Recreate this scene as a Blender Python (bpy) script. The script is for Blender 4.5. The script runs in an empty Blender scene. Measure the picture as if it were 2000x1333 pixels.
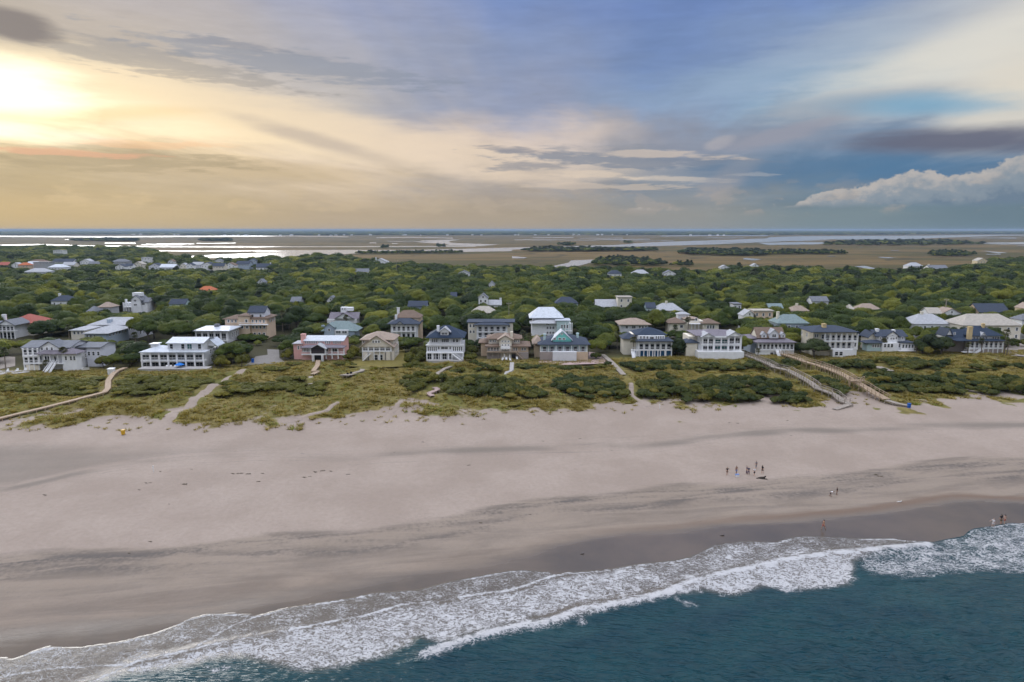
import bpy, bmesh, math, random
import numpy as np
from mathutils import Vector, Matrix
R = math.radians
random.seed(7); rng = np.random.default_rng(7)
scene = bpy.context.scene
COL = scene.collection

# ------------------------------------------------------------------ camera
F = 1333.0; CX, CY = 1000.0, 666.5; H = 50.0; PITCH = R(9.27)
CP, SP = math.cos(PITCH), math.sin(PITCH)
cam = bpy.data.objects.new('camera', bpy.data.cameras.new('camera'))
cam.data.lens = 24.0; cam.data.sensor_width = 36.0
cam.data.clip_start = 0.5; cam.data.clip_end = 120000
cam.location = (0, 0, H); cam.rotation_euler = (R(90) - PITCH, 0, 0)
COL.objects.link(cam); scene.camera = cam

# ------------------------------------------------------------------ render / view
scene.render.engine = 'CYCLES'
scene.view_settings.view_transform = 'Standard'; scene.view_settings.look = 'None'
scene.view_settings.gamma = 1.0; scene.view_settings.exposure = 0.13
scene.cycles.use_denoising = True
try: scene.cycles.denoiser = 'OPENIMAGEDENOISE'
except Exception: pass
scene.cycles.max_bounces = 6; scene.cycles.diffuse_bounces = 3; scene.cycles.glossy_bounces = 3
scene.cycles.transmission_bounces = 3; scene.cycles.transparent_max_bounces = 8; scene.cycles.volume_bounces = 0
scene.cycles.caustics_reflective = False; scene.cycles.caustics_refractive = False
scene.cycles.sample_clamp_indirect = 6.0
scene.cycles.use_adaptive_sampling = True; scene.cycles.adaptive_threshold = .03

# ------------------------------------------------------------------ node helpers
def lin(c):
    return tuple(((v/255)/12.92 if v/255 <= .04045 else ((v/255+.055)/1.055)**2.4) for v in c)
class NB:
    """small node-building helper: sockets in, sockets out"""
    def __init__(s, tree): s.t = tree; s.n = tree.nodes; s.l = tree.links
    def put(s, sock, v):
        if v is None: return
        if hasattr(v, 'links') or isinstance(v, bpy.types.NodeSocket): s.l.new(v, sock)
        else:
            try: sock.default_value = v
            except Exception:
                try: sock.default_value = tuple(v) + (1,)
                except Exception: sock.default_value = (v, v, v)
    def m(s, op, a, b=None, c=None, clamp=False):
        n = s.n.new('ShaderNodeMath'); n.operation = op; n.use_clamp = clamp
        for i, v in enumerate((a, b, c)): s.put(n.inputs[i], v)
        return n.outputs[0]
    def add(s, a, b): return s.m('ADD', a, b)
    def sub(s, a, b): return s.m('SUBTRACT', a, b)
    def mul(s, a, b): return s.m('MULTIPLY', a, b)
    def div(s, a, b): return s.m('DIVIDE', a, b)
    def step(s, v, lo, hi, a=0.0, b=1.0, kind='SMOOTHSTEP'):
        n = s.n.new('ShaderNodeMapRange'); n.interpolation_type = kind
        for i, q in enumerate((v, lo, hi, a, b)): s.put(n.inputs[i], q)
        return n.outputs[0]
    def vec(s, x=0.0, y=0.0, z=0.0):
        n = s.n.new('ShaderNodeCombineXYZ')
        for i, v in enumerate((x, y, z)): s.put(n.inputs[i], v)
        return n.outputs[0]
    def sep(s, v):
        n = s.n.new('ShaderNodeSeparateXYZ'); s.l.new(v, n.inputs[0]); return n.outputs
    def noise(s, v, scale=1.0, detail=4.0, rough=.55, dist=0.0, col=False):
        n = s.n.new('ShaderNodeTexNoise'); s.put(n.inputs['Vector'], v)
        n.inputs['Scale'].default_value = scale; n.inputs['Detail'].default_value = detail
        n.inputs['Roughness'].default_value = rough; n.inputs['Distortion'].default_value = dist
        return n.outputs['Color' if col else 'Fac']
    def voro(s, v, scale=1.0, feature='F1', out='Distance', rnd=1.0):
        n = s.n.new('ShaderNodeTexVoronoi'); n.feature = feature; s.put(n.inputs['Vector'], v)
        n.inputs['Scale'].default_value = scale; n.inputs['Randomness'].default_value = rnd
        return n.outputs[out]
    def ramp(s, v, pts, col=True, interp='EASE'):
        n = s.n.new('ShaderNodeValToRGB'); cr = n.color_ramp; cr.interpolation = interp
        pts = sorted(pts, key=lambda p: p[0])
        while len(cr.elements) < len(pts): cr.elements.new(.5)
        for e, (p, c) in zip(cr.elements, pts):
            e.position = p; e.color = (tuple(c) + (1,)) if col else (c, c, c, 1)
        s.put(n.inputs[0], v); return n.outputs[0]
    def mix(s, f, a, b, mode='MIX'):
        n = s.n.new('ShaderNodeMix'); n.data_type = 'RGBA'; n.blend_type = mode
        s.put(n.inputs[0], f); s.put(n.inputs[6], a if not isinstance(a, tuple) or len(a) == 4 else a + (1,))
        s.put(n.inputs[7], b if not isinstance(b, tuple) or len(b) == 4 else b + (1,))
        return n.outputs[2]
    def vscale(s, v, k):
        n = s.n.new('ShaderNodeVectorMath'); n.operation = 'MULTIPLY'; s.l.new(v, n.inputs[0])
        s.put(n.inputs[1], k); return n.outputs[0]
    def vadd(s, a, b):
        n = s.n.new('ShaderNodeVectorMath'); n.operation = 'ADD'; s.put(n.inputs[0], a); s.put(n.inputs[1], b)
        return n.outputs[0]
    def attr(s, name, out='Fac'):
        n = s.n.new('ShaderNodeAttribute'); n.attribute_name = name; return n.outputs[out]
    def pos(s):
        return s.n.new('ShaderNodeNewGeometry').outputs['Position']
    def bump(s, h, strength=.3, dist=.1):
        n = s.n.new('ShaderNodeBump'); n.inputs['Strength'].default_value = strength
        n.inputs['Distance'].default_value = dist; s.put(n.inputs['Height'], h); return n.outputs[0]

def pix_dir(u, v):
    k = (CY - v)/F
    d = Vector(((u - CX)/F, CP + k*SP, -SP + k*CP)); return d
def az_el(u, v):
    d = pix_dir(u, v).normalized()
    return math.degrees(math.atan2(d.x, d.y)), math.degrees(math.asin(d.z))

# ------------------------------------------------------------------ sky (world) and sun
SUN_AZ, SUN_EL = -36.0, 9.0
world = bpy.data.worlds.new('World'); scene.world = world; world.use_nodes = True
wt = world.node_tree; wt.nodes.clear(); B = NB(wt)
gen = wt.nodes.new('ShaderNodeTexCoord').outputs['Generated']
dx, dy, dz = B.sep(gen)
el = B.mul(B.m('ARCSINE', dz), 180/math.pi)
az = B.mul(B.m('ARCTAN2', dx, dy), 180/math.pi)
zz = B.add(B.m('MAXIMUM', dz, 0.0), .07)
pcx, pcy = B.div(dx, zz), B.div(dy, zz)
va = R(13)
along = B.add(B.mul(pcx, math.sin(va)), B.mul(pcy, math.cos(va)))
across = B.sub(B.mul(pcx, math.cos(va)), B.mul(pcy, math.sin(va)))
pl = B.vec(B.mul(across, .55), B.mul(along, .16), 0.0)
nA = B.noise(pl, 1.3, 4.0, .58, .5)
nB = B.noise(B.vadd(pl, (7.3, 2.1, 0)), 2.6, 5.0, .6, .7)
wisp = B.noise(B.vec(B.mul(az, .05), B.mul(el, .42), 3.0), 1.0, 5.0, .6)
wisp2 = B.noise(B.vec(B.mul(az, .16), B.mul(el, .9), 9.0), 1.0, 6.0, .6)
lowk = B.step(el, .4, 5.0)
azw = B.add(az, B.mul(B.mul(B.sub(nA, .5), 26.0), lowk))
elw = B.add(el, B.mul(B.add(B.mul(B.sub(nA, .5), 5.0), B.mul(B.sub(nB, .5), 3.6)), lowk))
elw = B.add(elw, B.mul(B.mul(B.sub(wisp, .5), 2.8), lowk))
an = B.div(B.add(azw, 180.0), 360.0)
AZ = [-36, -25, -13, 0, 13, 25, 36]
rows = [
 (1.0, [(186,166,128),(184,166,134),(176,160,138),(164,152,136),(142,143,141),(118,134,141),(104,124,136)]),
 (4.0, [(176,161,132),(184,168,142),(204,186,162),(158,152,150),(124,136,150),(80,115,147),(92,120,148)]),
 (7.0, [(244,222,176),(238,214,178),(224,206,184),(205,190,180),(136,142,157),(122,141,164),(186,188,188)]),
 (10.0,[(250,234,200),(230,214,188),(186,180,176),(140,149,173),(130,151,181),(142,168,188),(207,205,197)]),
 (13.5,[(178,168,156),(180,171,163),(166,165,172),(130,145,178),(113,136,179),(132,151,179),(187,187,187)]),
 (18.0,[(170,164,162),(170,165,168),(156,160,180),(116,137,183),(104,129,183),(110,133,179),(130,141,167)]),
]
# outside the frame the sky carries on: warm towards the sun side, blue-grey veiled cloud elsewhere
outs = {1.0: (150,150,148), 4.0: (142,148,155), 7.0: (158,160,166), 10.0: (158,162,170), 13.5: (150,155,166), 18.0: (142,149,167)}
layers = []
for e, cols in rows:
    pts = [((a + 180)/360, lin(c)) for a, c in zip(AZ, cols)]
    o = lin(outs[e]); l0 = lin(cols[0]); r0 = lin(cols[-1])
    pts += [((-70 + 180)/360, tuple(.5*p + .5*q for p, q in zip(o, l0))), ((-120 + 180)/360, o), ((80 + 180)/360, tuple(.6*p + .4*q for p, q in zip(o, r0))), ((130+180)/360, o)]
    layers.append((e, B.ramp(an, pts)))
sky = layers[0][1]
for (e0, _), (e1, c1) in zip(layers, layers[1:]):
    sky = B.mix(B.step(elw, e0, e1), sky, c1)
# veiled high cloud overhead, brighter toward the zenith
sky = B.mix(B.step(el, 19.0, 46.0), sky, lin((178,182,194)))
# fine streaks
amp = B.mul(B.sub(nB, .47), .30)
sky = B.mix(1.0, sky, B.vec(*(B.add(1.0, B.mul(amp, lowk)),)*3), 'MULTIPLY')
wisp4 = B.noise(B.vec(B.mul(az, .30), B.mul(el, 1.9), 33.0), 1.0, 6.0, .65)
amp2 = B.mul(B.add(B.mul(B.sub(wisp2, .47), .30), B.mul(B.sub(wisp4, .5), .20)), B.step(el, .2, 2.0))
sky = B.mix(1.0, sky, B.vec(*(B.add(1.0, amp2),)*3), 'MULTIPLY')
azel = B.vec(az, el, 0.0)
def blob(u, v, wu, wv, tilt, op, edge=.5):
    """soft noisy cloud mask centred on the direction of a point of the sky, sizes in degrees"""
    a0, e0 = az_el(u, v)
    mp = wt.nodes.new('ShaderNodeMapping'); mp.vector_type = 'TEXTURE'; wt.links.new(azel, mp.inputs[0])
    mp.inputs[1].default_value = (a0, e0, 0); mp.inputs[2].default_value = (0, 0, R(tilt)); mp.inputs[3].default_value = (wu, wv, 1)
    ln = wt.nodes.new('ShaderNodeVectorMath'); ln.operation = 'LENGTH'; wt.links.new(mp.outputs[0], ln.inputs[0])
    r = B.sub(ln.outputs['Value'], wfuzz if edge > .28 else ffuzz)
    return B.step(r, 1.0 + edge, 1.0 - edge*1.6, 0.0, op)
wfuzz = B.mul(B.sub(wisp2, .5), 2.4*.55)
wisp3 = B.noise(B.vec(B.mul(az, .34), B.mul(el, 2.3), 21.0), 1.0, 5.0, .62)
ffuzz = B.mul(B.sub(B.add(B.mul(wisp3, .7), B.mul(wisp2, .3)), .5), 4.6)
# bright fan of cirrus spreading from the sun and the pale cloud bank on the right
for (u, v, wu, wv, t, col, op, *ed) in [
    (330, 205, 14, 2.0, -9, (248,226,186), .8), (620, 245, 12, 1.7, -11, (232,212,184), .72), (880, 300, 9.5, 1.6, -8, (224,205,184), .72),
    (1180, 325, 8, 1.0, -5, (214,198,182), .55), (1000, 345, 6, .55, -2, (222,203,182), .5), (480, 330, 10, .8, -1, (205,183,150), .45),
    (1880, 100, 10, 2.8, 14, (214,211,202), .85), (1980, 190, 4.5, 2.6, 20, (212,205,192), .8), (1780, 40, 9, 1.5, 10, (170,176,186), .5),
    (1560, 125, 9, 1.5, 12, (150,170,192), .5),
    # dark veils
    (290, 118, 9, .9, -6, (150,147,146), .6, .27), (600, 130, 11, .9, -5, (132,141,156), .55, .27), (460, 88, 4, .3, -3, (140,142,152), .5, .25), (30, 50, 2.6, 1.0, -8, (122,117,118), .95, .3),
    (620, 275, 6, .6, -14, (176,164,155), .6), (210, 312, 9, .7, 0, (160,147,122), .6, .27), (120, 298, 6, .25, 0, (232,170,140), .5, .25), (300, 283, 5, .3, 1, (238,192,150), .5, .25), (150, 225, 7, .55, 6, (224,190,128), .6),
    (1230, 312, 9, .75, -3, (118,129,146), .75, .27), (1050, 326, 3.6, .5, -1, (140,141,148), .7, .27), (1010, 293, 3.0, .25, -3, (146,143,149), .6, .27), (1420, 335, 8, .5, 0, (104,124,147), .55, .3),
    (1280, 300, 6, .34, -3, (214,197,181), .55, .27), (1330, 350, 3.5, .22, -2, (212,198,183), .5, .27), (1120, 338, 4, .3, -3, (218,200,180), .55, .27), (1480, 342, 2.4, .16, 0, (196,190,184), .5, .2), (1180, 366, 7, .25, -1, (204,188,172), .5, .2),
    (1420, 352, 2.4, .9, 30, (160,156,158), .5, .3), (1405, 280, 1.3, .5, 15, (172,168,172), .7, .3), (1530, 262, 4.2, .6, 12, (150,150,162), .7, .3),
    (1890, 275, 8.5, .95, -2, (99,103,121), .95, .4), (1650, 205, 7, .9, 4, (138,147,162), .55), (1520, 268, 5.5, .8, 6, (142,146,160), .6),
    (1640, 335, 10, 1.2, 0, (84,118,150), .55), (1810, 205, 5.5, .8, -4, (112,160,190), .75),
    ]:
    f = blob(u, v, wu, wv, t, op, *ed)
    sky = B.mix(f, sky, lin(col))
# cumulus bank on the right
fb = B.noise(B.vec(B.mul(az, .42), B.mul(el, .55), 1.7), 1.0, 5.0, .6)
fb2 = B.noise(B.vec(B.mul(az, 1.1), B.mul(el, 1.5), 5.7), 1.0, 4.0, .6)
tops = [(1500, 408), (1553, 395), (1600, 372), (1650, 356), (1700, 360), (1750, 338), (1800, 345), (1850, 333), (1900, 337), (1960, 308), (2000, 298), (2100, 300)]
tp = [(0.0, 0.0)] + [((az_el(u, v)[0] + 180)/360, az_el(u, v)[1]/10) for u, v in tops] + [(.72, .25), (.9, .0)]
top = B.mul(B.ramp(B.div(B.add(az, 180.0), 360.0), tp, col=False, interp='LINEAR'), 10.0)
edge = B.sub(B.add(top, B.add(B.mul(B.sub(fb, .5), 2.2), B.mul(B.sub(fb2, .5), .9))), el)
cm = B.mul(B.step(edge, 0.0, .22), B.step(B.add(el, B.mul(B.sub(fb, .5), .8)), 1.5, 2.1))
shade = B.add(B.sub(.95, B.mul(edge, .33)), B.mul(B.sub(fb2, .5), 1.3))
ccol = B.ramp(shade, [(0.0, lin((106,124,142))), (.45, lin((132,144,155))), (1.0, lin((178,173,170)))])
sky = B.mix(B.mul(cm, .95), sky, ccol)
# small far cumulus low on the left
fbl = B.noise(B.vec(B.mul(az, .33), B.mul(el, .8), 4.1), 1.0, 4.0, .6)
lowc = B.mul(B.mul(B.step(fbl, .52, .62), B.step(el, .9, 1.6)), B.step(el, 4.6, 2.0, 0.0, 1.0))
sky = B.mix(B.mul(lowc, .35), sky, B.mix(B.step(az, -30.0, 12.0), lin((206,184,146)), lin((172,160,150))))
# sun glow behind thin cloud
sa, se = R(SUN_AZ), R(SUN_EL)
sd = (math.cos(se)*math.sin(sa), math.cos(se)*math.cos(sa), math.sin(se))
dotn = wt.nodes.new('ShaderNodeVectorMath'); dotn.operation = 'DOT_PRODUCT'; wt.links.new(gen, dotn.inputs[0]); dotn.inputs[1].default_value = sd
ang = B.mul(B.m('ARCCOSINE', B.m('MINIMUM', dotn.outputs['Value'], 1.0)), 180/math.pi)
angn = B.sub(ang, B.mul(B.sub(wisp, .5), 9.0))
angn = B.sub(angn, B.mul(B.sub(nB, .5), 5.0))
g1 = B.m('MAXIMUM', blob(-5, 180, 5.6, 2.0, -6, 1.0, .55), B.m('MAXIMUM', blob(0, 252, 6.0, .8, -2, .8, .5), blob(150, 205, 8, 1.3, -9, .25, .6))); g2 = B.step(angn, 20.0, 2.0, 0.0, 1.0)
sky = B.mix(B.mul(g1, 1.0), sky, (.55, .53, .48), 'ADD')
sky = B.mix(B.mul(g2, .03), sky, (1.0, .85, .62), 'ADD')
# overcast rise towards the zenith, boosted out of view to light sand and house fronts
rise = B.step(el, 17.0, 60.0, 1.0, 3.8)
sky = B.mix(1.0, sky, B.vec(rise, rise, rise), 'MULTIPLY')
nish = wt.nodes.new('ShaderNodeTexSky'); nish.sky_type = 'NISHITA'; nish.sun_disc = False
nish.sun_elevation = R(SUN_EL); nish.sun_rotation = R(SUN_AZ); nish.dust_density = 2.0
nsk = B.mix(1.0, nish.outputs[0], (.05, .05, .05), 'MULTIPLY')
final = B.mix(.985, nsk, sky)
bg = wt.nodes.new('ShaderNodeBackground'); bg.inputs['Strength'].default_value = 1.0
wt.links.new(final, bg.inputs['Color'])
world.cycles.sampling_method = 'MANUAL'; world.cycles.sample_map_resolution = 512
wo = wt.nodes.new('ShaderNodeOutputWorld'); wt.links.new(bg.outputs[0], wo.inputs['Surface'])

sun = bpy.data.objects.new('sun', bpy.data.lights.new('sun', 'SUN'))
sun.data.energy = 1.5; sun.data.angle = R(34)      # the sun is a wide bright patch behind thin cloud; sun.data.color = (1.0, .74, .42)
sun.rotation_euler = Vector(sd).to_track_quat('Z', 'Y').to_euler()
sun.location = (-200, 300, 120)
COL.objects.link(sun)

# ================================================================== geometry helpers
def plane_hit(u, v, z):
    d = pix_dir(u, v); t = (z - H)/d.z
    return (t*d.x, t*d.y)
def at_depth(u, v, y):
    """the point of the vertical plane at distance y that lies in the direction of a photo point"""
    d = pix_dir(u, v); t = y/d.y
    return (t*d.x, H + t*d.z)
def project(x, y, z):
    zc = y*CP - (z - H)*SP
    return CX + F*x/zc, CY - F*(y*SP + (z - H)*CP)/zc
def tag(o, label=None, cat=None, group=None, kind=None):
    if label: o['label'] = label
    if cat: o['category'] = cat
    if group: o['group'] = group
    if kind: o['kind'] = kind
    return o
def obj(name, me, mat=None, parent=None, loc=None):
    o = bpy.data.objects.new(name, me); COL.objects.link(o)
    if mat is not None and me is not None and hasattr(me, 'materials') and len(me.materials) == 0: me.materials.append(mat)
    if parent is not None: o.parent = parent
    if loc is not None: o.location = loc
    return o
def empty(name, loc=(0, 0, 0), rz=0.0):
    o = bpy.data.objects.new(name, None); COL.objects.link(o); o.location = loc; o.rotation_euler = (0, 0, rz)
    o.empty_display_size = .5; return o
def mesh(name, verts, faces, smooth=False):
    me = bpy.data.meshes.new(name); me.from_pydata([tuple(v) for v in verts], [], faces); me.update()
    if smooth: me.polygons.foreach_set('use_smooth', [True]*len(me.polygons))
    return me
def np_mesh(name, V, Fq, smooth=False, k=None):
    """fast mesh from numpy arrays; Fq is (n,3) or (n,4)"""
    me = bpy.data.meshes.new(name); V = np.asarray(V, dtype=np.float32); Fq = np.asarray(Fq, dtype=np.int32)
    n, k = Fq.shape
    me.vertices.add(len(V)); me.vertices.foreach_set('co', V.ravel())
    me.loops.add(n*k); me.loops.foreach_set('vertex_index', Fq.ravel())
    me.polygons.add(n); me.polygons.foreach_set('loop_start', np.arange(0, n*k, k, dtype=np.int32))
    me.update(calc_edges=True)
    if smooth: me.polygons.foreach_set('use_smooth', np.ones(n, dtype=bool))
    return me
def grid_faces(nx, ny):
    i = np.arange(nx*ny).reshape(ny, nx)
    return np.stack([i[:-1, :-1], i[:-1, 1:], i[1:, 1:], i[1:, :-1]], -1).reshape(-1, 4)
def fattr(me, name, arr):
    a = me.attributes.new(name, 'FLOAT', 'POINT'); a.data.foreach_set('value', np.asarray(arr, dtype=np.float32).ravel())
def sstep(x, a, b):
    t = np.clip((x - a)/(b - a), 0, 1); return t*t*(3 - 2*t)
class Waves:
    """smooth pseudo-noise as a sum of random sines"""
    def __init__(s, n, lmin, lmax, seed, ax=1.0, ay=1.0):
        r = np.random.default_rng(seed); L = np.exp(r.uniform(np.log(lmin), np.log(lmax), n)); th = r.uniform(0, 2*np.pi, n)
        s.kx = 2*np.pi/L*np.cos(th)*ax; s.ky = 2*np.pi/L*np.sin(th)*ay; s.ph = r.uniform(0, 2*np.pi, n); s.w = (L/L.max())**.5; s.w /= np.sqrt((s.w**2).sum()/2)
    def __call__(s, x, y):
        o = np.zeros(np.broadcast(x, y).shape)
        for a, b, p, w in zip(s.kx, s.ky, s.ph, s.w): o += w*np.sin(a*x + b*y + p)
        return o
class PLine:
    """polyline given by photo points lying on the level z, as y(x), carried on beyond its ends"""
    def __init__(s, px, z, sl=.08):
        p = np.array([plane_hit(u, v, z) for u, v in px]); p = p[np.argsort(p[:, 0])]
        L, Rr = p[0], p[-1]
        p = np.vstack([[L[0]-60000, L[1]-60000*sl*.0-400*sl], [L[0]-400, L[1]-400*sl], p, [Rr[0]+400, Rr[1]+400*sl], [Rr[0]+60000, Rr[1]+400*sl]])
        s.p = p
    def __call__(s, x): return np.interp(x, s.p[:, 0], s.p[:, 1])
def poly_sd(P, x, y):
    """signed distance to a polygon, positive inside"""
    P = np.asarray(P); n = len(P); d = np.full(x.shape, 1e18); ins = np.zeros(x.shape, bool)
    for i in range(n):
        ax, ay = P[i]; bx, by = P[(i+1) % n]
        ex, ey = bx-ax, by-ay; L = ex*ex+ey*ey + 1e-12
        t = np.clip(((x-ax)*ex+(y-ay)*ey)/L, 0, 1)
        d = np.minimum(d, (x-ax-t*ex)**2+(y-ay-t*ey)**2)
        c = ((ay > y) != (by > y)) & (x < (bx-ax)*(y-ay)/(by-ay+1e-12)+ax)
        ins ^= c
    d = np.sqrt(d); return np.where(ins, d, -d)
def line_d(P, x, y, closed=False):
    P = np.asarray(P); d = np.full(x.shape, 1e18)
    for i in range(len(P)-1):
        ax, ay = P[i]; bx, by = P[i+1]; ex, ey = bx-ax, by-ay; L = ex*ex+ey*ey+1e-12
        t = np.clip(((x-ax)*ex+(y-ay)*ey)/L, 0, 1)
        d = np.minimum(d, (x-ax-t*ex)**2+(y-ay-t*ey)**2)
    return np.sqrt(d)
def px_world(px, z): return [plane_hit(u, v, z) for u, v in px]

# ================================================================== lines of the shore, read off the photograph
A_PX = [(0,1287),(23,1290),(58,1276),(88,1265),(146,1268),(231,1256),(308,1237),(346,1222),(365,1211),(404,1201),(461,1200),(504,1204),(550,1191),(615,1180),(688,1169),(727,1160),(815,1154),(881,1137),(950,1124),(996,1116),(1027,1115),(1073,1119),(1085,1126),(1111,1120),(1185,1114),(1250,1103),(1319,1096),(1350,1089),(1377,1076),(1396,1066),(1454,1058),(1515,1061),(1546,1051),(1577,1048),(1631,1051),(1685,1053),(1742,1053),(1800,1063),(1815,1065),(1846,1056),(1881,1050),(1900,1035),(1935,1030),(1973,1023),(2000,1024)]
W_PX = [(0,1182),(250,1166),(430,1145),(700,1108),(958,1060),(1100,1045),(1227,1028),(1300,1024),(1473,1003),(1569,987),(1685,981),(1838,964),(2000,953)]
M_PX = [(0,1093),(250,1078),(538,1040),(700,1030),(842,1008),(1035,974),(1350,953),(1415,951),(1569,926),(1723,916),(2000,897)]
T_PX = [(0,955),(154,922),(250,908),(346,897),(500,889),(700,891),(842,883),(1035,874),(1350,860),(1473,847),(1685,835),(2000,828)]
D_PX = [(0,848),(120,846),(250,850),(330,852),(430,848),(600,838),(760,828),(900,833),(1050,820),(1200,806),(1290,803),(1450,800),(1640,796),(1800,790),(2000,778)]
V_PX = [(0,728),(150,727),(400,722),(620,708),(870,708),(1100,706),(1400,700),(1560,696),(1780,691),(2000,688)]
E_PX = [(-300,482),(0,482),(250,484),(300,490),(345,502),(420,506),(560,503),(640,500),(740,509),(800,514),(900,521),(1000,519),(1075,523),(1180,522),(1350,528),(1440,521),(1520,521),(1600,522),(1700,528),(1800,529),(1880,520),(1950,507),(2050,503),(2300,500)]
yA = PLine(A_PX, 0.0, .2); yW = PLine(W_PX, .5, .15); yM = PLine(M_PX, 1.2, .12); yT = PLine(T_PX, 1.7, .1)
yD = PLine(D_PX, 2.0, .1); yV = PLine(V_PX, 3.2, .09); yE = PLine(E_PX, 11.0, 0.0)
nz_dune = Waves(26, 5, 30, 11); nz_big = Waves(14, 25, 90, 12); nz_small = Waves(22, 1.2, 5, 13)
MARSH_Z = .5
def ground_z(x, y):
    x = np.asarray(x, float); y = np.asarray(y, float)
    a, d, v, e = yA(x), yD(x), yV(x), yE(x)
    s = y - a; toe = np.maximum(d - a, 5)
    t = s/toe
    zb = np.where(s < 0, np.maximum(s*.045, -5), 2.0*np.clip(t, 0, 1)**.85)
    zb = zb + .05*nz_big(x, y)*sstep(t, .3, .6)
    q = sstep(y, d, d + 22)
    zd = 2.0 + 1.2*q + .45*q*nz_dune(x, y)*(1 - sstep(y, v - 10, v))
    z = np.where(y < d, zb, zd)
    z = z + (MARSH_Z - z)*sstep(y, e - 10, e + 45)
    return z
def gz(x, y): return float(ground_z(np.array([x]), np.array([y]))[0])
def hit(u, v):
    """where the direction of a photo point meets the ground"""
    z = 2.0
    for _ in range(12):
        x, y = plane_hit(u, v, z); z = .5*z + .5*gz(x, y)
    x, y = plane_hit(u, v, z)
    return x, y, gz(x, y)

# ================================================================== materials
MATS = {}
def new_mat(name):
    m = bpy.data.materials.new(name); m.use_nodes = True
    t = m.node_tree; b = t.nodes['Principled BSDF']; MATS[name] = m
    return m, NB(t), b
def simple(name, col, rough=.6, var=.12, scale=.6, spec=.3, metal=0.0, bump=0.0, bscale=8.0):
    """painted or natural surface with a little unevenness of its own"""
    if name in MATS: return MATS[name]
    m, n, b = new_mat(name)
    f = n.noise(n.pos(), scale, 4.0, .6)
    k = n.step(f, .25, .75, 1 - var, 1 + var, 'LINEAR')
    c = n.mix(1.0, tuple(col), n.vec(k, k, k), 'MULTIPLY'); n.l.new(c, b.inputs['Base Color'])
    b.inputs['Roughness'].default_value = rough; b.inputs['Specular IOR Level'].default_value = spec; b.inputs['Metallic'].default_value = metal
    if bump: n.l.new(n.bump(n.noise(n.pos(), bscale, 3.0), bump, .05), b.inputs['Normal'])
    return m

# ---- ground: sand, dunes, forest floor and marsh in one sheet
def graded(lo, hi, f0, f1, step, grow=1.16):
    a = list(np.arange(f0, f1 + step*.5, step)); s = step; x = f0; L = []
    while x > lo: s *= grow; x -= s; L.append(x)
    s = step; x = a[-1]; Rr = []
    while x < hi: s *= grow; x += s; Rr.append(x)
    return np.array(L[::-1] + a + Rr)
gx = graded(-40000, 40000, -260, 260, 1.15); gy = graded(-1500, 60000, 55, 300, .95, 1.09)
GX, GY = np.meshgrid(gx, gy); GZ = ground_z(GX, GY)
xa = GX; s_w = yW(GX); s_m = yM(GX); s_t = yT(GX); s_d = yD(GX); s_v = yV(GX); s_e = yE(GX)
wn = 1.4*nz_big(GX, GY)
lf = sstep(-GX, -40, 60)
wet = 1 - sstep(GY, s_w - 9.0 - 7*lf + wn, s_w + 2.2 + 3.5*lf + wn)
rim_a = sstep(GX, 0, 60)*.85 + .12
damp = (1 - sstep(GY, s_m - 2 + wn, s_m + 5 + wn))
track = np.exp(-((GY - s_t - .6*wn)/2.6)**2)*(.6 + .4*np.tanh(nz_dune(GX*.35, GY)))
track = np.maximum(track, .75*sstep(-GX, 20, 110)*sstep(GY, s_t + 1, s_t + 5)*(1 - sstep(GY, s_d - 14, s_d - 3)))
wrack = np.exp(-((GY - s_m + 1.5 - .8*wn)/1.8)**2) + .8*np.exp(-((GY - (.55*s_m + .45*s_w) - 1.1*wn)/1.3)**2)
vwid = 11 + 12*sstep(-GX, -70, 20)
veg = sstep(GY + 5*nz_dune(GX, GY) + 3*nz_big(GX, GY), s_d + 1.0, s_d + vwid)
_me = Waves(10, 1500, 6000, 91)
def main_edge(x): return 5900 + 500*_me(x, x*0) + 1500*sstep(x, 1500, 4500)
forest = sstep(GY, s_v - 2, s_v + 14)*(1 - sstep(GY, s_e - 5, s_e + 25)); forest = np.maximum(forest, sstep(GY, main_edge(GX), main_edge(GX) + 300))
marsh_cut = 1 - sstep(GY, main_edge(GX), main_edge(GX) + 300)
marsh = sstep(GY, s_e - 10, s_e + 20)*marsh_cut
me = np_mesh('ground', np.stack([GX, GY, GZ], -1).reshape(-1, 3), grid_faces(len(gx), len(gy)), True)
for nme, arr in (('wet', wet), ('damp', damp), ('track', track), ('wrack', wrack), ('rim', rim_a), ('tdist', np.clip(GY - s_t, -60, 60)), ('veg', veg), ('forest', forest), ('marsh', marsh)): fattr(me, nme, arr)
m, n, b = new_mat('ground')
P = n.pos(); px_, py_, pz_ = n.sep(P)
shore = n.vec(n.add(n.mul(px_, .18), n.mul(py_, .03)), n.sub(py_, n.mul(px_, .17)), 0.0)   # stretched along the shoreline
f1 = n.noise(P, .06, 5.0, .6); f2 = n.noise(P, 1.3, 5.0, .65); f3 = n.noise(shore, .28, 5.0, .62, .5); f4 = n.noise(P, .35, 4.0, .6)
dry = n.mix(n.step(f1, .35, .65), (.308, .248, .204), (.362, .296, .247))
dry = n.mix(n.mul(n.step(f2, .3, .7, 0, 1), .35), dry, (.245, .195, .150))
dampc = n.mix(n.step(f3, .35, .66), (.240, .195, .150), (.132, .110, .088))
dampc = n.mix(n.step(n.noise(shore, .9, 5.0, .6, .3), .55, .7, 0, .5), dampc, (.205, .172, .128))
c = n.mix(n.mul(n.step(n.add(n.attr('damp'), n.mul(n.sub(f3, .5), .9)), .35, .8), .62), dry, dampc)
c = n.mix(n.mul(n.step(n.add(n.attr('track'), n.mul(n.sub(f3, .5), .5)), .0, 1.1), .75), c, (.165, .143, .118))
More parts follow.
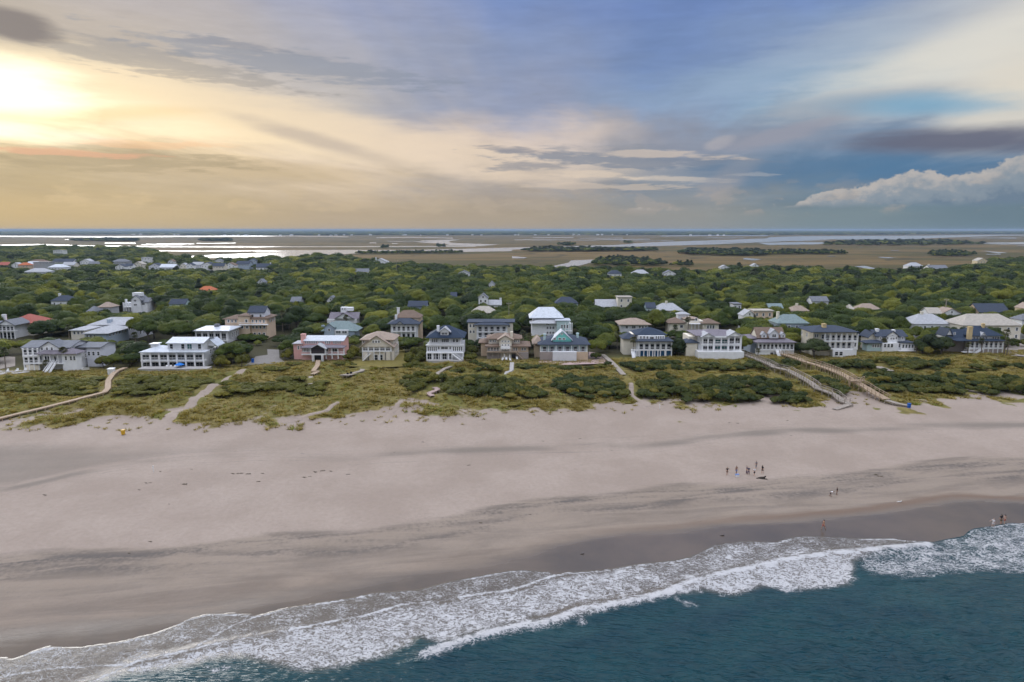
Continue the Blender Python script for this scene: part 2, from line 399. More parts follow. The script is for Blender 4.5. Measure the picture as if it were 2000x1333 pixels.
# wheel tracks running along the upper beach
td = n.add(n.attr('tdist'), n.mul(n.sub(n.noise(shore, .10, 3.0, .6), .5), 9.0))
tl = n.m('ABSOLUTE', n.sub(n.m('FRACT', n.div(td, 2.1)), .5))
tm = n.mul(n.step(tl, .06, .02), n.mul(n.step(n.m('ABSOLUTE', td), 9.0, 3.0, 0.0, 1.0), n.step(n.noise(shore, .35, 3.0, .6), .42, .6)))
c = n.mix(n.mul(tm, .6), c, (.19, .165, .145))
# trampled patches
tp_ = n.mul(n.step(n.noise(P, .11, 4.0, .6, .5), .48, .66), n.step(n.voro(P, 1.7), .35, .12))
c = n.mix(n.mul(tp_, .30), c, (.20, .172, .152))
wr = n.mul(n.attr('wrack'), n.step(n.add(n.mul(f3, .6), n.mul(f2, .4)), .46, .60))
c = n.mix(n.mul(wr, .9), c, (.112, .099, .090))
spk = n.voro(P, .9); c = n.mix(n.mul(n.step(spk, .16, .07, 0, .5), n.attr('damp')), c, (.17, .15, .135))
# the wet sand and its reddish upper rim
wv = n.add(n.attr('wet'), n.mul(n.sub(f3, .5), .45))
rim = n.mul(n.step(wv, .04, .3), n.step(wv, .62, .32, 0, 1))
c = n.mix(n.mul(rim, n.attr('rim')), c, (.178, .128, .096))
wetf = n.step(wv, .22, .8)
wetc = n.mix(n.step(f1, .3, .7), (.128, .098, .072), (.084, .068, .054))
c = n.mix(wetf, c, wetc)
# dune grass ground
vf = n.step(n.add(n.attr('veg'), n.mul(n.sub(n.noise(P, .22, 5.0, .65), .5), 1.3)), .34, .62)
vgc = n.mix(n.step(f4, .32, .66), (.150, .120, .040), (.255, .205, .070))
vgc = n.mix(n.step(f1, .4, .62, 0, .75), vgc, (.130, .140, .032))
vgc = n.mix(n.step(f2, .35, .7, 0, .45), vgc, (.100, .084, .030))
c = n.mix(vf, c, vgc)
c = n.mix(n.attr('forest'), c, n.mix(f2, (.035, .036, .016), (.07, .06, .03)))
# marsh: brown and olive bands
mv = n.vec(n.mul(px_, .0016), n.mul(py_, .0055), 0.0)
mc = n.mix(n.step(n.noise(mv, 1.0, 6.0, .62, .4), .40, .60), (.072, .062, .020), (.155, .102, .038))
mc = n.mix(n.step(n.noise(mv, 3.2, 5.0, .6, .3), .55, .7, 0, .7), mc, (.040, .033, .016))
mc = n.mix(n.step(n.noise(n.vec(n.mul(px_, .012), n.mul(py_, .012), 2.0), 1.0, 4.0, .6), .45, .62, 0, .35), mc, (.130, .095, .040))
wq = n.noise(P, .004, 3.0, .6, 0, True)
cq = n.voro(n.vadd(n.vscale(P, (.0022, .0050, 0)), n.vscale(wq, (.9, .9, 0))), 1.6, 'DISTANCE_TO_EDGE')
mc = n.mix(n.step(cq, .045, .012, 0.0, .65), mc, (.040, .034, .018))
c = n.mix(n.attr('marsh'), c, mc)
n.l.new(c, b.inputs['Base Color'])
rg = n.step(wetf, 0.0, 1.0, .92, .13, 'LINEAR'); rg = n.m('MAXIMUM', rg, n.mul(n.attr('veg'), .9)); n.l.new(rg, b.inputs['Roughness'])
n.l.new(n.step(wetf, 0.0, 1.0, .12, .26, 'LINEAR'), b.inputs['Specular IOR Level'])
hb = n.add(n.mul(f2, .5), n.mul(n.noise(P, 3.5, 3.0, .6), .25))
hb = n.mul(hb, n.step(wetf, 0.0, .8, 1.0, .03, 'LINEAR'))
n.l.new(n.bump(hb, .55, .35), b.inputs['Normal'])
me.materials.append(m)
tag(obj('ground', me), 'pale beach sand, grassy dunes and brown marsh flats', 'ground', kind='structure')

# ================================================================== sea
def W0(px, z=0.0): return px_world(px, z)
B_PX = [(150,1345),(192,1330),(231,1312),(269,1294),(335,1281),(404,1264),(500,1247),(577,1231),(650,1216),(715,1205),(785,1183),(865,1176),(938,1162),(996,1156),(1035,1143),(1077,1128),(1111,1121)]
C_PX = [(150,1350),(246,1320),(308,1312),(385,1301),(408,1290),(481,1287),(535,1303),(558,1306),(596,1314),(654,1307),(696,1299),(758,1281),(804,1260),(819,1249),(865,1266),(896,1262),(919,1256)]
K_PX = [(835,1284),(880,1268),(919,1254),(996,1234),(1085,1217),(1131,1199),(1208,1183),(1265,1172),(1304,1163),(1338,1147),(1404,1128),(1473,1114),(1515,1103),(1569,1095),(1627,1085),(1669,1083),(1742,1075),(1812,1068)]
DENSE = B_PX + [(1185,1115),(1250,1104)] + [(1300,1120),(1250,1150),(1180,1170),(1131,1185),(1085,1205),(996,1226),(919,1248)] + C_PX[::-1]
MED = [(1077,1127),(1185,1114),(1250,1103),(1319,1096),(1350,1089),(1377,1076),(1396,1066),(1454,1058),(1515,1061),(1580,1065),(1627,1083),(1569,1094),(1515,1102),(1473,1112),(1404,1126),(1338,1145),(1300,1160),(1208,1180),(1131,1196)]
SHEET = [(1300,1163),(1338,1147),(1404,1128),(1473,1114),(1515,1103),(1569,1095),(1627,1085),(1669,1083),(1671,1124),(1662,1143),(1627,1147),(1569,1155),(1530,1158),(1492,1149),(1435,1165),(1377,1156),(1330,1166)]
LACE = [(1672,1082),(1742,1074),(1815,1066),(1846,1056),(1881,1050),(1900,1035),(1935,1030),(1973,1023),(2040,1018),(2120,1010),(2120,1118),(2000,1124),(1915,1121),(1838,1129),(1762,1132),(1708,1129),(1677,1106)]
K2_PX = [(1740,1080),(1810,1086),(1862,1086),(1896,1078),(1935,1066),(1973,1055),(2040,1046)]
K3_PX = [(1700,1128),(1762,1132),(1838,1128),(1915,1120),(2000,1124),(2080,1120)]
THIN_LINES = [[(388,1262),(440,1230),(480,1212),(504,1204)], [(58,1276),(110,1266),(170,1245),(230,1232),(300,1222)], [(0,1322),(70,1312),(120,1304),(190,1302),(250,1300)],
    [(1545,1088),(1570,1079),(1640,1080),(1700,1081)], [(1183,1114),(1192,1098),(1215,1090),(1235,1092)]]
PATCH = [[(1120,1215),(1145,1205),(1146,1218),(1125,1224)], [(1320,1172),(1350,1175),(1372,1190),(1340,1186)], [(400,1304),(470,1300),(476,1312),(420,1316)]]
swx = graded(-30000, 30000, -100, 125, .36, 1.25); swy = graded(-30000, 400, 56, 118, .33, 1.2)
swy = swy[swy < 420]
SX, SY = np.meshgrid(swx, swy)
near = (SX > -110) & (SX < 140) & (SY > 50) & (SY < 130)
jig = Waves(16, .8, 4, 31); jx = .22*jig(SX, SY)
def sd(px): return np.where(near, poly_sd(W0(px), SX, SY), -99) + jx
foam = np.zeros_like(SX); shallow = np.zeros_like(SX)
off = yA(SX) - SY            # how far seaward of the water's edge
den, med, sht, lac = sd(DENSE), sd(MED), sd(SHEET), sd(LACE)
film = sstep(off, -.2, .3)*(1 - sstep(off, 5, 13))
foam = np.maximum(foam, .27*film)
shallow = np.maximum(shallow, sstep(-off, -26, -9))
foam = np.maximum(foam, np.clip(.515*sstep(den, -.7, 1.4), 0, 1))
foam = np.maximum(foam, .40*sstep(med, -.4, 1.2)); foam = np.maximum(foam, .60*sstep(sht, -.6, 1.0)); foam = np.maximum(foam, .45*sstep(lac, -.8, 1.4))
deep_cut = np.where(near, poly_sd(W0(C_PX + [(919,1256),(996,1240),(1085,1224),(1208,1190),(1304,1170),(1377,1158),(1435,1166),(1492,1150),(1569,1156),(1662,1144),(1672,1100),(1742,1076),(1812,1066),(1900,1030),(2200,1000),(2400,1500),(100,1500)]), SX, SY), 0.0)
shallow = shallow*(1 - sstep(deep_cut, -1.5, .8))
crest = np.exp(-(line_d(W0(K_PX), SX, SY)/1.0)**2)
crest2 = np.exp(-(line_d(W0(K2_PX), SX, SY)/.45)**2)*.9; crest3 = np.exp(-(line_d(W0(K3_PX), SX, SY)/.5)**2)*.55
brk = .78 + .22*np.tanh(1.6*Waves(30, .8, 6, 41)(SX, SY)); bline = brk*np.exp(-(line_d(W0(B_PX), SX, SY)/.34)**2)
foam = np.maximum.reduce([foam, (.35 + .65*brk)*crest*near, .85*brk*crest2*near, .7*brk*crest3*near, .9*bline*near])
for tl in THIN_LINES: foam = np.maximum(foam, .75*np.exp(-(line_d(W0(tl), SX, SY)/.2)**2)*near)
for pp in PATCH: foam = np.maximum(foam, .55*sstep(sd(pp), -.5, .8))
edgeA = np.exp(-((off - .22)/.22)**2)*near*(.75 + .25*np.tanh(2*nz_dune(SX*2, SY*2))); foam = np.maximum(foam, .72*edgeA)
chop = Waves(46, .9, 7.0, 21, .85, 1.25); swell = Waves(8, 12, 30, 22, .5, 1.2)
calm = sstep(off, 6, 30)
fade = np.exp(-np.maximum(np.hypot(SX, SY - 60) - 170, 0)/80)
SZ = (.135*chop(SX, SY) + .12*swell(SX, SY))*calm*fade
lineK = line_d(W0(K_PX), SX, SY); SZ = SZ + near*(.55*np.exp(-(lineK/1.9)**2))
SZ = SZ + near*(.14*np.exp(-(line_d(W0(B_PX), SX, SY)/1.0)**2) + .28*np.exp(-(line_d(W0(K2_PX), SX, SY)/1.0)**2) + .4*np.exp(-(line_d(W0(K3_PX), SX, SY)/2.2)**2))
lump = Waves(60, .5, 2.2, 23); SZ = SZ + near*foam*.035*lump(SX, SY)*sstep(off, .6, 2)
SZ = SZ + .02 + .03*sstep(off, .3, 3.0)
SZ = np.where(off < -.5, -.25, SZ)
keep = (off > -3.0)
fc = grid_faces(len(swx), len(swy)); fc = fc[keep.ravel()[fc].all(1)]
me = np_mesh('sea', np.stack([SX, SY, SZ], -1).reshape(-1, 3), fc, True)
fattr(me, 'foam', foam); fattr(me, 'shallow', shallow)
m, n, b = new_mat('sea')
P = n.pos(); px_, py_, pz_ = n.sep(P)
warp = n.noise(P, .5, 2.0, .6, 0, True)
PW = n.vadd(P, n.vscale(warp, (2.2, 2.2, 0)))
ra = n.m('ABSOLUTE', n.sub(n.noise(n.vscale(PW, (.75, 1.25, 1)), 1.15, 4.0, .6), .5))
rb = n.m('ABSOLUTE', n.sub(n.noise(n.vadd(n.vscale(PW, (1.0, 1.5, 1)), (13.3, 5.2, 0)), 2.3, 3.0, .6), .5))
lace = n.m('MINIMUM', ra, n.mul(rb, 1.25))
big = n.noise(P, .30, 4.0, .62); fine = n.noise(P, 4.5, 4.0, .65)
fo = n.attr('foam')
thr = n.add(n.mul(n.m('POWER', fo, 1.7), .125), n.mul(n.sub(big, .52), .10))
thr = n.add(thr, n.mul(n.sub(fine, .5), .05))
cover = n.step(n.sub(thr, lace), -.014, .016)
cover = n.mul(cover, n.step(fo, .03, .22))
cover = n.m('MAXIMUM', cover, n.step(n.add(fo, n.mul(n.sub(fine, .5), .35)), .80, 1.0))
cover = n.m('MAXIMUM', cover, n.step(fo, .25, .8, 0.0, .22))
tilt = n.noise(n.vec(n.mul(px_, .10), n.mul(py_, .16), 0.0), 1.0, 4.0, .6)
sw = n.noise(n.vec(n.add(n.mul(px_, .05), n.mul(py_, -.02)), n.add(n.mul(py_, .16), n.mul(px_, -.045)), 0.0), 1.0, 4.0, .6)
deep = n.mix(n.step(tilt, .2, .8), (.004, .032, .046), (.007, .048, .056))
deep = n.mix(n.step(sw, .48, .75, 0.0, .7), deep, (.020, .064, .070))
body = n.mix(n.attr('shallow'), deep, (.118, .100, .080))
colr = n.mix(cover, body, n.mix(fine, (.40, .40, .41), (.55, .545, .54)))
n.l.new(colr, b.inputs['Base Color'])
n.l.new(n.step(cover, 0.0, 1.0, .16, .85, 'LINEAR'), b.inputs['Roughness'])
b.inputs['IOR'].default_value = 1.33; b.inputs['Specular IOR Level'].default_value = .38
pyt = n.add(py_, n.mul(px_, .10)); rip = n.noise(n.vec(n.mul(px_, .26), n.mul(pyt, 1.25), 0.0), 1.0, 2.5, .55, .3); rip2 = n.noise(n.vec(n.mul(px_, .8), n.mul(pyt, 3.2), 1.0), 1.0, 2.0, .5)
rh = n.mul(n.add(rip, n.mul(rip2, .35)), n.step(n.attr('shallow'), 0.0, 1.0, 1.0, .02, 'LINEAR'))
hh = n.add(n.mul(rh, 1.9), n.mul(cover, n.mul(n.add(fine, .3), .10)))
n.l.new(n.bump(hh, .9, .5), b.inputs['Normal'])
me.materials.append(m)
tag(obj('sea', me), 'dark teal sea with white foam rolling onto the sand', 'sea', kind='structure')

# ================================================================== marsh water
m, n, b = new_mat('marsh_water')
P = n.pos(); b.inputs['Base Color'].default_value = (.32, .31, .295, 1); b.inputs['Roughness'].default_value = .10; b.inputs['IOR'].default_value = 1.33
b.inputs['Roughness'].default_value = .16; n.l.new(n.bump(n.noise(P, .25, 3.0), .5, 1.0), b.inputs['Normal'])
def ribbon(px, w):
    """a thin channel: photo points along its middle, thickness in photo pixels"""
    return [(u, v - w/2) for u, v in px] + [(u, v + w/2) for u, v in px[::-1]]
CH = [
 ('broad river winding across the marsh flats', [(1000,484),(1100,481.5),(1200,479),(1245,475.5),(1290,473),(1400,469.5),(1500,466),(1570,463.5),(1620,468.5),(1500,473),(1400,477.5),(1300,480.5),(1200,483),(1100,485.5),(1000,488),(1000,491),(900,492.5),(800,494),(700,495),(640,499),(560,503.5),(490,505),(430,504),(345,505),(360,501),(430,497.5),(500,495),(560,493.5),(500,492.5),(500,489.5),(650,488.5),(800,488.5),(900,486.5)]),
 ('hooked inlet of pale water in the marsh', [(812,473),(825,470.2),(860,469),(905,468.3),(880,471),(876,473.5),(890,475.2),(975,478),(940,481),(900,480.3),(868,480),(878,477.3),(830,474.8)]),
 ('long pale channel below the hooked inlet', ribbon([(0,479.5),(80,478),(160,480.5),(300,482),(500,482.5),(700,482.2),(930,481.6)], 1.8)),
 ('farthest pale channel before the mainland trees', ribbon([(-200,461.5),(0,462),(200,463),(400,462),(560,461.5),(680,463)], 1.5)),
 ('thin pale channel beyond the village trees', ribbon([(300,490.2),(400,491),(500,490.5)], 1.2)),
 ('pale tidal flat under the mainland trees', ribbon([(735,465),(800,464),(885,465.5)], 1.4)),
 ('broad tidal sound at the far side of the marsh', [(1500,464),(1570,461.8),(1700,461),(1800,460.8),(1900,459.4),(2150,458.5),(2150,460),(1960,460.6),(1850,464.5),(1760,468.6),(1600,468),(1500,470)]),
 ('channel in front of the long wooded island', [(1480,474.5),(1560,473.2),(1625,474),(1600,477.5),(1500,479)]),
 ('channel behind the long wooded island tip', [(1900,475),(1950,473.8),(2100,473),(2100,478),(1950,477.8)]),
 ('bright pond tucked behind the forest edge', [(1070,522.5),(1090,518),(1110,513.5),(1115,509),(1160,507.3),(1156,513),(1132,519),(1095,523)]),
 ('small pond left of the bright pond', [(1000,501),(1030,503),(1024,505),(1000,505.2)]),
 ('small pond beside the wooded marsh strip', [(1455,504),(1490,507),(1470,509),(1450,507)]),
 ('small pond in the brown marsh before the round thicket', [(1712,502),(1752,504),(1735,505),(1720,503.5)]),
 ('small pond beyond the round thicket', [(1915,490),(1968,494),(1950,495.5),(1930,492.3)]),
 ('narrow pool at the forest edge', [(835,522),(900,520.5),(960,521.5),(950,523.5),(840,524)]),
 ('sunlit pool at the forest edge by low roofs', [(1668,520.5),(1690,519.8),(1712,525),(1695,526)]),
 ('slit of water on the open flats', ribbon([(1005,468.8),(1080,469.2)], 1.2)), ('second slit of water on the open flats', ribbon([(1150,469.3),(1270,467.5)], 1.2)),
 ('shallow pan of water near the mainland', ribbon([(1040,464.8),(1120,464.6)], 1.2)), ('streaked shallows below the mainland houses', ribbon([(1290,461.5),(1400,460.6),(1500,460.8)], 1.6)),
 ('small pan of water left of the inlet', ribbon([(722,475),(735,475)], 1.6)), ('little pan of water near the hooked inlet', ribbon([(765,476),(777,476.2)], 1.6)),
 ('pale slit beside the far left thicket', ribbon([(205,475.3),(265,475.6)], 1.5)),
]
for _ in range(30):      # small creeks and pans catching the light on the flats
    v_ = random.choice([random.uniform(464, 478), random.uniform(478, 502)]); u_ = random.uniform(-20, 2000) if v_ < 484 else random.uniform(780, 1980); l_ = random.uniform(25, 130)*(1.0 if v_ < 484 else .45)
    CH.append(('thin creek glinting on the open marsh flats', ribbon([(u_ + l_*t, v_ + random.uniform(-.5, .5)) for t in (0, .25, .5, .75, 1)], random.uniform(.5, 1.0))))
for ci, (lab, px) in enumerate(CH):
    # densify, give the banks a wavering edge
    pts = []
    for i in range(len(px)):
        a_, b_ = np.array(px[i], float), np.array(px[(i+1) % len(px)], float)
        for t in np.linspace(0, 1, max(2, int(abs(b_[0]-a_[0])/8)+2))[:-1]:
            p = a_*(1-t) + b_*t; pts.append((p[0], p[1] + random.uniform(-.18, .18)))
    zc_ = MARSH_Z + .12 + .02*ci; vs = [(*plane_hit(u, v, zc_), zc_) for u, v in pts]
    bm = bmesh.new(); f = bm.faces.new([bm.verts.new(v) for v in vs]); bmesh.ops.triangulate(bm, faces=[f])
    me = bpy.data.meshes.new('marsh_channel'); bm.to_mesh(me); bm.free()
    if len(me.polygons) and me.polygons[0].normal.z < 0: me.flip_normals()
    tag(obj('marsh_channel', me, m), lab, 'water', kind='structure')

# ================================================================== houses
def mats_houses():
    c = dict(white=(.86,.865,.87), cream=(.80,.74,.61), sun=(.74,.62,.40), bluegrey=(.40,.47,.55), lilac=(.74,.75,.81), pink=(.74,.42,.38), teal=(.22,.66,.61),  # sun is a warm yellow wall tone
             palteal=(.52,.66,.66), tan=(.62,.48,.34), beige=(.70,.64,.54), brown=(.26,.19,.14), navy=(.012,.075,.16), grey=(.42,.43,.44), palegrey=(.72,.73,.75), peach=(.72,.55,.40), weather=(.36,.31,.28))
    for k, v in c.items():
        m, n, b = new_mat('wall_' + k)
        P = n.pos(); z = n.sep(P)[2]
        lap = n.m('FRACT', n.mul(z, 5.0))
        f = n.noise(P, .7, 4.0, .6); kk = n.add(n.step(f, .3, .7, .92, 1.05, 'LINEAR'), n.step(lap, 0.0, .12, -.10, 0.0))
        n.l.new(n.mix(1.0, v, n.vec(kk, kk, kk), 'MULTIPLY'), b.inputs['Base Color']); b.inputs['Roughness'].default_value = .65; b.inputs['Specular IOR Level'].default_value = .25
    r = dict(slate=(.045,.058,.085), navy=(.022,.038,.068), grey=(.17,.18,.20), pale=(.40,.41,.43), metal=(.54,.58,.63), brown=(.19,.135,.10), tan=(.34,.265,.21), purple=(.19,.17,.195), red=(.34,.10,.075), orange=(.46,.14,.06), green=(.20,.26,.26), cream=(.42,.385,.33))
    for k, v in r.items():
        m, n, b = new_mat('roof_' + k)
        P = n.pos(); z = n.sep(P)[2]
        f = n.noise(P, 1.1, 5.0, .65); crs = n.m('FRACT', n.mul(z, 3.4))
        kk = n.add(n.step(f, .25, .75, .78, 1.2, 'LINEAR'), n.step(crs, 0.0, .2, -.12, 0.0))
        n.l.new(n.mix(1.0, v, n.vec(kk, kk, kk), 'MULTIPLY'), b.inputs['Base Color'])
        b.inputs['Roughness'].default_value = .38 if k == 'metal' else .75; b.inputs['Specular IOR Level'].default_value = .5 if k == 'metal' else .25
    m, n, b = new_mat('glass'); b.inputs['Base Color'].default_value = (.018, .022, .028, 1); b.inputs['Roughness'].default_value = .07
    m, n, b = new_mat('glass_teal'); b.inputs['Base Color'].default_value = (.04, .14, .14, 1); b.inputs['Roughness'].default_value = .1
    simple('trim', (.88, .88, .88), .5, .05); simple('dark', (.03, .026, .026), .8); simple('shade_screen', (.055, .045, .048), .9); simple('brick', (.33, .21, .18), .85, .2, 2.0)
    simple('chim_yellow', (.62, .48, .26), .8, .12); simple('wood', (.33, .25, .18), .8, .2, 3.0); simple('wood_warm', (.40, .30, .205), .8, .2, 3.0); simple('wood_grey', (.33, .285, .24), .85, .22, 3.0)
    simple('concrete', (.42, .40, .38), .85, .12); simple('lawn', (.165, .135, .03), .9, .3, .5); simple('paving_pink', (.42, .31, .28), .85, .15)
mats_houses()
def WM(k): return MATS['wall_' + k]
def RM(k): return MATS['roof_' + k]

def box_vf(x0, x1, y0, y1, z0, z1):
    v = [(x0,y0,z0),(x1,y0,z0),(x1,y1,z0),(x0,y1,z0),(x0,y0,z1),(x1,y0,z1),(x1,y1,z1),(x0,y1,z1)]
    f = [(0,3,2,1),(4,5,6,7),(0,1,5,4),(1,2,6,5),(2,3,7,6),(3,0,4,7)]
    return v, f
class Acc:
    """collects boxes and other solids into one mesh"""
    def __init__(s): s.v = []; s.f = []
    def add(s, vf):
        o = len(s.v); s.v += vf[0]; s.f += [tuple(i + o for i in q) for q in vf[1]]; return s
    def box(s, *a): return s.add(box_vf(*a))
    def mesh(s, name, smooth=False): return mesh(name, s.v, s.f, smooth)
_cache = {}
def cached(key, fn):
    if key not in _cache: _cache[key] = fn()
    return _cache[key]
def frame_mesh(w, h, mat):
    def mk():
        t = min(.13, w*.16); a = Acc()
        a.box(-w/2 - .04, -w/2 + t, -.09, .0, 0, h).box(w/2 - t, w/2 + .04, -.09, .0, 0, h).box(-w/2 + t, w/2 - t, -.09, .0, 0, t).box(-w/2 + t, w/2 - t, -.09, .0, h - t, h)
        a.box(-w/2 + t, w/2 - t, -.07, -.03, h*.5 - .03, h*.5 + .03)
        if w > 1.5: a.box(-.04, .04, -.075, -.03, t, h - t)
        me = a.mesh('window'); me.materials.append(mat); return me
    return cached(('f', round(w, 1), round(h, 1), mat.name), mk)
def pane_mesh(w, h, mat):
    def mk():
        t = min(.12, w*.15); me = Acc().box(-w/2 + t, w/2 - t, -.025, -.005, t, h - t).mesh('pane'); me.materials.append(mat); return me
    return cached(('p', round(w, 1), round(h, 1), mat.name), mk)
def column_mesh(w, h, mat):
    def mk():
        a = Acc().box(-w/2, w/2, -w/2, w/2, .22, h - .18).box(-w*.72, w*.72, -w*.72, w*.72, 0, .22).box(-w*.72, w*.72, -w*.72, w*.72, h - .18, h)
        me = a.mesh('column'); me.materials.append(mat); return me
    return cached(('c', round(w, 2), round(h, 1), mat.name), mk)

HOUSES = []      # (u0, u1, vtop, vbot, depth, footprint) used to keep trees off what the photograph shows
class House:
    def __init__(s, name, label, ox, zx, zy, cat='house', group=None, hid=0.0):
        """zx, zy: foot of the front wall in a 6.25x enlargement whose left edge is at photo column ox"""
        s.ox = ox; x, y, z = hit(ox + zx/6.25, 560 + zy/6.25)
        s.x, s.Y, s.z = x, y, z; s.e = empty(name, (x, y, z)); tag(s.e, label, cat, group)
        s.pts = []; s.m = y*1.03/1333/6.25      # metres for one enlargement pixel
    # -- mapping
    def X(s, zx, y=0.0): return at_depth(s.ox + zx/6.25, CY, s.Y + y)[0] - s.x if False else at_depth(s.ox + zx/6.25, 560 + 110, s.Y + y)[0] - s.x
    def Z(s, zy, y=0.0): return at_depth(CX, 560 + zy/6.25, s.Y + y)[1] - s.z
    def put(s, name, vf_or_me, mat, parent=None, loc=None):
        me = vf_or_me
        if not isinstance(me, bpy.types.Mesh):
            me = mesh(name, *vf_or_me)
            for p in me.vertices: s.pts.append((p.co.x, p.co.y, p.co.z))
        o = obj(name, me, mat, parent or s.e, loc); return o
    # -- solids (zx0, zx1: sides; zb, zt: bottom and top, all as seen on the plane y0; y in metres behind the front)
    def b(s, x0, x1, zb, zt, y0, y1, mat, name='wall', parent=None):
        Z0 = s.Z(zb, y0) if zb is not None else -.6
        return s.put(name, box_vf(s.X(x0, y0), s.X(x1, y0), y0, y1, Z0, s.Z(zt, y0)), mat, parent)
    def hip(s, x0, x1, ze, y0, y1, zr, mat, ov=.5, name='roof', inset=None, parent=None):
        a, c = s.X(x0, y0) - ov, s.X(x1, y0) + ov; z = s.Z(ze, y0); p, q = y0 - ov, y1 + ov; ym = (p + q)/2
        W, D = c - a, q - p
        zt = at_depth(CX, 560 + zr/6.25, s.Y + ym)[1] - s.z
        i = inset if inset is not None else min(W, D)/2*.92
        if W >= D: r = [(a + min(i, W/2 - .3), ym), (c - min(i, W/2 - .3), ym)]
        else: r = [((a + c)/2, p + min(i, D/2 - .3)), ((a + c)/2, q - min(i, D/2 - .3))]
        t = .22
        v = [(a,p,z),(c,p,z),(c,q,z),(a,q,z),(a,p,z+t),(c,p,z+t),(c,q,z+t),(a,q,z+t),(r[0][0],r[0][1],zt),(r[1][0],r[1][1],zt)]
        f = [(0,3,2,1),(0,1,5,4),(1,2,6,5),(2,3,7,6),(3,0,4,7)]
        f += [(4,5,9,8),(5,6,9),(6,7,8,9),(7,4,8)] if W >= D else [(4,5,8),(5,6,9,8),(6,7,9),(7,4,8,9)]
        return s.put(name, (v, f), mat, parent)
    def gab(s, x0, x1, ze, y0, y1, zr, mat, wall, ov=.35, name='roof', parent=None, gw=True):
        """gable looking at the sea, ridge running back"""
        a, c = s.X(x0, y0), s.X(x1, y0); z = s.Z(ze, y0); zt = s.Z(zr, y0); xm = (a + c)/2; t = .22
        if gw:
            g = .05; v = [(a+g,y0,z),(c-g,y0,z),(xm,y0,zt-.1),(a+g,y1,z),(c-g,y1,z),(xm,y1,zt-.1)]
            s.put('gable_wall', (v, [(0,1,2),(5,4,3),(0,3,4,1),(1,4,5,2),(0,2,5,3)]), wall, parent)
        sl = (zt - z)/max(xm - a, .1); e = ov
        A_ = Acc(); p, q = y0 - ov, y1 + ov*.4
        for sg in (-1, 1):
            xe = xm + sg*((c - a)/2 + e); zx_ = z - sl*e
            v = [(xe,p,zx_),(xm,p,zt),(xm,q,zt),(xe,q,zx_),(xe,p,zx_+t),(xm,p,zt+t),(xm,q,zt+t),(xe,q,zx_+t)]
            f = [(0,3,2,1),(4,5,6,7),(0,1,5,4),(2,3,7,6),(3,0,4,7)]
            if sg < 0: f = [tuple(i) for i in f]
            else: f = [tuple(i[::-1]) for i in f]
            A_.add((v, f))
        return s.put(name, (A_.v, A_.f), mat, parent)
    def gabx(s, x0, x1, ze, y0, y1, zr, mat, wall, ov=.4, name='roof'):
        """ridge parallel to the sea front, gable walls at both ends"""
        a, c = s.X(x0, y0), s.X(x1, y0); z = s.Z(ze, y0); ym = (y0 + y1)/2
        zt = at_depth(CX, 560 + zr/6.25, s.Y + ym)[1] - s.z; t = .22; g = .06
        v = [(a+g,y0+g,z),(a+g,y1-g,z),(a+g,ym,zt-.1),(c-g,y0+g,z),(c-g,y1-g,z),(c-g,ym,zt-.1)]
        s.put('gable_wall', (v, [(0,2,1),(3,4,5),(0,1,4,3),(0,3,5,2),(1,2,5,4)]), wall)
        sl = (zt - z)/max(ym - y0, .1); A_ = Acc(); p, q = a - ov, c + ov
        for sg in (-1, 1):
            ye = ym + sg*((y1 - y0)/2 + ov); zx_ = z - sl*ov
            v = [(p,ye,zx_),(q,ye,zx_),(q,ym,zt),(p,ym,zt),(p,ye,zx_+t),(q,ye,zx_+t),(q,ym,zt+t),(p,ym,zt+t)]
            f = [(0,3,2,1),(4,5,6,7),(0,1,5,4),(1,2,6,5),(3,0,4,7)]
            if sg > 0: f = [tuple(i[::-1]) for i in f]
            A_.add((v, f))
        return s.put(name, (A_.v, A_.f), mat)
    # -- parts
    def w(s, xs, zb, zt, wz, y=0.0, glass='glass', name='window', frame='trim'):
        for zx in (xs if isinstance(xs, (list, tuple)) else [xs]):
            wm = max(.45, round(wz*s.m*(s.Y + y)/s.Y, 1)); z0, z1 = s.Z(zb, y), s.Z(zt, y); hm = max(.5, round(z1 - z0, 1))
            o = s.put(name, frame_mesh(wm, hm, MATS[frame]), None, None, (s.X(zx, y), y - .004, z0))
            p = s.put('pane', pane_mesh(wm, hm, MATS[glass]), None, o)
    def row(s, n, x0, x1, zb, zt, wz, y=0.0, **k):
        s.w([x0 + (x1 - x0)*(i + .5)/n for i in range(n)], zb, zt, wz, y, **k)
    def ws(s, side, x, y0, y1, n, zb, zt, wm=.9, yref=0.0):
        """windows on the left or right wall; x is the wall's column on the plane yref"""
        xx = s.X(x, yref); z0, z1 = s.Z(zb, yref), s.Z(zt, yref); hm = max(.5, round(z1 - z0, 1))
        for i in range(n):
            yy = y0 + (y1 - y0)*(i + .5)/n
            o = s.put('window', frame_mesh(wm, hm, MATS['trim']), None, None, (xx + (.004 if side > 0 else -.004), yy, z0)); o.rotation_euler = (0, 0, R(90) if side > 0 else R(-90))
            s.put('pane', pane_mesh(wm, hm, MATS['glass']), None, o)
    def cols(s, xs, zb, zt, y=0.0, w=.28, mat='trim'):
        for zx in xs:
            z0, z1 = (s.Z(zb, y) if zb is not None else -.3), s.Z(zt, y)
            s.put('column', column_mesh(w, round(z1 - z0, 1), MATS[mat]), None, None, (s.X(zx, y), y, z0))
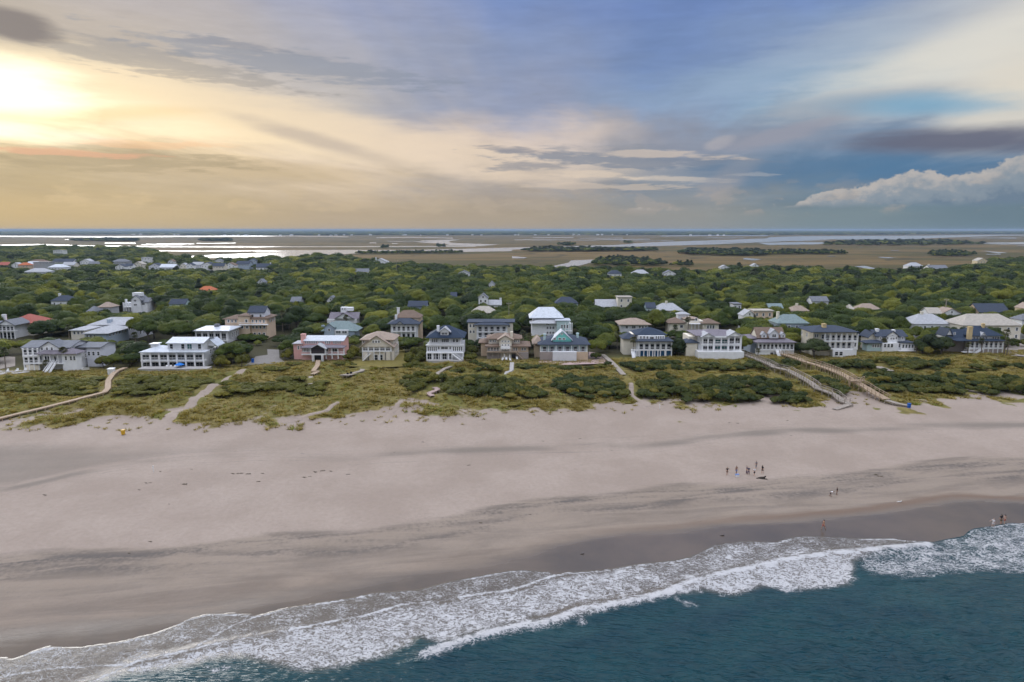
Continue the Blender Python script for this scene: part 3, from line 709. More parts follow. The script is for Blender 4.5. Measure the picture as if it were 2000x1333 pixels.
    def rail(s, x0, x1, z, y=0.0, h=1.0, mat='trim', solid=False):
        a, c = s.X(x0, y), s.X(x1, y); zb = s.Z(z, y); A_ = Acc()
        A_.box(a, c, y - .05, y + .05, zb + h - .09, zb + h); A_.box(a, c, y - .035, y + .035, zb + .1, zb + .17)
        k = max(2, int((c - a)/.45))
        for i in range(k + 1):
            xx = a + (c - a)*i/k; A_.box(xx - .022, xx + .022, y - .022, y + .022, zb + .17, zb + h - .09)
        s.put('railing', (A_.v, A_.f), MATS[mat])
    def slab(s, x0, x1, z, y0, y1, t=.28, mat='trim', name='balcony_floor'):
        zb = s.Z(z, y0); return s.put(name, box_vf(s.X(x0, y0), s.X(x1, y0), y0, y1, zb - t, zb), MATS[mat])
    def porch(s, x0, x1, levels, y0, y1, n, rails=True, win=True, colw=.3, glass='glass', wfill=.74, first_rail=False):
        """open porch: floors, columns and railings in front of a wall that stands at y1"""
        nl = len(levels) - 1
        xs = [x0 + (x1 - x0)*i/(n - 1) for i in range(n)]
        for i in range(nl):
            zb, zt = levels[i], levels[i + 1]
            s.cols(xs, zb if i else zb, zt + 5, y0 + .2, colw)
            if i > 0: s.slab(x0 - 4, x1 + 4, zb, y0, y1 - .02)
            if rails and (i > 0 or first_rail): s.rail(x0, x1, zb, y0 + .12)
            if win:
                zz0 = zb - (zb - zt)*.08; zz1 = zb - (zb - zt)*.80
                bw = (x1 - x0)/(n - 1)
                s.w([q + bw/2 for q in xs[:-1]], zz0, zz1, bw*wfill, y1 - .01, glass=glass, name='glass_door')
    def chim(s, x0, x1, zb, zt, y, mat, d=.9):
        a = Acc(); X0, X1, Z0, Z1 = s.X(x0, y), s.X(x1, y), s.Z(zb, y), s.Z(zt, y)
        a.box(X0, X1, y, y + d, Z0, Z1 - .3).box(X0 - .1, X1 + .1, y - .1, y + d + .1, Z1 - .3, Z1 - .12).box(X0 + .15, X1 - .15, y + .15, y + d - .15, Z1 - .12, Z1)
        return s.put('chimney', (a.v, a.f), mat)
    def dorm(s, x0, x1, zb, ze, zr, y0, y1, wall, roof):
        s.b(x0, x1, zb, ze, y0, y1, wall, 'dormer'); s.gab(x0, x1, ze, y0, y1, zr, roof, wall, .2, 'dormer_roof')
        xm = (x0 + x1)/2; s.w(xm, zb - (zb - ze)*.2, ze + 1, (x1 - x0)*.5, y0)
    def stairs(s, x0, x1, zt, y0, y1, mat='trim', zb=None):
        """flight running from the ground at y1 (sea side) up to zt at y0"""
        A_ = Acc(); a, c = s.X(x0, y0), s.X(x1, y0); z1 = s.Z(zt, y0); k = max(4, int(z1/.19))
        for i in range(k):
            yy0 = y1 + (y0 - y1)*i/k; yy1 = y1 + (y0 - y1)*(i + 1)/k; zz = z1*(i + 1)/k
            A_.box(a, c, yy0, yy1, zz - .32 if i else -.2, zz)
        for xx in (a, c):
            v = [(xx-.06,y1,.75),(xx+.06,y1,.75),(xx+.06,y0,z1+.75),(xx-.06,y0,z1+.75)]; v += [(p,q,r+.2) for p,q,r in v]
            A_.add((v, [(0,3,2,1),(4,5,6,7),(0,1,5,4),(1,2,6,5),(2,3,7,6),(3,0,4,7)]))
        s.put('stairs', (A_.v, A_.f), MATS[mat])
    def side_stairs(s, x0, x1, z0, z1, y, wid=1.2, mat='trim'):
        """flight climbing along the front from column x0 at height z0 to x1 at z1"""
        A_ = Acc(); a, c = s.X(x0, y), s.X(x1, y); p, q = s.Z(z0, y), s.Z(z1, y); k = max(5, int(abs(q - p)/.19))
        for i in range(k):
            xa_, xb_ = a + (c - a)*i/k, a + (c - a)*(i + 1)/k; zz = p + (q - p)*(i + 1)/k
            A_.box(min(xa_, xb_), max(xa_, xb_), y - wid, y - .03, zz - .35, zz)
        for yy in (y - wid, y - .1):
            v = [(a,yy,p+.8),(c,yy,q+.8),(c,yy+.06,q+.8),(a,yy+.06,p+.8)]; v += [(i,j,r+.14) for i,j,r in v]
            A_.add((v, [(0,3,2,1),(4,5,6,7),(0,1,5,4),(1,2,6,5),(2,3,7,6),(3,0,4,7)]))
        s.put('stairs', (A_.v, A_.f), MATS[mat])
    def done(s, vb=None, pad=0.0):
        P_ = np.array(s.pts); W_ = P_ + np.array([s.x, s.Y, s.z])
        uv = np.array([project(*p) for p in W_])
        HOUSES.append((uv[:, 0].min() - pad, uv[:, 0].max() + pad, uv[:, 1].min(), (560 + vb/6.25) if vb is not None else uv[:, 1].max(), W_[:, 1].min(), (W_[:, 0].min(), W_[:, 0].max(), W_[:, 1].min(), W_[:, 1].max())))
        return s

# ------------------------------------------------------------------ the beach-front houses, from the sun side along the dune
h = House('beach_house', 'white house with rounded porch, twin curved stairs and grey gabled roof', 0, 590, 1028)
h.b(272, 905, None, 830, 2, 13, WM('white')); h.b(268, 830, 830, 748, 3, 13, WM('white'))
h.gabx(262, 845, 748, 2, 13.5, 662, RM('grey'), WM('lilac'))
h.b(478, 714, 815, 752, 1, 5, WM('white'), 'gable_bay'); h.gab(470, 722, 752, 1, 6.5, 676, RM('grey'), WM('white')); h.w([505, 567, 627], 780, 742, 32, 1)
h.porch(268, 450, [1020, 938, 845, 752], 0, 2, 4, win=True)
h.hip(432, 912, 828, -.6, 4.5, 752, RM('purple'), .3, 'porch_roof')
h.b(738, 905, None, 830, -.2, 3, WM('white'), 'porch_bay'); h.w([787, 848, 890], 902, 850, 32, -.2)
h.cols([462, 520, 590, 690], 938, 832, -.3, .26); h.slab(380, 740, 938, -.6, 2.2); h.rail(380, 600, 938, -.5); h.w([480, 540, 575, 655], 930, 848, 30, 1.99, name='glass_door')
h.b(285, 440, None, 960, .1, 1.9, WM('cream'), 'base_wall')
h.stairs(598, 622, 930, -.6, -5.0); h.stairs(642, 668, 930, -.6, -4.6)
h.b(1045, 1218, None, 745, 7, 16, WM('lilac'), 'wing'); h.gabx(905, 1222, 745, 6.8, 16, 684, RM('grey'), WM('lilac')); h.b(905, 1045, None, 770, 9, 16, WM('white'), 'link'); h.w([1075, 1130, 1190], 845, 792, 34, 7)
h.ws(1, 905, 4, 12, 3, 905, 850, .9)
h.done()
h = House('beach_house', 'large white modern house with metal roof, glazed porches and roof cupola', 240, 590, 1000)
h.b(210, 978, None, 805, 2.6, 15, WM('white')); h.b(545, 965, 800, 690, 3.5, 13, WM('white'), 'upper_storey'); h.w([590, 730, 935], 772, 700, 46, 3.5); h.w(812, 772, 700, 62, 3.5, glass='glass_teal', name='glass_door')
h.porch(214, 970, [1000, 905, 812], 0, 2.6, 8, colw=.42, wfill=.8)
h.hip(205, 560, 806, 0, 9, 716, RM('metal'), .4); h.hip(540, 985, 806, 0, 3.6, 780, RM('metal'), .3, 'porch_roof')
h.gabx(548, 975, 692, 2.8, 12.5, 622, RM('metal'), WM('white'), .5); h.gab(985, 1145, 722, 8, 14, 650, RM('metal'), WM('white'))
h.b(338, 408, 738, 706, 3.5, 6, WM('white'), 'cupola'); h.hip(334, 412, 706, 3.4, 6.1, 690, RM('metal'), .3, 'cupola_roof')
h.rail(560, 975, 796, .4); h.ws(1, 978, 4, 14, 4, 850, 795, 1.3); h.ws(1, 978, 4, 14, 3, 960, 900, 1.1)
h.b(150, 1000, None, 1004, -4.5, -.2, MATS['concrete'], 'terrace')
h.done()
h = House('beach_house', 'white flat-topped house with pillared upper porch behind the cupola house', 240, 1090, 700)
h.b(890, 1290, None, 548, 2.2, 13, WM('white')); h.hip(880, 1300, 545, -.2, 14, 478, RM('metal'), .4, inset=2.4); h.porch(900, 1278, [760, 660, 552], 0, 2.2, 6, colw=.4)
h.ws(1, 1290, 3, 12, 4, 640, 575, 1.0); h.b(1130, 1180, 500, 462, 5, 7, RM('grey'), 'roof_hatch'); h.done(665)
h = House('villa', 'tan villa with brown tiled hip roofs and arched windows', 240, 1570, 640)
h.b(1265, 1430, None, 398, 3, 12, WM('peach')); h.hip(1250, 1440, 400, 3, 12, 345, RM('brown')); h.b(1425, 1565, None, 360, 0, 9, WM('tan'), 'tower'); h.b(1560, 1770, None, 392, 1, 12, WM('peach'), 'wing')
h.hip(1420, 1570, 362, 0, 9, 318, RM('brown'), .4); h.hip(1555, 1780, 394, 1, 12, 318, RM('brown'), .5)
h.row(3, 1285, 1420, 440, 405, 24, 3); h.row(4, 1580, 1760, 445, 405, 26, 1); h.row(4, 1580, 1760, 515, 478, 28, 1); h.w([1525], 440, 400, 34, 0); h.row(2, 1440, 1560, 515, 478, 36, 0)
h.slab(1430, 1775, 465, -.8, 1.0); h.rail(1430, 1700, 465, -.7); h.chim(1560, 1590, 350, 312, 4, WM('cream')); h.ws(1, 1770, 3, 11, 3, 450, 410, .9); h.row(3, 1590, 1760, 600, 560, 30, 1); h.done(590)
h = House('beach_house', 'long blue-grey house with pale shingle roofs stepping back into the oaks', 0, 1180, 720)
h.b(1045, 1312, None, 580, 0, 16, WM('bluegrey')); h.hip(1040, 1318, 578, -.2, 17, 480, RM('pale'), .6, inset=5); h.b(880, 1045, None, 540, 3, 14, WM('cream'), 'wing'); h.hip(868, 1045, 540, 2.8, 14, 482, RM('pale'), .4)
h.row(3, 900, 1040, 585, 548, 28, 3); h.w([1075, 1120, 1165], 625, 590, 30, 0); h.ws(1, 1312, 1, 15, 6, 620, 580, 1.0)
h.b(1120, 1690, None, 472, 19, 32, WM('lilac'), 'rear_block'); h.hip(1110, 1700, 472, 19, 32, 372, RM('pale'), .6); h.ws(1, 1690, 20, 31, 5, 520, 480, 1.1, 19); h.row(5, 1560, 1690, 530, 480, 22, 19); h.ws(1, 1690, 20, 31, 4, 590, 545, 1.1, 19)
h.b(1330, 1372, 470, 400, 20, 22, WM('bluegrey'), 'dormer'); h.done(650)
h = House('beach_house', 'white pillared house with grey gable and rusty red roof behind it', 0, 120, 640)
h.b(0, 200, None, 470, 2, 10, WM('white')); h.gab(-5, 205, 472, 0, 10, 415, RM('grey'), WM('white')); h.porch(5, 195, [640, 540, 478], 0, 2, 5); h.hip(-140, 20, 480, 1, 9, 420, RM('grey')); h.b(-130, 5, None, 480, 1, 9, WM('white'), 'wing'); h.w([-90, -40], 530, 495, 34, 1)
h.b(110, 292, None, 452, 9, 20, WM('cream'), 'rear_block'); h.hip(100, 440, 452, 9, 22, 335, RM('red'), .5); h.b(290, 430, None, 452, 10, 21, WM('cream'), 'rear_wing'); h.w([235, 270], 500, 465, 26, 9); h.w([235, 270], 570, 535, 26, 9); h.chim(60, 105, 440, 340, 10, WM('white')); h.rail(130, 255, 440, 8.8)
h.done(630)
h = House('cottage', 'tall narrow white cottage with rooftop lookout deck in the oaks', 0, 1690, 330)
h.b(1650, 1760, None, 165, 0, 8, WM('white')); h.gab(1640, 1775, 168, 0, 8, 108, RM('grey'), WM('white')); h.b(1760, 1840, None, 190, 1, 8, WM('white'), 'wing'); h.gabx(1755, 1850, 190, 1, 8, 140, RM('grey'), WM('white'))
h.b(1668, 1775, 120, 76, 2, 5, WM('white'), 'lookout'); h.w([1695], 185, 160, 36, 0); h.w([1695], 235, 212, 40, 0); h.w([1790], 228, 198, 40, 1); h.porch(1548, 1645, [300, 250, 190], 0, 2.5, 4, win=False); h.b(1552, 1650, None, 200, 2.5, 8, WM('palegrey'), 'side_wing'); h.chim(1572, 1592, 200, 155, 3, WM('white')); h.done(305)
h = House('beach_house', 'pink house with pale metal roof and arched porch on posts', 540, 520, 905)
h.b(300, 808, None, 665, 3, 12, WM('pink')); h.gabx(345, 815, 665, 3, 12.5, 602, RM('metal'), WM('pink')); h.chim(300, 352, 690, 580, 4, WM('pink'), 1.6); h.row(6, 345, 500, 698, 668, 16, 3); h.w([520], 695, 672, 16, 3); h.row(3, 590, 660, 698, 668, 14, 3); h.row(4, 690, 790, 698, 668, 14, 3)
h.hip(300, 812, 752, .2, 4, 712, RM('purple'), .3, 'porch_roof'); h.b(300, 812, None, 752, 1.6, 3.1, WM('pink'), 'lower_storey'); h.row(6, 310, 420, 800, 755, 14, 1.6); h.w([705], 798, 755, 88, 1.6); h.w([615], 790, 755, 30, 1.6)
h.gab(408, 592, 762, -1.6, 3, 712, RM('pale'), MATS['dark']); h.b(420, 580, 825, 765, -1.2, .2, MATS['shade_screen'], 'screen'); h.b(408, 592, 838, 822, -1.6, 2, MATS['trim'], 'porch_floor'); h.cols([430, 448, 545, 560], None, 838, -1.4, .3); h.cols([410, 590], 825, 762, -1.5, .2); h.b(455, 540, None, 842, -.2, 1, MATS['dark'], 'entry')  # block and gable painted dark as the shade inside the open porch
h.porch(600, 820, [880, 828, 756], .2, 1.6, 4, win=False); h.b(205, 300, None, 700, 2.5, 9, WM('pink'), 'left_wing'); h.hip(200, 305, 702, 2.3, 9, 680, RM('pale'), .3); h.w([265, 300], 770, 725, 22, 2.5); h.rail(300, 410, 828, .2); h.slab(296, 412, 828, .2, 1.6); h.done(900)
h = House('beach_house', 'cream house with broad shingled front gable and screened porch', 540, 1220, 905)
h.b(1045, 1428, None, 735, 1.5, 13, WM('beige')); h.hip(1030, 1432, 655, 2, 13, 545, RM('tan')); h.b(1045, 1425, 740, 655, 2.4, 13, WM('beige'), 'upper_storey'); h.gab(1020, 1425, 738, 0, 7, 602, RM('tan'), WM('beige'), .5); h.w([1065, 1372], 690, 660, 26, 2.4); h.row(3, 1165, 1268, 690, 655, 30, 0)
h.porch(1048, 1395, [905, 788, 738], 0, 1.5, 6, wfill=.86); h.b(1048, 1170, None, 800, .05, 1.5, WM('beige'), 'base_wall'); h.b(1300, 1425, None, 800, .05, 1.5, WM('beige'), 'base_wall'); h.row(2, 1180, 1300, 900, 832, 50, .6, name='glass_door'); h.b(1170, 1300, None, 800, .6, 1.5, WM('beige'), 'base_wall')
h.side_stairs(1050, 1145, 905, 815, -.1, 1.1); h.ws(1, 1428, 3, 12, 3, 770, 735, 1.0); h.ws(1, 1428, 3, 12, 3, 860, 820, 1.0); h.done()
h = House('beach_house', 'white two-storey house with slate hip roof, small front gable and chimney', 540, 1560, 690)
h.b(1400, 1720, None, 462, 1.8, 11, WM('white')); h.hip(1370, 1740, 462, .2, 11.5, 368, RM('slate')); h.gab(1462, 1565, 466, -.1, 4, 428, RM('slate'), WM('palegrey')); h.chim(1455, 1480, 420, 345, 4, WM('white')); h.porch(1415, 1700, [690, 548, 470], .2, 1.8, 6, wfill=.6); h.ws(1, 1720, 3, 10, 2, 530, 485, .9); h.b(1600, 1770, 470, 290, 14, 15, WM('grey'), 'rear_wall') if False else None; h.done(612)
h = House('beach_house', 'blue-grey house with pale green roof and two dark picture windows', 540, 770, 660)
h.b(585, 960, None, 545, 1, 10, WM('bluegrey')); h.hip(560, 985, 548, 1, 11, 420, RM('green'), .4); h.gab(590, 712, 500, 0, 6, 455, RM('green'), WM('bluegrey')); h.b(598, 708, None, 500, 0, 5, WM('bluegrey'), 'gable_bay'); h.w([650], 545, 515, 30, 0); h.b(715, 880, None, 532, .2, 4, WM('palegrey'), 'window_bay'); h.row(2, 722, 874, 574, 540, 62, .2); h.chim(558, 590, 560, 472, 3, WM('bluegrey')); h.done(600)
h = House('house', 'white house with arched gable window and purple-grey roof up among oaks', 540, 810, 500)
h.b(630, 985, None, 400, 1, 9, WM('white')); h.gabx(660, 1005, 390, 2.5, 10, 318, RM('purple'), WM('white')); h.gab(725, 950, 392, 0, 6, 330, RM('purple'), WM('white')); h.w([845], 408, 372, 46, 0); h.row(3, 770, 880, 440, 418, 26, 0.99); h.b(800, 870, 320, 255, 5, 8, WM('white'), 'lookout'); h.b(865, 945, 300, 258, 6, 9, WM('white'), 'lookout'); h.row(2, 805, 868, 285, 262, 20, 5); h.ws(1, 985, 3, 8, 2, 420, 385, .9); h.done(440)
h = House('beach_house', 'grey-white three-storey house with dark blue hip roof, dormer and arcaded base', 800, 425, 915)
h.b(245, 620, None, 628, 2, 13, WM('palegrey')); h.b(205, 650, None, 712, .6, 12, WM('palegrey'), 'lower_storeys'); h.hip(215, 655, 630, .6, 13, 470, RM('navy'), .5); h.chim(335, 363, 575, 478, 3.4, WM('white'), 1.2); h.b(378, 478, 602, 555, 1.5, 6, WM('palegrey'), 'dormer'); h.gab(365, 495, 556, 1.4, 6, 508, RM('pale'), WM('palegrey'), .3, 'dormer_roof'); h.w([428], 592, 560, 80, 1.5)
h.porch(245, 618, [712, 695, 634], 1.0, 2, 4, rails=False, win=False); h.row(3, 270, 345, 684, 640, 22, 2); h.row(4, 392, 480, 684, 640, 22, 2); h.row(2, 520, 600, 684, 640, 34, 2); h.rail(200, 650, 712, .4); h.slab(195, 658, 714, .2, 2)
h.row(5, 215, 335, 788, 735, 20, .6); h.w([355], 770, 730, 28, .6); h.w([425], 768, 730, 92, .6); h.w([495], 770, 730, 28, .6); h.row(5, 525, 645, 788, 735, 20, .6); h.slab(200, 655, 806, -.3, .7)
h.w([240, 322, 425, 498], 892, 815, 58, .6, glass='glass', name='archway'); h.w([300, 370], 892, 815, 30, .6, name='archway'); h.cols([208, 272, 375, 475, 515, 648], None, 812, -.1, .4); h.side_stairs(640, 525, 905, 822, -.2, 1.2); h.b(215, 640, None, 905, -2.5, .4, MATS['concrete'], 'terrace'); h.done()
h = House('beach_house', 'cream and white house with slate roof and two-tier columned porch', 800, 1005, 720)
h.b(715, 1262, None, 445, 2.5, 12, WM('cream')); h.hip(708, 1275, 440, 2.3, 12, 418, RM('slate'), .4); h.hip(805, 1205, 472, -.2, 8, 420, RM('slate'), .5, 'porch_roof'); h.b(820, 1192, None, 474, 1.9, 3, WM('white'), 'porch_wall'); h.porch(825, 1190, [700, 625, 552, 476], 0, 1.9, 6, wfill=.55); h.w([745, 785, 1215], 500, 460, 26, 2.5); h.w([745, 785], 570, 535, 26, 2.5); h.done(640)
h = House('beach_house', 'brown shingled house with tan gabled tower and white chimney', 800, 1200, 885)
h.b(950, 1450, None, 735, 1.5, 12, WM('tan')); h.hip(935, 1465, 735, .8, 12, 660, RM('brown'), .5); h.b(965, 1350, 700, 640, 3.2, 11, WM('beige'), 'upper_storey'); h.hip(950, 1360, 642, 3, 11, 566, RM('brown'), .5); h.b(1095, 1245, None, 650, .4, 8, WM('beige'), 'gable_bay'); h.gab(1080, 1260, 652, .2, 8, 602, RM('tan'), WM('beige')); h.chim(1230, 1260, 640, 553, 3.4, WM('cream'), 1.2)
h.row(3, 1115, 1225, 682, 658, 22, .4); h.row(3, 1115, 1225, 726, 702, 22, .4); h.w([990, 1028, 1045], 680, 655, 22, 3.2); h.w([1280, 1300, 1330], 680, 655, 20, 3.2); h.row(4, 950, 1095, 785, 742, 30, 1.5); h.row(2, 1260, 1320, 782, 746, 24, 1.5); h.row(2, 1360, 1425, 782, 746, 24, 1.5); h.row(3, 1115, 1225, 782, 750, 26, .4)
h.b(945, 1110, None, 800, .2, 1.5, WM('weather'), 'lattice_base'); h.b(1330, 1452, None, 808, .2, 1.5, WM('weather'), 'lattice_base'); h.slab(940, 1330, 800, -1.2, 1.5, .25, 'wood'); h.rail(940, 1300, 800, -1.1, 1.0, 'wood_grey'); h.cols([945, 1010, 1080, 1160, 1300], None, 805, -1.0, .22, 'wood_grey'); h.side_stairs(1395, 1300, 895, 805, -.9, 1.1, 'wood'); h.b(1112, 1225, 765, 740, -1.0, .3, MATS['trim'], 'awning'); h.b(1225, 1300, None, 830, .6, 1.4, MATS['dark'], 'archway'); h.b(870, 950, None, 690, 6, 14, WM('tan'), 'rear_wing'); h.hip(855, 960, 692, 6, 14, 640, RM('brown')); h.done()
h = House('beach_house', 'low house with turquoise gable over slate hip roof and twin chimneys', 1000, 620, 900)
h.b(345, 925, None, 712, 2.2, 14, WM('palteal')); h.hip(332, 942, 714, -.1, 15, 575, RM('slate'), .5); h.b(497, 725, 690, 658, 1.6, 7, WM('teal'), 'gable_wall'); h.gab(485, 735, 660, 1.5, 8, 548, RM('metal'), WM('teal'), .15); h.w([520, 582, 632], 652, 625, 36, 1.5); h.chim(385, 412, 660, 580, 4, WM('palteal'), 1.2); h.chim(787, 815, 650, 568, 5, WM('palteal'), 1.2); h.w([607], 590, 565, 22, 1.5, glass='glass_teal')
h.porch(350, 915, [900, 798, 718], 0, 2.2, 7, wfill=.5); h.b(500, 790, None, 800, -2.6, .1, WM('palegrey'), 'sea_wall'); h.rail(500, 790, 830, -2.5); h.b(340, 500, None, 802, -.8, 0, WM('weather'), 'base_wall'); h.b(790, 930, None, 802, -.6, 0, WM('tan'), 'base_wall'); h.b(275, 350, None, 730, 6, 14, WM('tan'), 'rear_wing'); h.hip(262, 365, 700, 5, 14, 600, RM('tan')); h.done()
h = House('house', 'white and turquoise house with broad white metal roof above turquoise gable house', 1000, 480, 720)
h.b(240, 720, None, 455, 3, 13, WM('white')); h.hip(228, 600, 455, 2, 9, 395, RM('pale'), .4); h.hip(220, 620, 388, 5, 17, 250, RM('metal'), .4, inset=4); h.b(255, 600, 455, 388, 6, 16, WM('lilac'), 'upper_storey'); h.row(3, 440, 600, 402, 390, 36, 6); h.b(545, 700, None, 420, 1, 8, WM('palteal'), 'turquoise_bay'); h.hip(535, 705, 420, 1, 8, 398, RM('metal'), .3); h.row(3, 415, 520, 520, 488, 28, 3); h.row(3, 415, 520, 578, 550, 28, 3); h.row(3, 590, 690, 510, 465, 24, 1); h.porch(650, 730, [620, 540, 440], 0, 1, 3, win=False); h.row(2, 415, 450, 470, 450, 18, 3); h.done(580)
h = House('beach_house', 'white house with dark blue roofs, glassed porch and bright blue base', 1180, 570, 855)
h.b(405, 740, None, 598, 3.5, 13, WM('white')); h.hip(395, 752, 596, 3, 14, 496, RM('navy'), .5); h.b(400, 825, None, 672, 1.6, 12, WM('white'), 'main_storey'); h.hip(392, 836, 672, -.3, 9, 610, RM('slate'), .4); h.b(412, 738, 655, 600, 1.8, 6, WM('white'), 'upper_storey'); h.row(3, 425, 545, 640, 605, 26, 1.8); h.w([580], 645, 608, 50, 1.8); h.row(4, 620, 730, 640, 605, 20, 1.8)
h.porch(420, 825, [850, 775, 680], -.2, 1.6, 7, wfill=.7); h.rail(345, 420, 775, .2); h.slab(345, 425, 775, .1, 2); h.b(370, 820, None, 785, .2, 1.6, WM('navy'), 'base_wall'); h.cols([402, 438, 535, 597, 660, 745], None, 783, 0, .34); h.b(235, 400, None, 640, 4, 11, WM('cream'), 'left_wing'); h.hip(232, 405, 642, 3.8, 11, 560, RM('slate')); h.b(325, 400, 640, 580, 6, 12, WM('cream'), 'side_gable'); h.stairs(330, 372, 790, .2, -3); h.done()
h = House('house', 'house with broad tan hip roof behind the blue-based house', 1180, 400, 620)
h.b(200, 530, None, 470, 2, 12, WM('palegrey')); h.hip(185, 555, 470, 1.5, 13, 382, RM('tan')); h.w([355], 515, 478, 48, 2); h.row(3, 410, 520, 510, 480, 26, 2); h.w([270], 515, 480, 36, 2); h.done(545)
h = House('house', 'cream house with paired brown hip-roofed pavilions and roof lookout', 1180, 1080, 620)
h.b(790, 975, None, 450, 0, 8, WM('cream')); h.hip(782, 985, 450, -.2, 8, 375, RM('brown')); h.b(1200, 1388, None, 455, 0, 8, WM('cream'), 'right_pavilion'); h.hip(1195, 1395, 455, -.2, 8, 388, RM('brown')); h.b(970, 1200, None, 420, 3, 12, WM('cream'), 'middle_block'); h.b(890, 1025, 420, 345, 8, 12, WM('palegrey'), 'lookout'); h.hip(885, 1030, 345, 8, 12, 305, RM('pale'), .3); h.hip(965, 1140, 400, 4, 10, 362, RM('tan'), .3); h.rail(1040, 1195, 452, 1.5); h.slab(1035, 1200, 455, 1.4, 3); h.cols([1060, 1100, 1145], 520, 460, 1.5, .25); h.w([860, 935], 505, 470, 40, 0); h.row(3, 1240, 1340, 515, 472, 26, 0); h.w([1110], 420, 385, 30, 3); h.done(530)
h = House('beach_house', 'big white house with two pedimented porch bays over a white sea wall', 1180, 1420, 875)
h.b(1150, 1680, None, 605, 3.2, 14, WM('white')); h.hip(1130, 1672, 605, 1.5, 15, 522, RM('purple'), .5); h.gab(1188, 1345, 618, -.2, 6, 574, RM('pale'), WM('white'), .3); h.gab(1508, 1675, 608, -.2, 6, 556, RM('pale'), WM('white'), .3); h.b(1345, 1510, 628, 606, .6, 3, WM('white'), 'porch_beam')
h.porch(1200, 1335, [800, 708, 622], 0, 3.2, 3, wfill=.8); h.porch(1520, 1662, [800, 705, 612], 0, 3.2, 3, wfill=.8); h.porch(1345, 1510, [800, 706, 628], .6, 3.2, 3, wfill=.86, glass='glass_teal'); h.b(1160, 1715, None, 800, -2.2, 3, WM('white'), 'sea_wall'); h.rail(1160, 1715, 800, -2.1); h.b(1030, 1150, None, 610, 5, 14, WM('cream'), 'left_wing'); h.b(1000, 1140, None, 690, 3, 9, WM('cream'), 'garage'); h.hip(1000, 1145, 690, 3, 9, 628, RM('slate')); h.ws(-1, 1150, 4, 13, 3, 680, 630, .9); h.done()
h = House('cottage', 'white cottage with steep brown roof, three dormers and pillared porch', 1420, 600, 832)
h.b(375, 818, None, 690, 2.4, 12, WM('white')); h.hip(360, 835, 686, -.2, 12, 600, RM('purple'), .5, inset=4.5); h.gabx(368, 700, 625, 2.6, 10.5, 502, RM('brown'), WM('cream'), .3); h.dorm(415, 478, 632, 590, 560, 2.4, 6, WM('palegrey'), RM('pale')); h.dorm(515, 622, 632, 580, 528, 2.0, 6, WM('palegrey'), RM('pale')); h.dorm(652, 703, 630, 590, 565, 2.4, 6, WM('palegrey'), RM('pale'))
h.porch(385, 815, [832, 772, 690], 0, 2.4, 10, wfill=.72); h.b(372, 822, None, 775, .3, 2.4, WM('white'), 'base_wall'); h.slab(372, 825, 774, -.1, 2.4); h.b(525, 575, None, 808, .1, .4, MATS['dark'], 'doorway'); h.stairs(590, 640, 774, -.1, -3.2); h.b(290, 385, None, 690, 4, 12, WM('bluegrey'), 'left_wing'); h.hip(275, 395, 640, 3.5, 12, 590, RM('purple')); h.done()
h = House('beach_house', 'cream house with slate hip roof, yellow chimney and two-tier balconies', 1420, 1420, 860)
h.b(1045, 1570, None, 560, 2.4, 13, WM('cream')); h.hip(1030, 1588, 560, .4, 13.5, 470, RM('slate'), .5); h.chim(1155, 1198, 520, 455, 4, MATS['chim_yellow'], 1.4); h.b(1300, 1545, None, 770, 0, 3, WM('white'), 'base_wall'); h.porch(1190, 1590, [770, 760, 668, 572], .2, 2.4, 7, wfill=.6); h.row(2, 1060, 1110, 620, 580, 24, 2.4); h.row(2, 1140, 1230, 640, 585, 34, 2.4); h.ws(-1, 1045, 3, 12, 2, 640, 590, .9); h.w([1345, 1400], 845, 795, 46, 0, glass='glass', name='garage_door'); h.b(1545, 1590, None, 680, .4, 6, WM('white'), 'corner_bay'); h.w([1565], 740, 685, 30, .4); h.done(855)
h = House('beach_house', 'white clapboard house with slate gables, twin chimneys and glazed sun porch', 1680, 400, 795)
h.b(205, 545, None, 610, 2.5, 11, WM('white')); h.gabx(190, 562, 610, 2.3, 11, 532, RM('slate'), WM('cream')); h.gab(312, 460, 605, 1.4, 6, 548, RM('slate'), WM('white')); h.b(322, 452, None, 608, 1.4, 5, WM('white'), 'gable_bay'); h.gab(95, 222, 618, 4, 11, 558, RM('slate'), WM('cream')); h.b(100, 218, None, 620, 4, 10, WM('cream'), 'left_bay'); h.chim(185, 218, 580, 515, 5, WM('white'), 1.2); h.chim(385, 418, 570, 528, 5, WM('white'), 1.2); h.row(2, 365, 410, 650, 622, 34, 1.4); h.w([385], 605, 588, 30, 1.4); h.w([330, 435, 510, 240], 645, 615, 22, 1.35)
h.hip(70, 300, 695, .5, 5, 648, RM('slate'), .3, 'porch_roof'); h.b(90, 290, None, 697, 1.2, 5, WM('palteal'), 'lower_wing'); h.row(4, 145, 265, 745, 705, 24, 1.2); h.b(275, 460, None, 690, 0, 3, WM('white'), 'lower_storey'); h.row(3, 285, 410, 745, 700, 34, 0); h.w([480, 520], 745, 700, 26, 1.3); h.b(445, 520, None, 690, 1.3, 4, WM('white'), 'link'); h.hip(500, 672, 690, .2, 6, 660, RM('slate'), .3); h.b(505, 665, None, 692, .4, 5, WM('white'), 'sun_porch'); h.row(4, 510, 660, 752, 705, 30, .4); h.slab(490, 690, 785, -1.6, .4); h.rail(490, 690, 785, -1.5); h.done()
h = House('beach_house', 'dark-roofed house with tall yellow chimney and white veranda rail', 1680, 1520, 820)
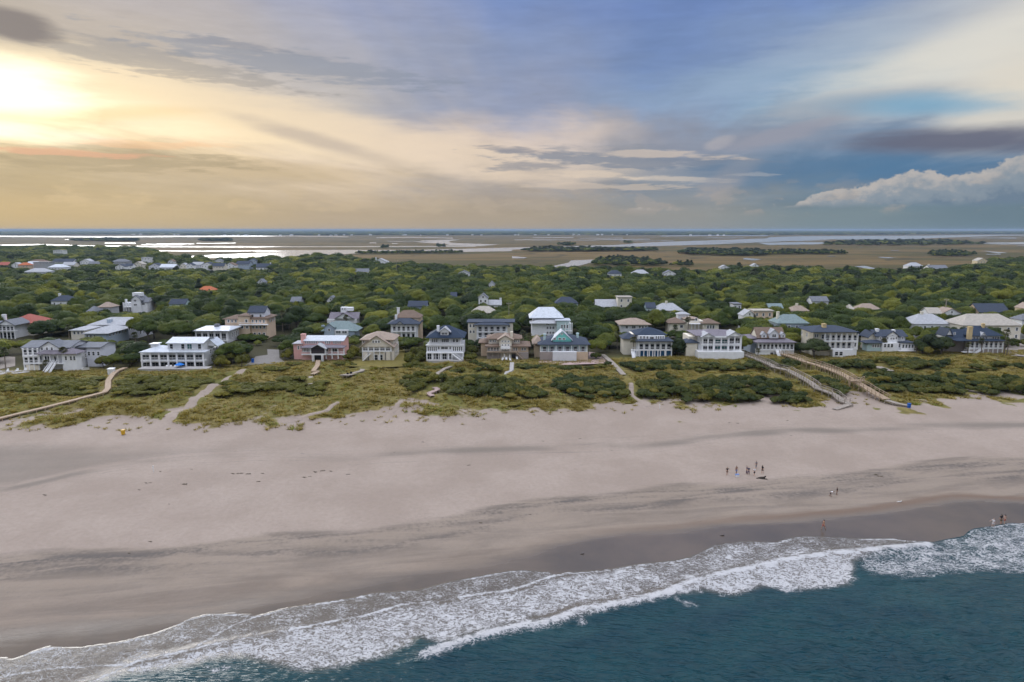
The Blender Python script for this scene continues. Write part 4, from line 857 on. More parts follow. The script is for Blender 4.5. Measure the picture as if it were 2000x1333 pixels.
h.b(1310, 1740, None, 668, 2.2, 12, WM('weather')); h.hip(1180, 1770, 668, .2, 8, 625, RM('navy'), .4, 'porch_roof'); h.b(1350, 1700, 660, 605, 2.8, 11, WM('white'), 'upper_storey'); h.hip(1330, 1715, 605, 2.4, 12, 480, RM('navy'), .5); h.gabx(1060, 1330, 640, 4, 12, 525, RM('navy'), WM('white')); h.b(1070, 1320, None, 640, 4.2, 11.8, WM('weather'), 'left_wing'); h.gab(1040, 1110, 590, 2, 8, 520, RM('slate'), WM('white')); h.chim(1310, 1358, 665, 490, 1.6, MATS['chim_yellow'], 1.2); h.chim(1470, 1500, 510, 450, 6, MATS['chim_yellow'], 1.0)
h.row(5, 1365, 1550, 648, 618, 24, 2.8); h.row(3, 1600, 1690, 648, 612, 24, 2.8); h.gab(1455, 1530, 610, 2, 5, 565, RM('pale'), WM('palegrey'), .2, 'dormer_roof'); h.porch(1340, 1745, [820, 755, 672], 0, 2.2, 8, wfill=.6); h.b(1350, 1745, None, 765, .3, 2.2, WM('weather'), 'base_wall'); h.side_stairs(1385, 1480, 820, 757, -.1, 1.2); h.slab(1275, 1390, 800, -1.4, .2); h.rail(1275, 1390, 800, -1.3); h.w([1140], 590, 560, 22, 3.9); h.done()

# ------------------------------------------------------------------ roofs among the oaks and the far village
def bgh(u0, u1, vt, vb, roof, wall, label, typ='hip', top=11.0, chim=None, group=None, name='house', rf=.5, nw=3, lowwin=True):
    """a house in the wood: columns u0-u1, roof top at row vt, hidden by trees from row vb down"""
    uc = (u0 + u1)/2; x, y = plane_hit(uc, vt, 3.0 + top)
    wpx = u1 - u0; W_ = wpx/F*y*1.02; D = min(max(7.0, W_*.7), 13.0)
    y -= 0; Y0 = y - D/2; s = y/F
    z0 = gz(x, Y0); e = empty(name, (x, Y0, z0)); tag(e, label, 'house', group)
    hgt = 3.0 + top - z0; pts = []
    rh = max(1.6, min(D*.36, hgt*.36)); ze = hgt - rh
    if typ == 'flat': rh = .5; ze = hgt - .5
    a, c = -W_/2, W_/2; ov = .4
    o = obj('wall', mesh('wall', *box_vf(a + ov, c - ov, 0, D, -.6, ze)), WM(wall), e)
    p, q = -ov, D + ov; t = .2
    if typ in ('hip', 'flat'):
        ym = D/2; i = min(W_/2 - .4, D*.45) if typ == 'hip' else .6
        yy = (ym, ym) if typ == 'hip' else (.8, D - .8)
        if typ == 'hip':
            v = [(a,p,ze),(c,p,ze),(c,q,ze),(a,q,ze),(a,p,ze+t),(c,p,ze+t),(c,q,ze+t),(a,q,ze+t),(a+i,ym,hgt),(c-i,ym,hgt)]
            f = [(0,3,2,1),(0,1,5,4),(1,2,6,5),(2,3,7,6),(3,0,4,7),(4,5,9,8),(5,6,9),(6,7,8,9),(7,4,8)]
        else: v, f = box_vf(a, c, p, q, ze, hgt)
        obj('roof', mesh('roof', v, f), RM(roof), e)
    else:
        A_ = Acc()
        if typ == 'gabx':
            ym = D/2; obj('gable_wall', mesh('gable_wall', [(a+ov,.05,ze),(a+ov,D-.05,ze),(a+ov,ym,hgt-.2),(c-ov,.05,ze),(c-ov,D-.05,ze),(c-ov,ym,hgt-.2)], [(0,2,1),(3,4,5),(0,1,4,3),(0,3,5,2),(1,2,5,4)]), WM(wall), e)
            for sg in (-1, 1):
                ye = ym + sg*(D/2 + ov); v = [(a,ye,ze-.1),(c,ye,ze-.1),(c,ym,hgt-.15),(a,ym,hgt-.15)]; v += [(i_,j_,k_+t) for i_,j_,k_ in v]
                f = [(0,3,2,1),(4,5,6,7),(0,1,5,4),(1,2,6,5),(3,0,4,7)]; A_.add((v, f if sg < 0 else [i_[::-1] for i_ in f]))
        else:
            obj('gable_wall', mesh('gable_wall', [(a+ov,0,ze),(c-ov,0,ze),(0,0,hgt-.2),(a+ov,D,ze),(c-ov,D,ze),(0,D,hgt-.2)], [(0,1,2),(5,4,3),(0,3,4,1),(1,4,5,2),(0,2,5,3)]), WM(wall), e)
            for sg in (-1, 1):
                xe = sg*W_/2; v = [(xe,p,ze-.1),(0,p,hgt-.15),(0,q,hgt-.15),(xe,q,ze-.1)]; v += [(i_,j_,k_+t) for i_,j_,k_ in v]
                f = [(0,3,2,1),(4,5,6,7),(0,1,5,4),(2,3,7,6),(3,0,4,7)]; A_.add((v, f if sg < 0 else [i_[::-1] for i_ in f]))
            if W_ > 5:
                f_ = obj('window', frame_mesh(1.0, 1.2, MATS['trim']), None, e, (0, -.004, ze + .1)); obj('pane', pane_mesh(1.0, 1.2, MATS['glass']), None, f_)
        obj('roof', mesh('roof', A_.v, A_.f), RM(roof), e)
    n_ = max(2, int(W_/3.2)); hw = 1.5
    for lv in range(2 if lowwin else 1):
        zz = ze - 2.2 - lv*3.0
        if zz < .5: break
        for i in range(n_):
            xx = a + ov + (W_ - 2*ov)*(i + .5)/n_
            f_ = obj('window', frame_mesh(1.1, hw, MATS['trim']), None, e, (xx, -.004, zz)); obj('pane', pane_mesh(1.1, hw, MATS['glass']), None, f_)
    if chim:
        cx_ = a + W_*chim; A_ = Acc().box(cx_ - .5, cx_ + .5, D*.45, D*.45 + .9, ze, hgt + .8).box(cx_ - .6, cx_ + .6, D*.45 - .1, D*.45 + 1.0, hgt + .8, hgt + 1.0)
        obj('chimney', mesh('chimney', A_.v, A_.f), WM('cream' if x > 0 else 'white'), e)
    HOUSES.append((u0 - 1, u1 + 1, vt, vb, Y0, (x + a, x + c, Y0, Y0 + D)))
BG = [
 (107,147,577,597,'slate','white','slate-roofed house with white chimney, deep in the sunward oaks','hip',11,.25),
 (176,193,598,607,'grey','palegrey','small grey roof peeping out below the narrow white cottage','hip',9,None),
 (197,225,590,600,'tan','grey','low tan-grey roof next to the narrow white cottage','hip',10,None),
 (335,368,584,596,'slate','palteal','blue slate roof with pale wall, alone among oaks behind the villa','gabx',10,None),
 (390,421,559,569,'orange','tan','bright red-orange tiled roof alone in the deep wood','hip',10,None),
 (489,523,598,612,'slate','lilac','bluish gabled roof rising just behind the tan villa','gabx',14,None),
 (570,590,580,590,'grey','grey','small grey roof under big oaks behind the pink house','gabx',9,None),
 (640,657,578,593,'grey','white','tiny white gable showing between two oak crowns','gab',10,None),
 (798,836,588,601,'slate','bluegrey','blue-grey low house with small white-framed window under oaks','gabx',10,None),
 (772,824,606,622,'brown','tan','brown hip roof behind the white house with slate roof','hip',13,.12),
 (880,893,571,580,'slate','bluegrey','sliver of blue roof high in the wood','gabx',9,None),
 (934,954,573,592,'grey','white','steep white A-shaped gable above the wood','gab',13,None),
 (954,980,586,597,'pale','palegrey','grey wing with end chimney beside the steep white gable','gabx',9,.9),
 (920,970,598,609,'cream','cream','low cream curved-looking roof below the steep white gable','hip',9,None),
 (1083,1128,580,593,'slate','palteal','blue-grey roof with pale turquoise wall above the white metal roof','hip',10,None),
 (1162,1212,585,601,'pale','white','long pale grey roof with white gable, mid wood','gabx',10,None),
 (1204,1233,579,592,'cream','cream','small cream pavilion with pale flat roof and posts','flat',12,None),
 (1259,1279,591,606,'slate','palteal','small blue-roofed hut beside the yellowish white house','gabx',10,None),
 (1277,1331,592,609,'pale','cream','yellowish white house with pale roof in mid wood','hip',10,.45),
 (1428,1445,592,599,'grey','white','dark little roof with white fascia under shady trees','flat',8,None),
 (1446,1473,605,620,'pale','white','white gabled end beside the peach sunroom','gab',10,None),
 (1466,1506,605,620,'cream','peach','peach sunroom with pale flat roof and many windows','flat',10,None),
 (1497,1526,593,601,'green','bluegrey','pale blue-green roof strip behind the peach sunroom','gabx',9,None),
 (1510,1572,614,638,'green','bluegrey','big grey-green sloping roof with white dormer in front of trees','hip',12,.15),
 (1540,1576,597,607,'tan','cream','tan roof with cream chimney under bright green tree','hip',9,.45),
 (1580,1614,579,592,'grey','palegrey','grey gabled house beside the bright yellow-green tree','gabx',11,None),
 (1653,1664,595,600,'cream','cream','tiny cream roof corner right of the grey gabled house','hip',9,None),
 (1671,1714,593,602,'tan','grey','low tan-grey shingle roof near the lime-green tree','hip',9,None),
 (1771,1843,613,641,'pale','white','pale grey pyramid roof with chimney over white walls','hip',11,.4),
 (1805,1832,601,613,'cream','white','cream gable roof left of a white dormered roof','gabx',10,None),
 (1830,1871,601,613,'tan','white','white dormered roof with tan slope behind pyramid roof','gab',10,None),
 (1862,1976,613,642,'cream','cream','very broad pale shingle roof with arched end window','hip',12,None),
 (1899,1959,593,609,'slate','peach','dark slate gabled roof with peach end wall','gabx',11,None),
 (1984,2020,613,632,'grey','white','grey roof cut by the clearing behind the yellow-chimney house','hip',11,None),
 (1992,2025,592,604,'tan','sun','sunlit yellow wall beyond the dark slate gabled roof','gab',11,None),
 (108,127,489,499,'pale','palegrey','tall pale flat house standing above the far village trees','flat',16,None),
 (729,758,505,517,'pale','white','white-roofed house at the marsh edge of the wood','gab',12,.2),
 (503,531,515,529,'slate','white','slate-roofed white house at the seaward end of the far village','gabx',12,.9),
 (504,519,545,554,'grey','palegrey','small grey gable in the wood below the far village','gab',10,None),
 (689,721,525,532,'grey','white','low roof with white ends near the marsh side of the wood','gabx',10,None),
 (895,918,528,541,'grey','white','small white gable with grey roof left of the bright pond','gab',11,None),
 (954,967,549,561,'grey','palegrey','narrow grey gable half sunk in the wood below the bright pond','gab',10,None),
 (1187,1213,528,541,'slate','white','white cottage with slate hip roof below the bright pond','hip',11,None),
 (1234,1266,527,536,'pale','cream','pale wide roof next to the white slate cottage','hip',10,None),
 (1295,1319,528,539,'grey','white','white gable between dark trees near the marsh','gab',11,None),
 (1405,1423,518,528,'pale','white','white house at the marsh edge beside dark pines','gab',11,None),
 (1466,1481,515,522,'pale','white','pale speck of a house right of the marsh-edge white house','gab',11,None),
 (1904,1926,504,518,'cream','sun','yellowish house at the marsh edge near the far right trees','gab',12,None),
 (1770,1798,513,521,'pale','white','white roofs of a house by the marsh creek','hip',9,None),
 (1810,1846,518,527,'grey','white','long grey roof with white gable by the marsh creek','gabx',9,.1),
]
for r_ in BG: bgh(*r_[:3], r_[2] + (r_[3] - r_[2])*.74, *r_[4:7], typ=r_[7], top=r_[8], chim=r_[9])
# the far village beyond the wood on the sun side
VG = [(-6,30,512,524,'red','tan','rose-red tiled roof in the far village','hip'),(40,60,513,522,'orange','tan','orange-red tiled roof in the far village','hip'),
 (26,42,513,520,'pale','white',0,'gab'),(60,94,507,514,'brown','peach','brown tiled roof with peach wall in the far village','hip'),(56,76,511,523,'metal','white',1,'gabx'),(72,101,512,526,'grey','grey','square grey-walled block in the far village','flat'),
 (56,98,524,533,'pale','lilac','wide pale lilac roof in front of the far village','hip'),(108,148,506,513,'slate','white','long slate roof with white dormers in the far village','gabx'),(100,131,516,528,'metal','white','bright white metal roof in front of the far village','hip'),
 (126,150,512,520,'pale','cream',2,'gabx'),(160,182,506,516,'pale','white','white house with tall white chimney in the far village','gab'),(176,194,511,519,'grey','palegrey',3,'gabx'),
 (223,252,506,516,'grey','grey',3,'hip'),(228,247,516,526,'slate','white',1,'gab'),(246,262,515,525,'slate','white',1,'gabx'),(262,283,511,525,'cream','cream','cream gabled house among white village houses','gab'),
 (279,296,503,515,'pale','white','white tower house with columned loggia above the village','flat'),(294,318,514,526,'slate','lilac',1,'gab'),(316,346,516,525,'metal','lilac',4,'gabx'),(330,342,507,514,'brown','white','small brown-roofed cupola house above the village','gab'),
 (354,367,514,525,'pale','cream',2,'gab'),(366,380,514,523,'slate','white',1,'gab'),(377,398,512,522,'pale','lilac',4,'gabx'),(396,420,512,528,'slate','white',1,'gab'),(418,441,514,530,'slate','cream','slate-roofed cream house with lower porch in the village row','gabx'),
 (441,462,513,525,'brown','white','white house with brown gable in the village row','gab'),(464,490,510,526,'slate','bluegrey','blue-grey house with white trim at the village end','gabx'),(487,502,505,516,'slate','bluegrey',5,'gab'),(420,436,506,513,'grey','palegrey',3,'gab')]
VL = ['small white gabled cottage in the far village','white village house with dark slate or metal roof','pale-roofed cream village house','grey-roofed grey village house','lilac-white village house with pale metal roof','small blue-grey gable behind the village end']
for r_ in VG:
    l_ = r_[6]; grp = None
    if isinstance(l_, int): grp = VL[l_] + 's'; l_ = VL[l_]
    bgh(*r_[:6], l_, typ=r_[7], top=10, group=grp, name='village_house', lowwin=False)

# ================================================================== vegetation
def leaf_mat(name, dark, mid, light, trans=.35, pscale=.05, warm=None):
    m, n, b = new_mat(name)
    oi = n.n.new('ShaderNodeObjectInfo'); P = n.pos()
    big = n.noise(P, pscale, 3.0, .6); sm = n.noise(P, .9, 3.0, .6)
    k = n.add(n.mul(oi.outputs['Random'], .62), n.add(n.mul(n.sub(big, .5), 1.3), n.mul(n.sub(sm, .5), .25)))
    k = n.add(k, .19)
    c = n.ramp(k, [(0.0, dark), (.5, mid), (1.0, light)], interp='LINEAR')
    hue = n.m('FRACT', n.mul(oi.outputs['Random'], 7.31))
    if warm: c = n.mix(n.step(hue, .86, .97), c, warm)
    n.l.new(c, b.inputs['Base Color']); b.inputs['Roughness'].default_value = .62; b.inputs['Specular IOR Level'].default_value = .22
    tr = n.n.new('ShaderNodeBsdfTranslucent'); n.l.new(n.mix(1.0, c, (1.5, 1.45, .6), 'MULTIPLY'), tr.inputs['Color'])
    mx = n.n.new('ShaderNodeMixShader'); mx.inputs[0].default_value = trans*.55
    out = [q for q in n.n if q.type == 'OUTPUT_MATERIAL'][0]
    n.l.new(b.outputs[0], mx.inputs[1]); n.l.new(tr.outputs[0], mx.inputs[2]); n.l.new(mx.outputs[0], out.inputs['Surface'])
    return m
OAK = leaf_mat('oak_leaf', (.012,.027,.004), (.052,.082,.009), (.175,.185,.018), .3, .03, (.21,.215,.022))
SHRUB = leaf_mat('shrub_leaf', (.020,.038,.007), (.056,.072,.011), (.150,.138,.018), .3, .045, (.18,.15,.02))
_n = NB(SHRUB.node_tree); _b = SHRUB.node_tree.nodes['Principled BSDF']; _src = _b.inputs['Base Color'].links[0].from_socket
_px = _n.sep(_n.pos())[0]; _w = _n.mix(_n.step(_px, 25.0, -70.0, 0.0, .45), _src, (.19, .17, .016)); _n.l.new(_w, _b.inputs['Base Color'])   # low sun on the left-hand bushes, put into their leaf colour as yellow
PALM = leaf_mat('palm_leaf', (.04,.05,.02), (.075,.082,.032), (.12,.11,.045), .25)
GRASS = leaf_mat('dune_grass', (.205,.165,.048), (.275,.220,.064), (.350,.278,.086), .35, .05, (.205,.225,.045))
PINE = leaf_mat('pine_leaf', (.020,.034,.018), (.034,.050,.024), (.058,.070,.030), .2)
simple('bark', (.12, .095, .075), .9, .25, 2.0); simple('palm_bark', (.20, .165, .13), .9, .25, 3.0)

_ico = {}
def ico(sub):
    if sub not in _ico:
        bm = bmesh.new(); bmesh.ops.create_icosphere(bm, subdivisions=sub, radius=1.0)
        bm.verts.ensure_lookup_table(); _ico[sub] = (np.array([v.co[:] for v in bm.verts]), np.array([[v.index for v in f.verts] for f in bm.faces])); bm.free()
    return _ico[sub]
def crown_mesh(name, seed, nl, leaves, lsize, flat=.62, spread=.62, lr=(.30, .46), mat=None, wind=.12):
    """billowing crown of radius 1 about the origin: lobes, each clothed with small leaf sprays over a solid core"""
    r = np.random.default_rng(seed); C = []
    for i in range(nl):
        th = r.uniform(0, 2*np.pi); q = np.sqrt(r.uniform(0, 1))*spread
        zz = flat*(1 - (q/spread)**2*.75)*r.uniform(.55, 1.05) - .12
        C.append((q*np.cos(th) + wind*zz, q*np.sin(th), zz, r.uniform(*lr)*(1.1 - .35*q)))
    C = np.array(C); V = []; Fc = []; off = 0
    iv, ifc = ico(2)
    for cx_, cy_, cz_, cr in C:
        bump = 1 + .12*np.sin(iv @ r.normal(0, 4, 3) + r.uniform(0, 6)) + .08*np.sin(iv @ r.normal(0, 8, 3))
        v = iv*(cr*.88*bump)[:, None]*np.array([1, 1, .82]) + np.array([cx_, cy_, cz_]); V.append(v); Fc.append(ifc + off); off += len(v)
    # leaf sprays
    w = C[:, 3]**2; idx = r.choice(nl, leaves*2, p=w/w.sum())
    d = r.normal(0, 1, (leaves*2, 3)); d[:, 2] = np.abs(d[:, 2])*.95 - .28*(r.uniform(0, 1, leaves*2) < .35); d /= np.linalg.norm(d, axis=1)[:, None]
    p = C[idx, :3] + d*(C[idx, 3]*r.uniform(.90, 1.10, leaves*2))[:, None]*np.array([1, 1, .85])
    ins = np.zeros(len(p), bool)
    for k in range(nl):
        ins |= (((p - C[k, :3])/np.array([1, 1, .85]))**2).sum(1) < (C[k, 3]*.86)**2
    p, d = p[~ins][:leaves], d[~ins][:leaves]; L = len(p)
    t1 = np.cross(d, r.normal(0, 1, (L, 3))); t1 /= np.linalg.norm(t1, axis=1)[:, None] + 1e-9
    gn = p*np.array([.8, .8, 1.0]) + np.array([0, 0, .25]); gn /= np.linalg.norm(gn, axis=1)[:, None]
    nn = .62*d + .55*gn + r.normal(0, .30, (L, 3)); nn /= np.linalg.norm(nn, axis=1)[:, None]
    t1 = np.cross(nn, t1); t1 /= np.linalg.norm(t1, axis=1)[:, None] + 1e-9; t2 = np.cross(nn, t1)
    s = lsize*r.uniform(.6, 1.4, L)[:, None]
    q = np.stack([p - t1*s*.9, p + t1*s*.9 + t2*s*.25, p + t2*s*1.1 + nn*s*.2], 1).reshape(-1, 3)
    V.append(q); Fc.append(np.arange(len(q)).reshape(-1, 3) + off)
    me = np_mesh(name, np.concatenate(V), np.concatenate(Fc)); sm_ = np.zeros(len(me.polygons), bool); sm_[:nl*len(ifc)] = True; me.polygons.foreach_set('use_smooth', sm_)
    me.materials.append(mat); return me
oaks = [crown_mesh('crown', 100 + i, 15 + 2*i, 3400, .052, .55 + .05*(i % 3), .66, (.27, .44), OAK) for i in range(6)]
oaks_far = [crown_mesh('crown', 130 + i, 11 + i, 900, .085, .5 + .06*i, .62, (.32, .46), OAK) for i in range(4)]
pines = [crown_mesh('crown', 160 + i, 12, 800, .09, 1.25, .45, (.24, .36), PINE) for i in range(3)]
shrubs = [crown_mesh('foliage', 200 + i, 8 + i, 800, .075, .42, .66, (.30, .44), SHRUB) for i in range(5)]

def trunk_mesh(seed, h=1.0):
    r = random.Random(seed); A_ = Acc()
    def tube(p0, p1, r0, r1, k=6):
        d = (Vector(p1) - Vector(p0)); q = d.to_track_quat('Z', 'Y'); v = []
        for pp, rr in ((p0, r0), (p1, r1)):
            for i in range(k): v.append(tuple(Vector(pp) + q @ Vector((rr*math.cos(2*math.pi*i/k), rr*math.sin(2*math.pi*i/k), 0))))
        A_.add((v, [(i, (i+1) % k, k + (i+1) % k, k + i) for i in range(k)] + [tuple(range(k))[::-1], tuple(range(k, 2*k))]))
    j = (r.uniform(-.05, .05), r.uniform(-.05, .05), .42); tube((0, 0, -.05), j, .06, .045)
    for i in range(5):
        a = i*1.26 + r.uniform(-.3, .3); e = (j[0] + .38*math.cos(a), j[1] + .38*math.sin(a), .78 + r.uniform(-.1, .1)); tube(j, e, .036, .014)
    me = A_.mesh('trunk', True); me.materials.append(MATS['bark']); return me
trunks = [trunk_mesh(i) for i in range(4)]

def scatter(name, label, cat, pts, rot, scl, idx, meshes):
    """one object of countless plants: points that carry instances of a few shared meshes"""
    protos = bpy.data.collections.new(name + '_kinds')
    for i, mm in enumerate(meshes):
        o = bpy.data.objects.new('kind_%02d' % i, mm); protos.objects.link(o)
    me = bpy.data.meshes.new(name); me.vertices.add(len(pts)); me.vertices.foreach_set('co', np.asarray(pts, np.float32).ravel())
    for an_, tp_, arr in (('irot', 'FLOAT_VECTOR', rot), ('iscl', 'FLOAT_VECTOR', scl)):
        a = me.attributes.new(an_, tp_, 'POINT'); a.data.foreach_set('vector', np.asarray(arr, np.float32).ravel())
    a = me.attributes.new('iidx', 'INT', 'POINT'); a.data.foreach_set('value', np.asarray(idx, np.int32))
    o = obj(name, me); tag(o, label, cat, kind='stuff')
    g = bpy.data.node_groups.new(name, 'GeometryNodeTree')
    g.interface.new_socket('Geometry', in_out='INPUT', socket_type='NodeSocketGeometry'); g.interface.new_socket('Geometry', in_out='OUTPUT', socket_type='NodeSocketGeometry')
    gi, go = g.nodes.new('NodeGroupInput'), g.nodes.new('NodeGroupOutput')
    ci = g.nodes.new('GeometryNodeCollectionInfo'); ci.inputs['Collection'].default_value = protos; ci.inputs['Separate Children'].default_value = True; ci.inputs['Reset Children'].default_value = True
    ip = g.nodes.new('GeometryNodeInstanceOnPoints'); ip.inputs['Pick Instance'].default_value = True
    def na(nm, dt):
        q = g.nodes.new('GeometryNodeInputNamedAttribute'); q.data_type = dt; q.inputs[0].default_value = nm
        return [s_ for s_ in q.outputs if s_.enabled and s_.name == 'Attribute'][0]
    g.links.new(gi.outputs[0], ip.inputs['Points']); g.links.new(ci.outputs[0], ip.inputs['Instance'])
    g.links.new(na('iidx', 'INT'), ip.inputs['Instance Index']); g.links.new(na('irot', 'FLOAT_VECTOR'), ip.inputs['Rotation']); g.links.new(na('iscl', 'FLOAT_VECTOR'), ip.inputs['Scale'])
    g.links.new(ip.outputs[0], go.inputs[0])
    md = o.modifiers.new('plants', 'NODES'); md.node_group = g
    return o

# ---- areas kept open (photo outlines laid on the ground)
def area(px, z=3.2): return np.array(px_world(px, z))
OPEN = [area([(690,722),(800,722),(800,690),(770,680),(690,690)]), area([(470,722),(560,712),(560,680),(520,676),(480,690)]), area([(545,700),(690,712),(690,722),(545,722)]),
        area([(1955,705),(2060,712),(2060,672),(1955,666)]), area([(500,660),(575,660),(575,650),(500,650)]), area([(0,740),(60,735),(60,700),(0,700)]), area([(845,640),(885,640),(885,618),(850,618)])]
def is_open(x, y):
    xx, yy = np.array([x]), np.array([y])
    return any(poly_sd(a_, xx, yy)[0] > 0 for a_ in OPEN)
FOOT = [hh[5] for hh in HOUSES]
def on_house(x, y, m=1.0):
    for (a_, b_, c_, d_) in FOOT:
        if a_ - m < x < b_ + m and c_ - m < y < d_ + m: return True
    return False
HARR = np.array([hh[:5] for hh in HOUSES])
def fit_height(x, y, z, hgt, rad):
    """lower a plant until it no longer hides a house that shows in the photograph; 0 if it cannot stand there"""
    zc = y*CP - (z - H)*SP; ru = rad*F/zc*.85; uc = CX + F*x/zc
    cand = HARR[(HARR[:, 4] > y - rad*.3) & (uc + ru > HARR[:, 0]) & (uc - ru < HARR[:, 1])]
    for (u0, u1, vt, vb, dep) in cand:
        vtop = project(x, y, z + hgt)[1]
        if vtop < vb:
            # height whose top sits on vb
            hz = at_depth(uc, vb, y)[1] - z
            hgt = min(hgt, hz)
            if hgt < 1.6: return 0.0
    return hgt

SHORT = ['the rounded-porch house', 'the cupola house', 'the flat-topped white house', 'the tan villa', 'the long blue-grey house', 'the rusty red roof', 'the narrow lookout cottage', 'the pink house', 'the cream gabled house', 'the white house with slate hip roof', 'the pale green roof', 'the arched-gable white house', 'the arcaded three-storey house', 'the two-tier columned porch', 'the brown shingled house', 'the turquoise gable house', 'the white metal roof', 'the blue-based house', 'the broad tan hip roof', 'the cream paired pavilions', 'the pedimented porch house', 'the dormered cottage', 'the cream house with yellow chimney', 'the white clapboard house', 'the dark-roofed yellow-chimney house']
HC = np.array([((f_[0] + f_[1])/2, (f_[2] + f_[3])/2, f_[2], f_[3]) for f_ in FOOT[:25]])
def where(x, y, size):
    i = int(np.argmin((HC[:, 0] - x)**2 + (HC[:, 1] - y)**2)); q = HC[i]
    return size, ('behind ' if y > q[3] else ('before ' if y < q[2] else 'beside ')) + SHORT[i]
# ---- live oaks and the wood
cands = []
sp = 9.6
yy = 215.0
row_i = 0
while yy < 1500:
    st = sp*(1 + max(0, yy - 420)/900); half = yy*.80 + 30
    xs = np.arange(-half, half, st) + (row_i % 2)*st/2
    for x in xs:
        cands.append((x + random.uniform(-.42, .42)*st, yy + random.uniform(-.42, .42)*st, st))
    yy += st*.9; row_i += 1
CA = np.array(cands); ev, vv = yE(CA[:, 0]), yV(CA[:, 0])
ok = (CA[:, 1] > vv + 3) & (CA[:, 1] < ev)
gap = Waves(18, 40, 160, 55); gapv = gap(CA[:, 0], CA[:, 1])
hv = Waves(20, 20, 90, 56)(CA[:, 0], CA[:, 1])
tree_list = []
for (x, y, st), o_, g_, h_, v_ in zip(CA, ok, gapv, hv, vv):
    if not o_ or on_house(x, y, 1.6) or is_open(x, y): continue
    z = gz(x, y); front = y < v_ + 22
    hgt = (8.8 + 1.3*h_ + random.uniform(-2.4, 2.6)) if not front else random.uniform(5.5, 9.0)
    rad = st*random.uniform(.48, .88)*(1.0 if not front else .75)
    if random.random() < .05 and not front: hgt += 2.2; rad *= .9
    h2 = fit_height(x, y, z, hgt, rad)
    if h2 <= 0: continue
    if h2 < hgt: rad = min(rad, max(2.0, h2*.75))
    tree_list.append((x, y, z, h2, rad))
# trees standing right before the walls of the houses that the wood half hides
for (u0, u1, vt, vb, dep, ft) in HOUSES:
    uc = (u0 + u1)/2; zg = gz((ft[0] + ft[1])/2, dep); vbase = project((ft[0] + ft[1])/2, dep, zg)[1]
    if vbase - vb < 7: continue
    xx = ft[0] - 1.0
    while xx < ft[1] + 1.0:
        for dy_ in (3.6, 7.5):
            x, y = xx + random.uniform(-.7, .7), dep - dy_ + random.uniform(-.8, .8); z = gz(x, y)
            if on_house(x, y, .6) or is_open(x, y): continue
            up = project(x, y, z)[0]; hz = at_depth(up, vb + random.uniform(-.5, 2.5), y)[1] - z
            h2 = fit_height(x, y, z, min(hz, 11.0), 2.4)
            if h2 > 1.5: tree_list.append((x, y, z, h2, random.uniform(2.3, 3.3)))
        xx += 3.4
TR = np.array(tree_list)
zc_ = TR[:, 1]; uu = CX + F*TR[:, 0]/zc_
inview = (uu > -60) & (uu < 2060)
score = TR[:, 4]/zc_*inview*(TR[:, 3] > 3.5)
order = np.argsort(-score); big_ids = set(order[:290].tolist())
rest = [i for i in range(len(TR)) if i not in big_ids]
for j, i in enumerate(sorted(big_ids)):
    x, y, z, hg, rd = TR[i]
    t = empty('oak_tree', (x, y, z - .1), random.uniform(0, 6.28))
    w_ = where(x, y, 'tall ' if hg > 9.5 else ('low ' if hg < 5 else '')); tag(t, w_[0] + 'live oak with rounded crown ' + w_[1], 'tree', w_[0] + 'live oaks ' + w_[1])
    cr = obj('crown', oaks[random.randrange(len(oaks))], None, t, (0, 0, hg*.52)); cr.scale = (rd, rd, max(rd*.7, hg*.50)*random.uniform(.88, 1.05)); cr.rotation_euler = (0, 0, random.uniform(0, 6.28))
    tk = obj('trunk', trunks[random.randrange(4)], None, t); tk.scale = (hg*.62, hg*.62, hg*.72)
n_ = len(rest); RS = TR[rest]
near_ = RS[:, 1] < 430
idx = np.where(near_, rng.integers(0, len(oaks), n_), len(oaks) + rng.integers(0, len(oaks_far), n_))
kinds = oaks + oaks_far + pines
pn = (rng.uniform(0, 1, n_) < np.where(RS[:, 0] > 120, .10, .03)) & (RS[:, 1] > 380)
idx = np.where(pn, len(oaks) + len(oaks_far) + rng.integers(0, 3, n_), idx)
scl = np.stack([RS[:, 4], RS[:, 4], np.maximum(RS[:, 4]*.7, RS[:, 3]*.50)], 1)*rng.uniform(.9, 1.1, (n_, 1))
scl[pn] *= np.array([.62, .62, .82])
loc = RS[:, :3].copy(); loc[:, 2] += RS[:, 3]*.50
rot = np.zeros((n_, 3)); rot[:, 2] = rng.uniform(0, 6.28, n_)
scatter('oak_forest', 'dense maritime oak wood stretching back to the marsh', 'forest', loc, rot, scl, idx, kinds)
LIME = leaf_mat('lime_leaf', (.14,.18,.02), (.20,.235,.025), (.27,.29,.03), .3, .06)
lime_cr = [crown_mesh('crown', 300 + i, 18, 2600, .055, .7, .6, (.27, .42), LIME) for i in range(2)]
dark_cr = crown_mesh('crown', 310, 26, 4200, .05, .75, .68, (.26, .40), leaf_mat('dark_leaf', (.020,.034,.012), (.034,.052,.014), (.058,.078,.02), .2, .06))
